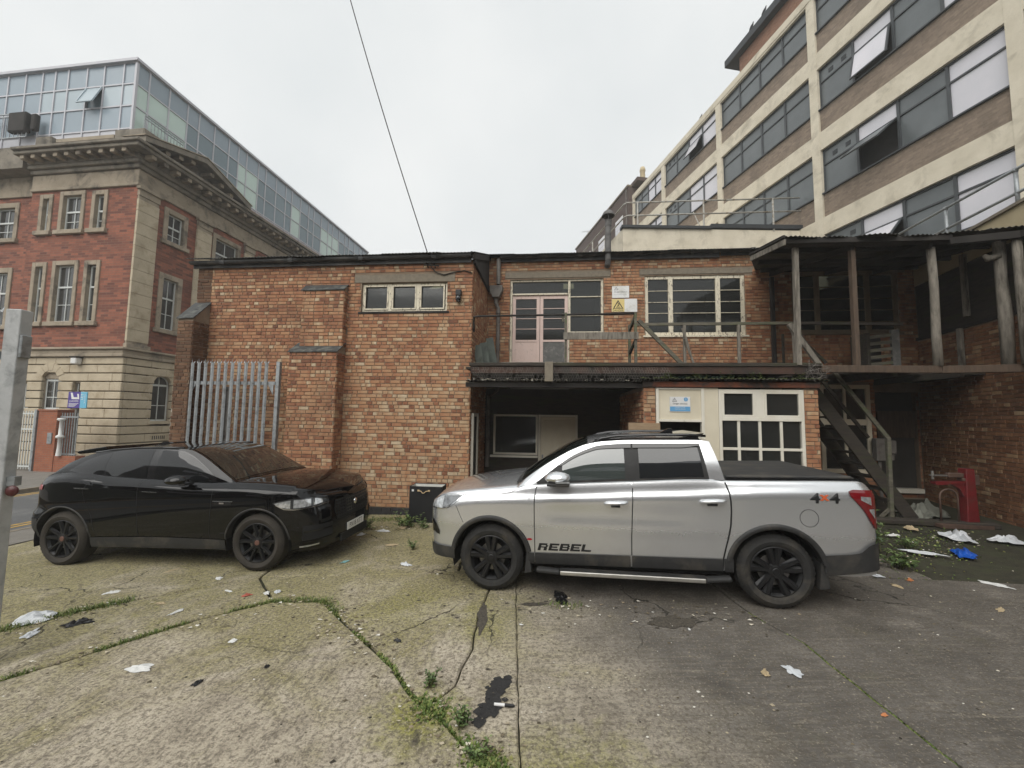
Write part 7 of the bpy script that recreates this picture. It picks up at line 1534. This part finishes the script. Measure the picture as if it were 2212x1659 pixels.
# crumbs of gravel, leaf fragments and chips scattered over the yard
g = G(); rr = random.Random(77)
for k in range(1500):
    x, y = rr.uniform(-6.5,6.5), rr.uniform(2.2,7.2); s_ = rr.uniform(.004,.014)*(1.6 if rr.random() < .08 else 1); a = rr.uniform(0,6.3); z = gz(x); v = rr.random(); i = len(g.v)
    for q in range(4): t = a+q*1.57+rr.uniform(-.3,.3); g.v.append((x+s_*math.cos(t), y+s_*.8*math.sin(t), z+.001))
    g.v.append((x,y,z+s_*.55))
    for q in range(4): g.f.append((i+q,i+(q+1)%4,i+4)); g.a.append(v); g.m.append(0)
for k in range(700):
    pts = rr.choice((J1[:5], J0[:4], J2[:8], J2[:3], [(-3.2,8.0),(-1.2,7.6)], [(4.3,5.2),(7.6,6.9)], [(.1,4.6),(2.4,4.3)])); tt = rr.random(); L_ = len(pts)-1; i0 = min(L_-1, int(tt*L_)); f_ = tt*L_-i0
    x = pts[i0][0]+(pts[i0+1][0]-pts[i0][0])*f_+rr.gauss(0,.14); y = pts[i0][1]+(pts[i0+1][1]-pts[i0][1])*f_+rr.gauss(0,.14); s_ = rr.uniform(.008,.028); a = rr.uniform(0,6.3); z = gz(x)+.002; v = rr.random()**.8; i = len(g.v)
    for q in range(4): t = a+q*1.57+rr.uniform(-.4,.4); g.v.append((x+s_*math.cos(t), y+s_*.6*math.sin(t), z+rr.uniform(0,.012)))
    g.f.append((i,i+1,i+2,i+3)); g.a.append(v); g.m.append(0)
m, t, b = newmat('crumbs'); at = N(t, 'ShaderNodeAttribute', attribute_name='bc'); L(t, ramp(t, at.outputs['Fac'], [(0,(.03,.026,.02)),(.35,(.10,.08,.05)),(.6,(.26,.21,.14)),(.8,(.50,.44,.32)),(1,(.72,.70,.64))]), b.inputs['Base Color']); b.inputs['Roughness'].default_value = .9; MATS['crumbs'] = m
tag(g.build('gravel_crumbs', MATS['crumbs']), 'crumbs of gravel and leaf scattered over the concrete', 'gravel', kind='stuff')
# grass and moss along the joints
m, t, b = newmat('grass'); at = N(t, 'ShaderNodeAttribute', attribute_name='bc'); L(t, ramp(t, at.outputs['Fac'], [(0,(.055,.090,.018)),(.5,(.12,.175,.035)),(.85,(.20,.23,.06)),(1,(.28,.24,.10))]), b.inputs['Base Color']); b.inputs['Roughness'].default_value = .7; MATS['grass'] = m
def along(pts, t):
    L_ = [math.dist(a, b) for a, b in zip(pts, pts[1:])]; d = t*sum(L_)
    for (a, b), l in zip(zip(pts, pts[1:]), L_):
        if d <= l: return (a[0]+(b[0]-a[0])*d/l, a[1]+(b[1]-a[1])*d/l)
        d -= l
    return pts[-1]
def grass(pts, n, h, spread, seed, dens=.35, name='grass', label='', leafy=False):
    rr = random.Random(seed); g = G()
    for k in range(n):
        tt = rr.random(); x, y = along(pts, tt)
        if noise.noise(Vector((x*2.3, y*2.3, seed))) < dens-.5+.0: continue
        x += rr.gauss(0, spread); y += rr.gauss(0, spread); z = gz(x)-.03 if spread < .05 else gz(x)-.01; a = rr.uniform(0, 6.3); hh = h*rr.uniform(.35, 1.15); w = (.004 if not leafy else .011)*rr.uniform(.7,1.3); ln = rr.uniform(.2,.9)*hh
        dx, dy = math.cos(a), math.sin(a); v = rr.random()
        p0 = (x-dy*w, y+dx*w, z); p1 = (x+dy*w, y-dx*w, z); m0 = (x+dx*ln*.4-dy*w*.9, y+dy*ln*.4+dx*w*.9, z+hh*.65); m1 = (x+dx*ln*.4+dy*w*.9, y+dy*ln*.4-dx*w*.9, z+hh*.65); tp = (x+dx*ln, y+dy*ln, z+hh)
        g.face([p0,p1,m1,m0], v); g.face([m0,m1,tp], v)
    return tag(g.build(name, MATS['grass']), label, 'grass', kind='stuff')
grass(J1[:6], 5200, .055, .022, 1, .44, label='grass tufts growing along the left concrete joint')
grass([(-2.9,4.72),(-2.66,4.78),(-2.3,4.8),(-2.07,4.76),(-1.8,4.5)], 1500, .055, .04, 2, .3, label='grass clump where the left and middle joints meet')
grass(J0[:3]+[(-5.6,3.5)], 2600, .07, .045, 3, .4, label='grass along the far left joint by the litter')
grass(J2[:9], 3000, .032, .026, 4, .46, label='low weeds filling the middle joint', leafy=True)
grass([(-.62,3.1),(-.45,2.95),(-.28,2.75),(-.12,2.58),(.02,2.4)], 3000, .026, .055, 5, .38, label='mossy weeds spreading at the bottom of the middle joint', leafy=True)
grass([(2.46,4.4),(2.64,3.8),(2.62,3.1),(2.61,2.3)], 6500, .020, .022, 6, .36, label='moss filling the right-hand joint', leafy=True)
grass([(.05,4.68),(.3,4.62),(.75,4.55)], 500, .06, .04, 7, .4, label='tuft of grass by the pickup front wheel')
# leafy weeds
m, t, b = newmat('leaf'); at = N(t, 'ShaderNodeAttribute', attribute_name='bc'); L(t, ramp(t, at.outputs['Fac'], [(0,(.040,.070,.020)),(.5,(.09,.145,.04)),(1,(.19,.25,.08))]), b.inputs['Base Color']); b.inputs['Roughness'].default_value = .55; MATS['leaf'] = m
surf('stem', (.10,.10,.04), (.06,.06,.025), 8, .8)
def weed(x, y, h, ns, ll, label, seed, spread=.2, group=None, z=None, up=.6, cat='plant', name='leafy_weed'):
    rr = random.Random(seed); w = thing(name, label, cat, (x, y, gz(x) if z is None else z), 0., group); gs_ = G(); gl_ = G()
    for k in range(ns):
        a = rr.uniform(0, 6.3); r = rr.uniform(.2, 1)*spread; hh = h*rr.uniform(.45, 1.); bx, by = rr.gauss(0, spread*.3), rr.gauss(0, spread*.3)
        P = [Vector((bx+math.cos(a)*r*t_**1.3, by+math.sin(a)*r*t_**1.3, hh*t_)) for t_ in (0,.33,.66,1)]
        gs_.tube(P, [.006,.005,.004,.002], 5)
        nl = max(4, int(hh/ll*3.2)+3)
        for q in range(nl):
            t_ = .18+.82*q/(nl-1); i = min(2, int(t_*3)); f = t_*3-i; p = P[i]+(P[i+1]-P[i])*f; b_ = q*2.4+rr.uniform(-.5,.5); L1 = ll*rr.uniform(.6,1.15)*(1.1-.4*t_); el = rr.uniform(.1, up+.3)
            d = Vector((math.cos(b_)*math.cos(el), math.sin(b_)*math.cos(el), math.sin(el))); s_ = Vector((-math.sin(b_), math.cos(b_), 0)); ww = L1*.30; v = rr.random()
            m_ = p+d*L1*.5+Vector((0,0,.06*L1)); tp = p+d*L1-Vector((0,0,.22*L1))
            gl_.face([p, m_+s_*ww, tp], v); gl_.face([p, tp, m_-s_*ww], v)
    gs_.build('stem', MATS['stem'], w); gl_.build('foliage', MATS['leaf'], w); return w
weed(-1.95,7.85,.26,16,.10,'leafy weed at the left foot of the black bin',11,.26); weed(-2.75,7.7,.22,18,.09,'low spreading weed by the number plate of the black car',12,.34); weed(-1.62,7.75,.14,8,.08,'small weed in front of the black bin',13,.16); weed(-1.55,6.55,.14,7,.06,'small weed left of the pickup nose',14,.12)
weed(4.65,5.9,.40,30,.11,'large leafy weed clump behind the pickup tail',15,.30); weed(5.3,6.3,.40,30,.11,'dense weed clump below the stair foot',16,.32); weed(5.75,6.85,.62,14,.16,'tall broad leaved weed beside the stair foot',17,.22,up=.5); weed(5.15,5.5,.22,14,.11,'dark leaved weed at the front of the weed patch',18,.24); weed(6.0,6.3,.18,9,.09,'low weed in front of the red press',19,.2); weed(7.9,5.95,.25,10,.1,'weed at the far right edge of the yard',20,.2)
weed(-.30,2.88,.12,9,.045,'bright weed in the middle joint near the bottom',21,.06); weed(-.60,3.28,.13,10,.045,'taller sprig in the middle joint',22,.06); weed(-.18,2.62,.08,10,.04,'small weed at the bottom of the middle joint',23,.06)
for k, (x, y, h, ns, lab) in enumerate(((3.9,-.62,.10,14,'weeds at the left of the mossy room roof'),(4.5,-.60,.13,16,'weeds in the middle of the mossy room roof'),(5.0,-.62,.16,12,'broad leaved weed on the edge of the room roof'),(5.5,-.60,.12,16,'weeds at the right of the mossy room roof'),(6.15,-.62,.12,10,'weed at the right corner of the room roof'))):
    P = Mw(x, y, 2.79); weed(P[0], P[1], h, ns, .06, lab, 30+k, .26, z=2.79, name='roof_weed')
surf('moss', (.075,.095,.018), (.035,.045,.010), 14, .95, bump_=.8, bs=60)
g = G(); rr = random.Random(9)
for k in range(900):
    x, y = rr.uniform(3.4,6.6), rr.uniform(-.8,.4); s_ = rr.uniform(.015,.04); P = Vector(Mw(x, y, 2.79)); i = len(g.v)
    for q in range(5): t = q*1.2566; g.v.append((P.x+s_*math.cos(t), P.y+s_*math.sin(t), P.z))
    g.v.append((P.x, P.y, P.z+s_*.6))
    for q in range(5): g.f.append((i+q,i+(q+1)%5,i+5)); g.a.append(0); g.m.append(0)
tag(g.build('moss', MATS['moss'], smooth=True), 'moss cushions covering the room roof', 'moss', kind='stuff')
surf('green_plastic', (.24,.40,.32), (.18,.31,.25), 3, .5)
g = G(); corr(g, 4.0, 5.1, lambda y: 2.845+.02*y, -.7, .5, amp=.012, seed=15); o = tag(g.build('plastic_sheet', MATS['green_plastic'], smooth=True), 'pale green corrugated plastic sheet lying on the room roof', 'sheet'); o.location = Mw(0,0,0); o.rotation_euler = (0,0,MA)
grass([(4.6,5.3),(5.5,5.8),(6.6,6.6),(7.4,7.1)], 700, .02, .28, 44, .45, label='short grass and moss on the bare ground at the right', leafy=True)
grass([(-3.2,8.35),(-2.4,8.4),(-1.4,8.3)], 900, .05, .09, 45, .3, label='grass along the foot of the brick wall')
# potholes and tar
surf('tar', (.022,.021,.020), (.014,.013,.013), 10, .7, bump_=.8, bs=30)
def blot(x, y, sx, sy, seed, name, mat, parent, dz=.003):
    g = G(); n = 44; g.face([(x+sx*math.cos(2*math.pi*k/n)*(1+.45*noise.noise(Vector((math.cos(2*math.pi*k/n)*1.9+seed, math.sin(2*math.pi*k/n)*1.9, 0)))+.25*noise.noise(Vector((math.cos(2*math.pi*k/n)*6, math.sin(2*math.pi*k/n)*6, seed)))), y+sy*math.sin(2*math.pi*k/n)*(1+.5*noise.noise(Vector((math.cos(2*math.pi*k/n)*2.3, math.sin(2*math.pi*k/n)*2.3, seed+5)))), 0) for k in range(n)])
    g.v = [(p[0], p[1], gz(p[0])+dz) for p in g.v]; return g.build(name, MATS[mat], parent)
surf('rubble', (.10,.085,.064), (.035,.030,.024), 40, .95, bump_=1., bs=45)
for k, (x, y, a, b_) in enumerate(((-.06,3.30,.085,.09),(-.10,3.17,.06,.10),(-.14,3.02,.085,.08),(-.19,2.91,.05,.05),(.0,3.37,.03,.03),(-.02,3.12,.025,.02))): blot(x, y, a, b_, 3+k, 'tar_patch', 'tar', ground, .003+k*.0004)
for k in range(10):
    a_ = random.uniform(0, 6.3); r_ = random.uniform(.0, .22); s_ = random.uniform(.005, .016); blot(-.09+.45*r_*math.cos(a_)+random.uniform(-.05,.05), 3.14+1.2*r_*math.sin(a_), s_, s_*.8, 20+k, 'tar_patch', 'tar', ground, .0065+k*.00005)
for k in range(26):
    x, y = random.choice(((1.62,4.2),(-.27,4.35),(-1.5,4.4),(.3,4.62),(-.9,4.9),(-.35,3.6))); s_ = random.uniform(.006, .02); blot(x+random.gauss(0,.18), y+random.gauss(0,.12), s_*1.3, s_*.8, 70+k, 'dirt_patch', 'rubble', ground, .004+k*.00005)
blot(1.62,4.2,.22,.12,5,'pothole','rubble',ground); blot(-.27,4.35,.05,.30,8,'crack_filling','rubble',ground); blot(.28,4.62,.14,.04,9,'crack_filling','rubble',ground)

# ================================================================== HAZE
g = G(); g.box(-75, 75, -30, 95, -1.6, 26.0); hz = g.build('haze', [], None); hz['kind'] = 'stuff'
m = bpy.data.materials.new('haze'); m.use_nodes = True; t = m.node_tree; t.nodes.clear(); out = t.nodes.new('ShaderNodeOutputMaterial'); pv = t.nodes.new('ShaderNodeVolumePrincipled')
pv.inputs['Color'].default_value = (.93,.95,.96,1); pv.inputs['Density'].default_value = .0018; pv.inputs['Anisotropy'].default_value = .2; t.links.new(pv.outputs[0], out.inputs['Volume']); hz.data.materials.append(m)
tag(hz, 'thin grey mist hanging over the yard and street', 'mist')
sc.cycles.volume_bounces = 1; sc.cycles.volume_step_rate = 4.
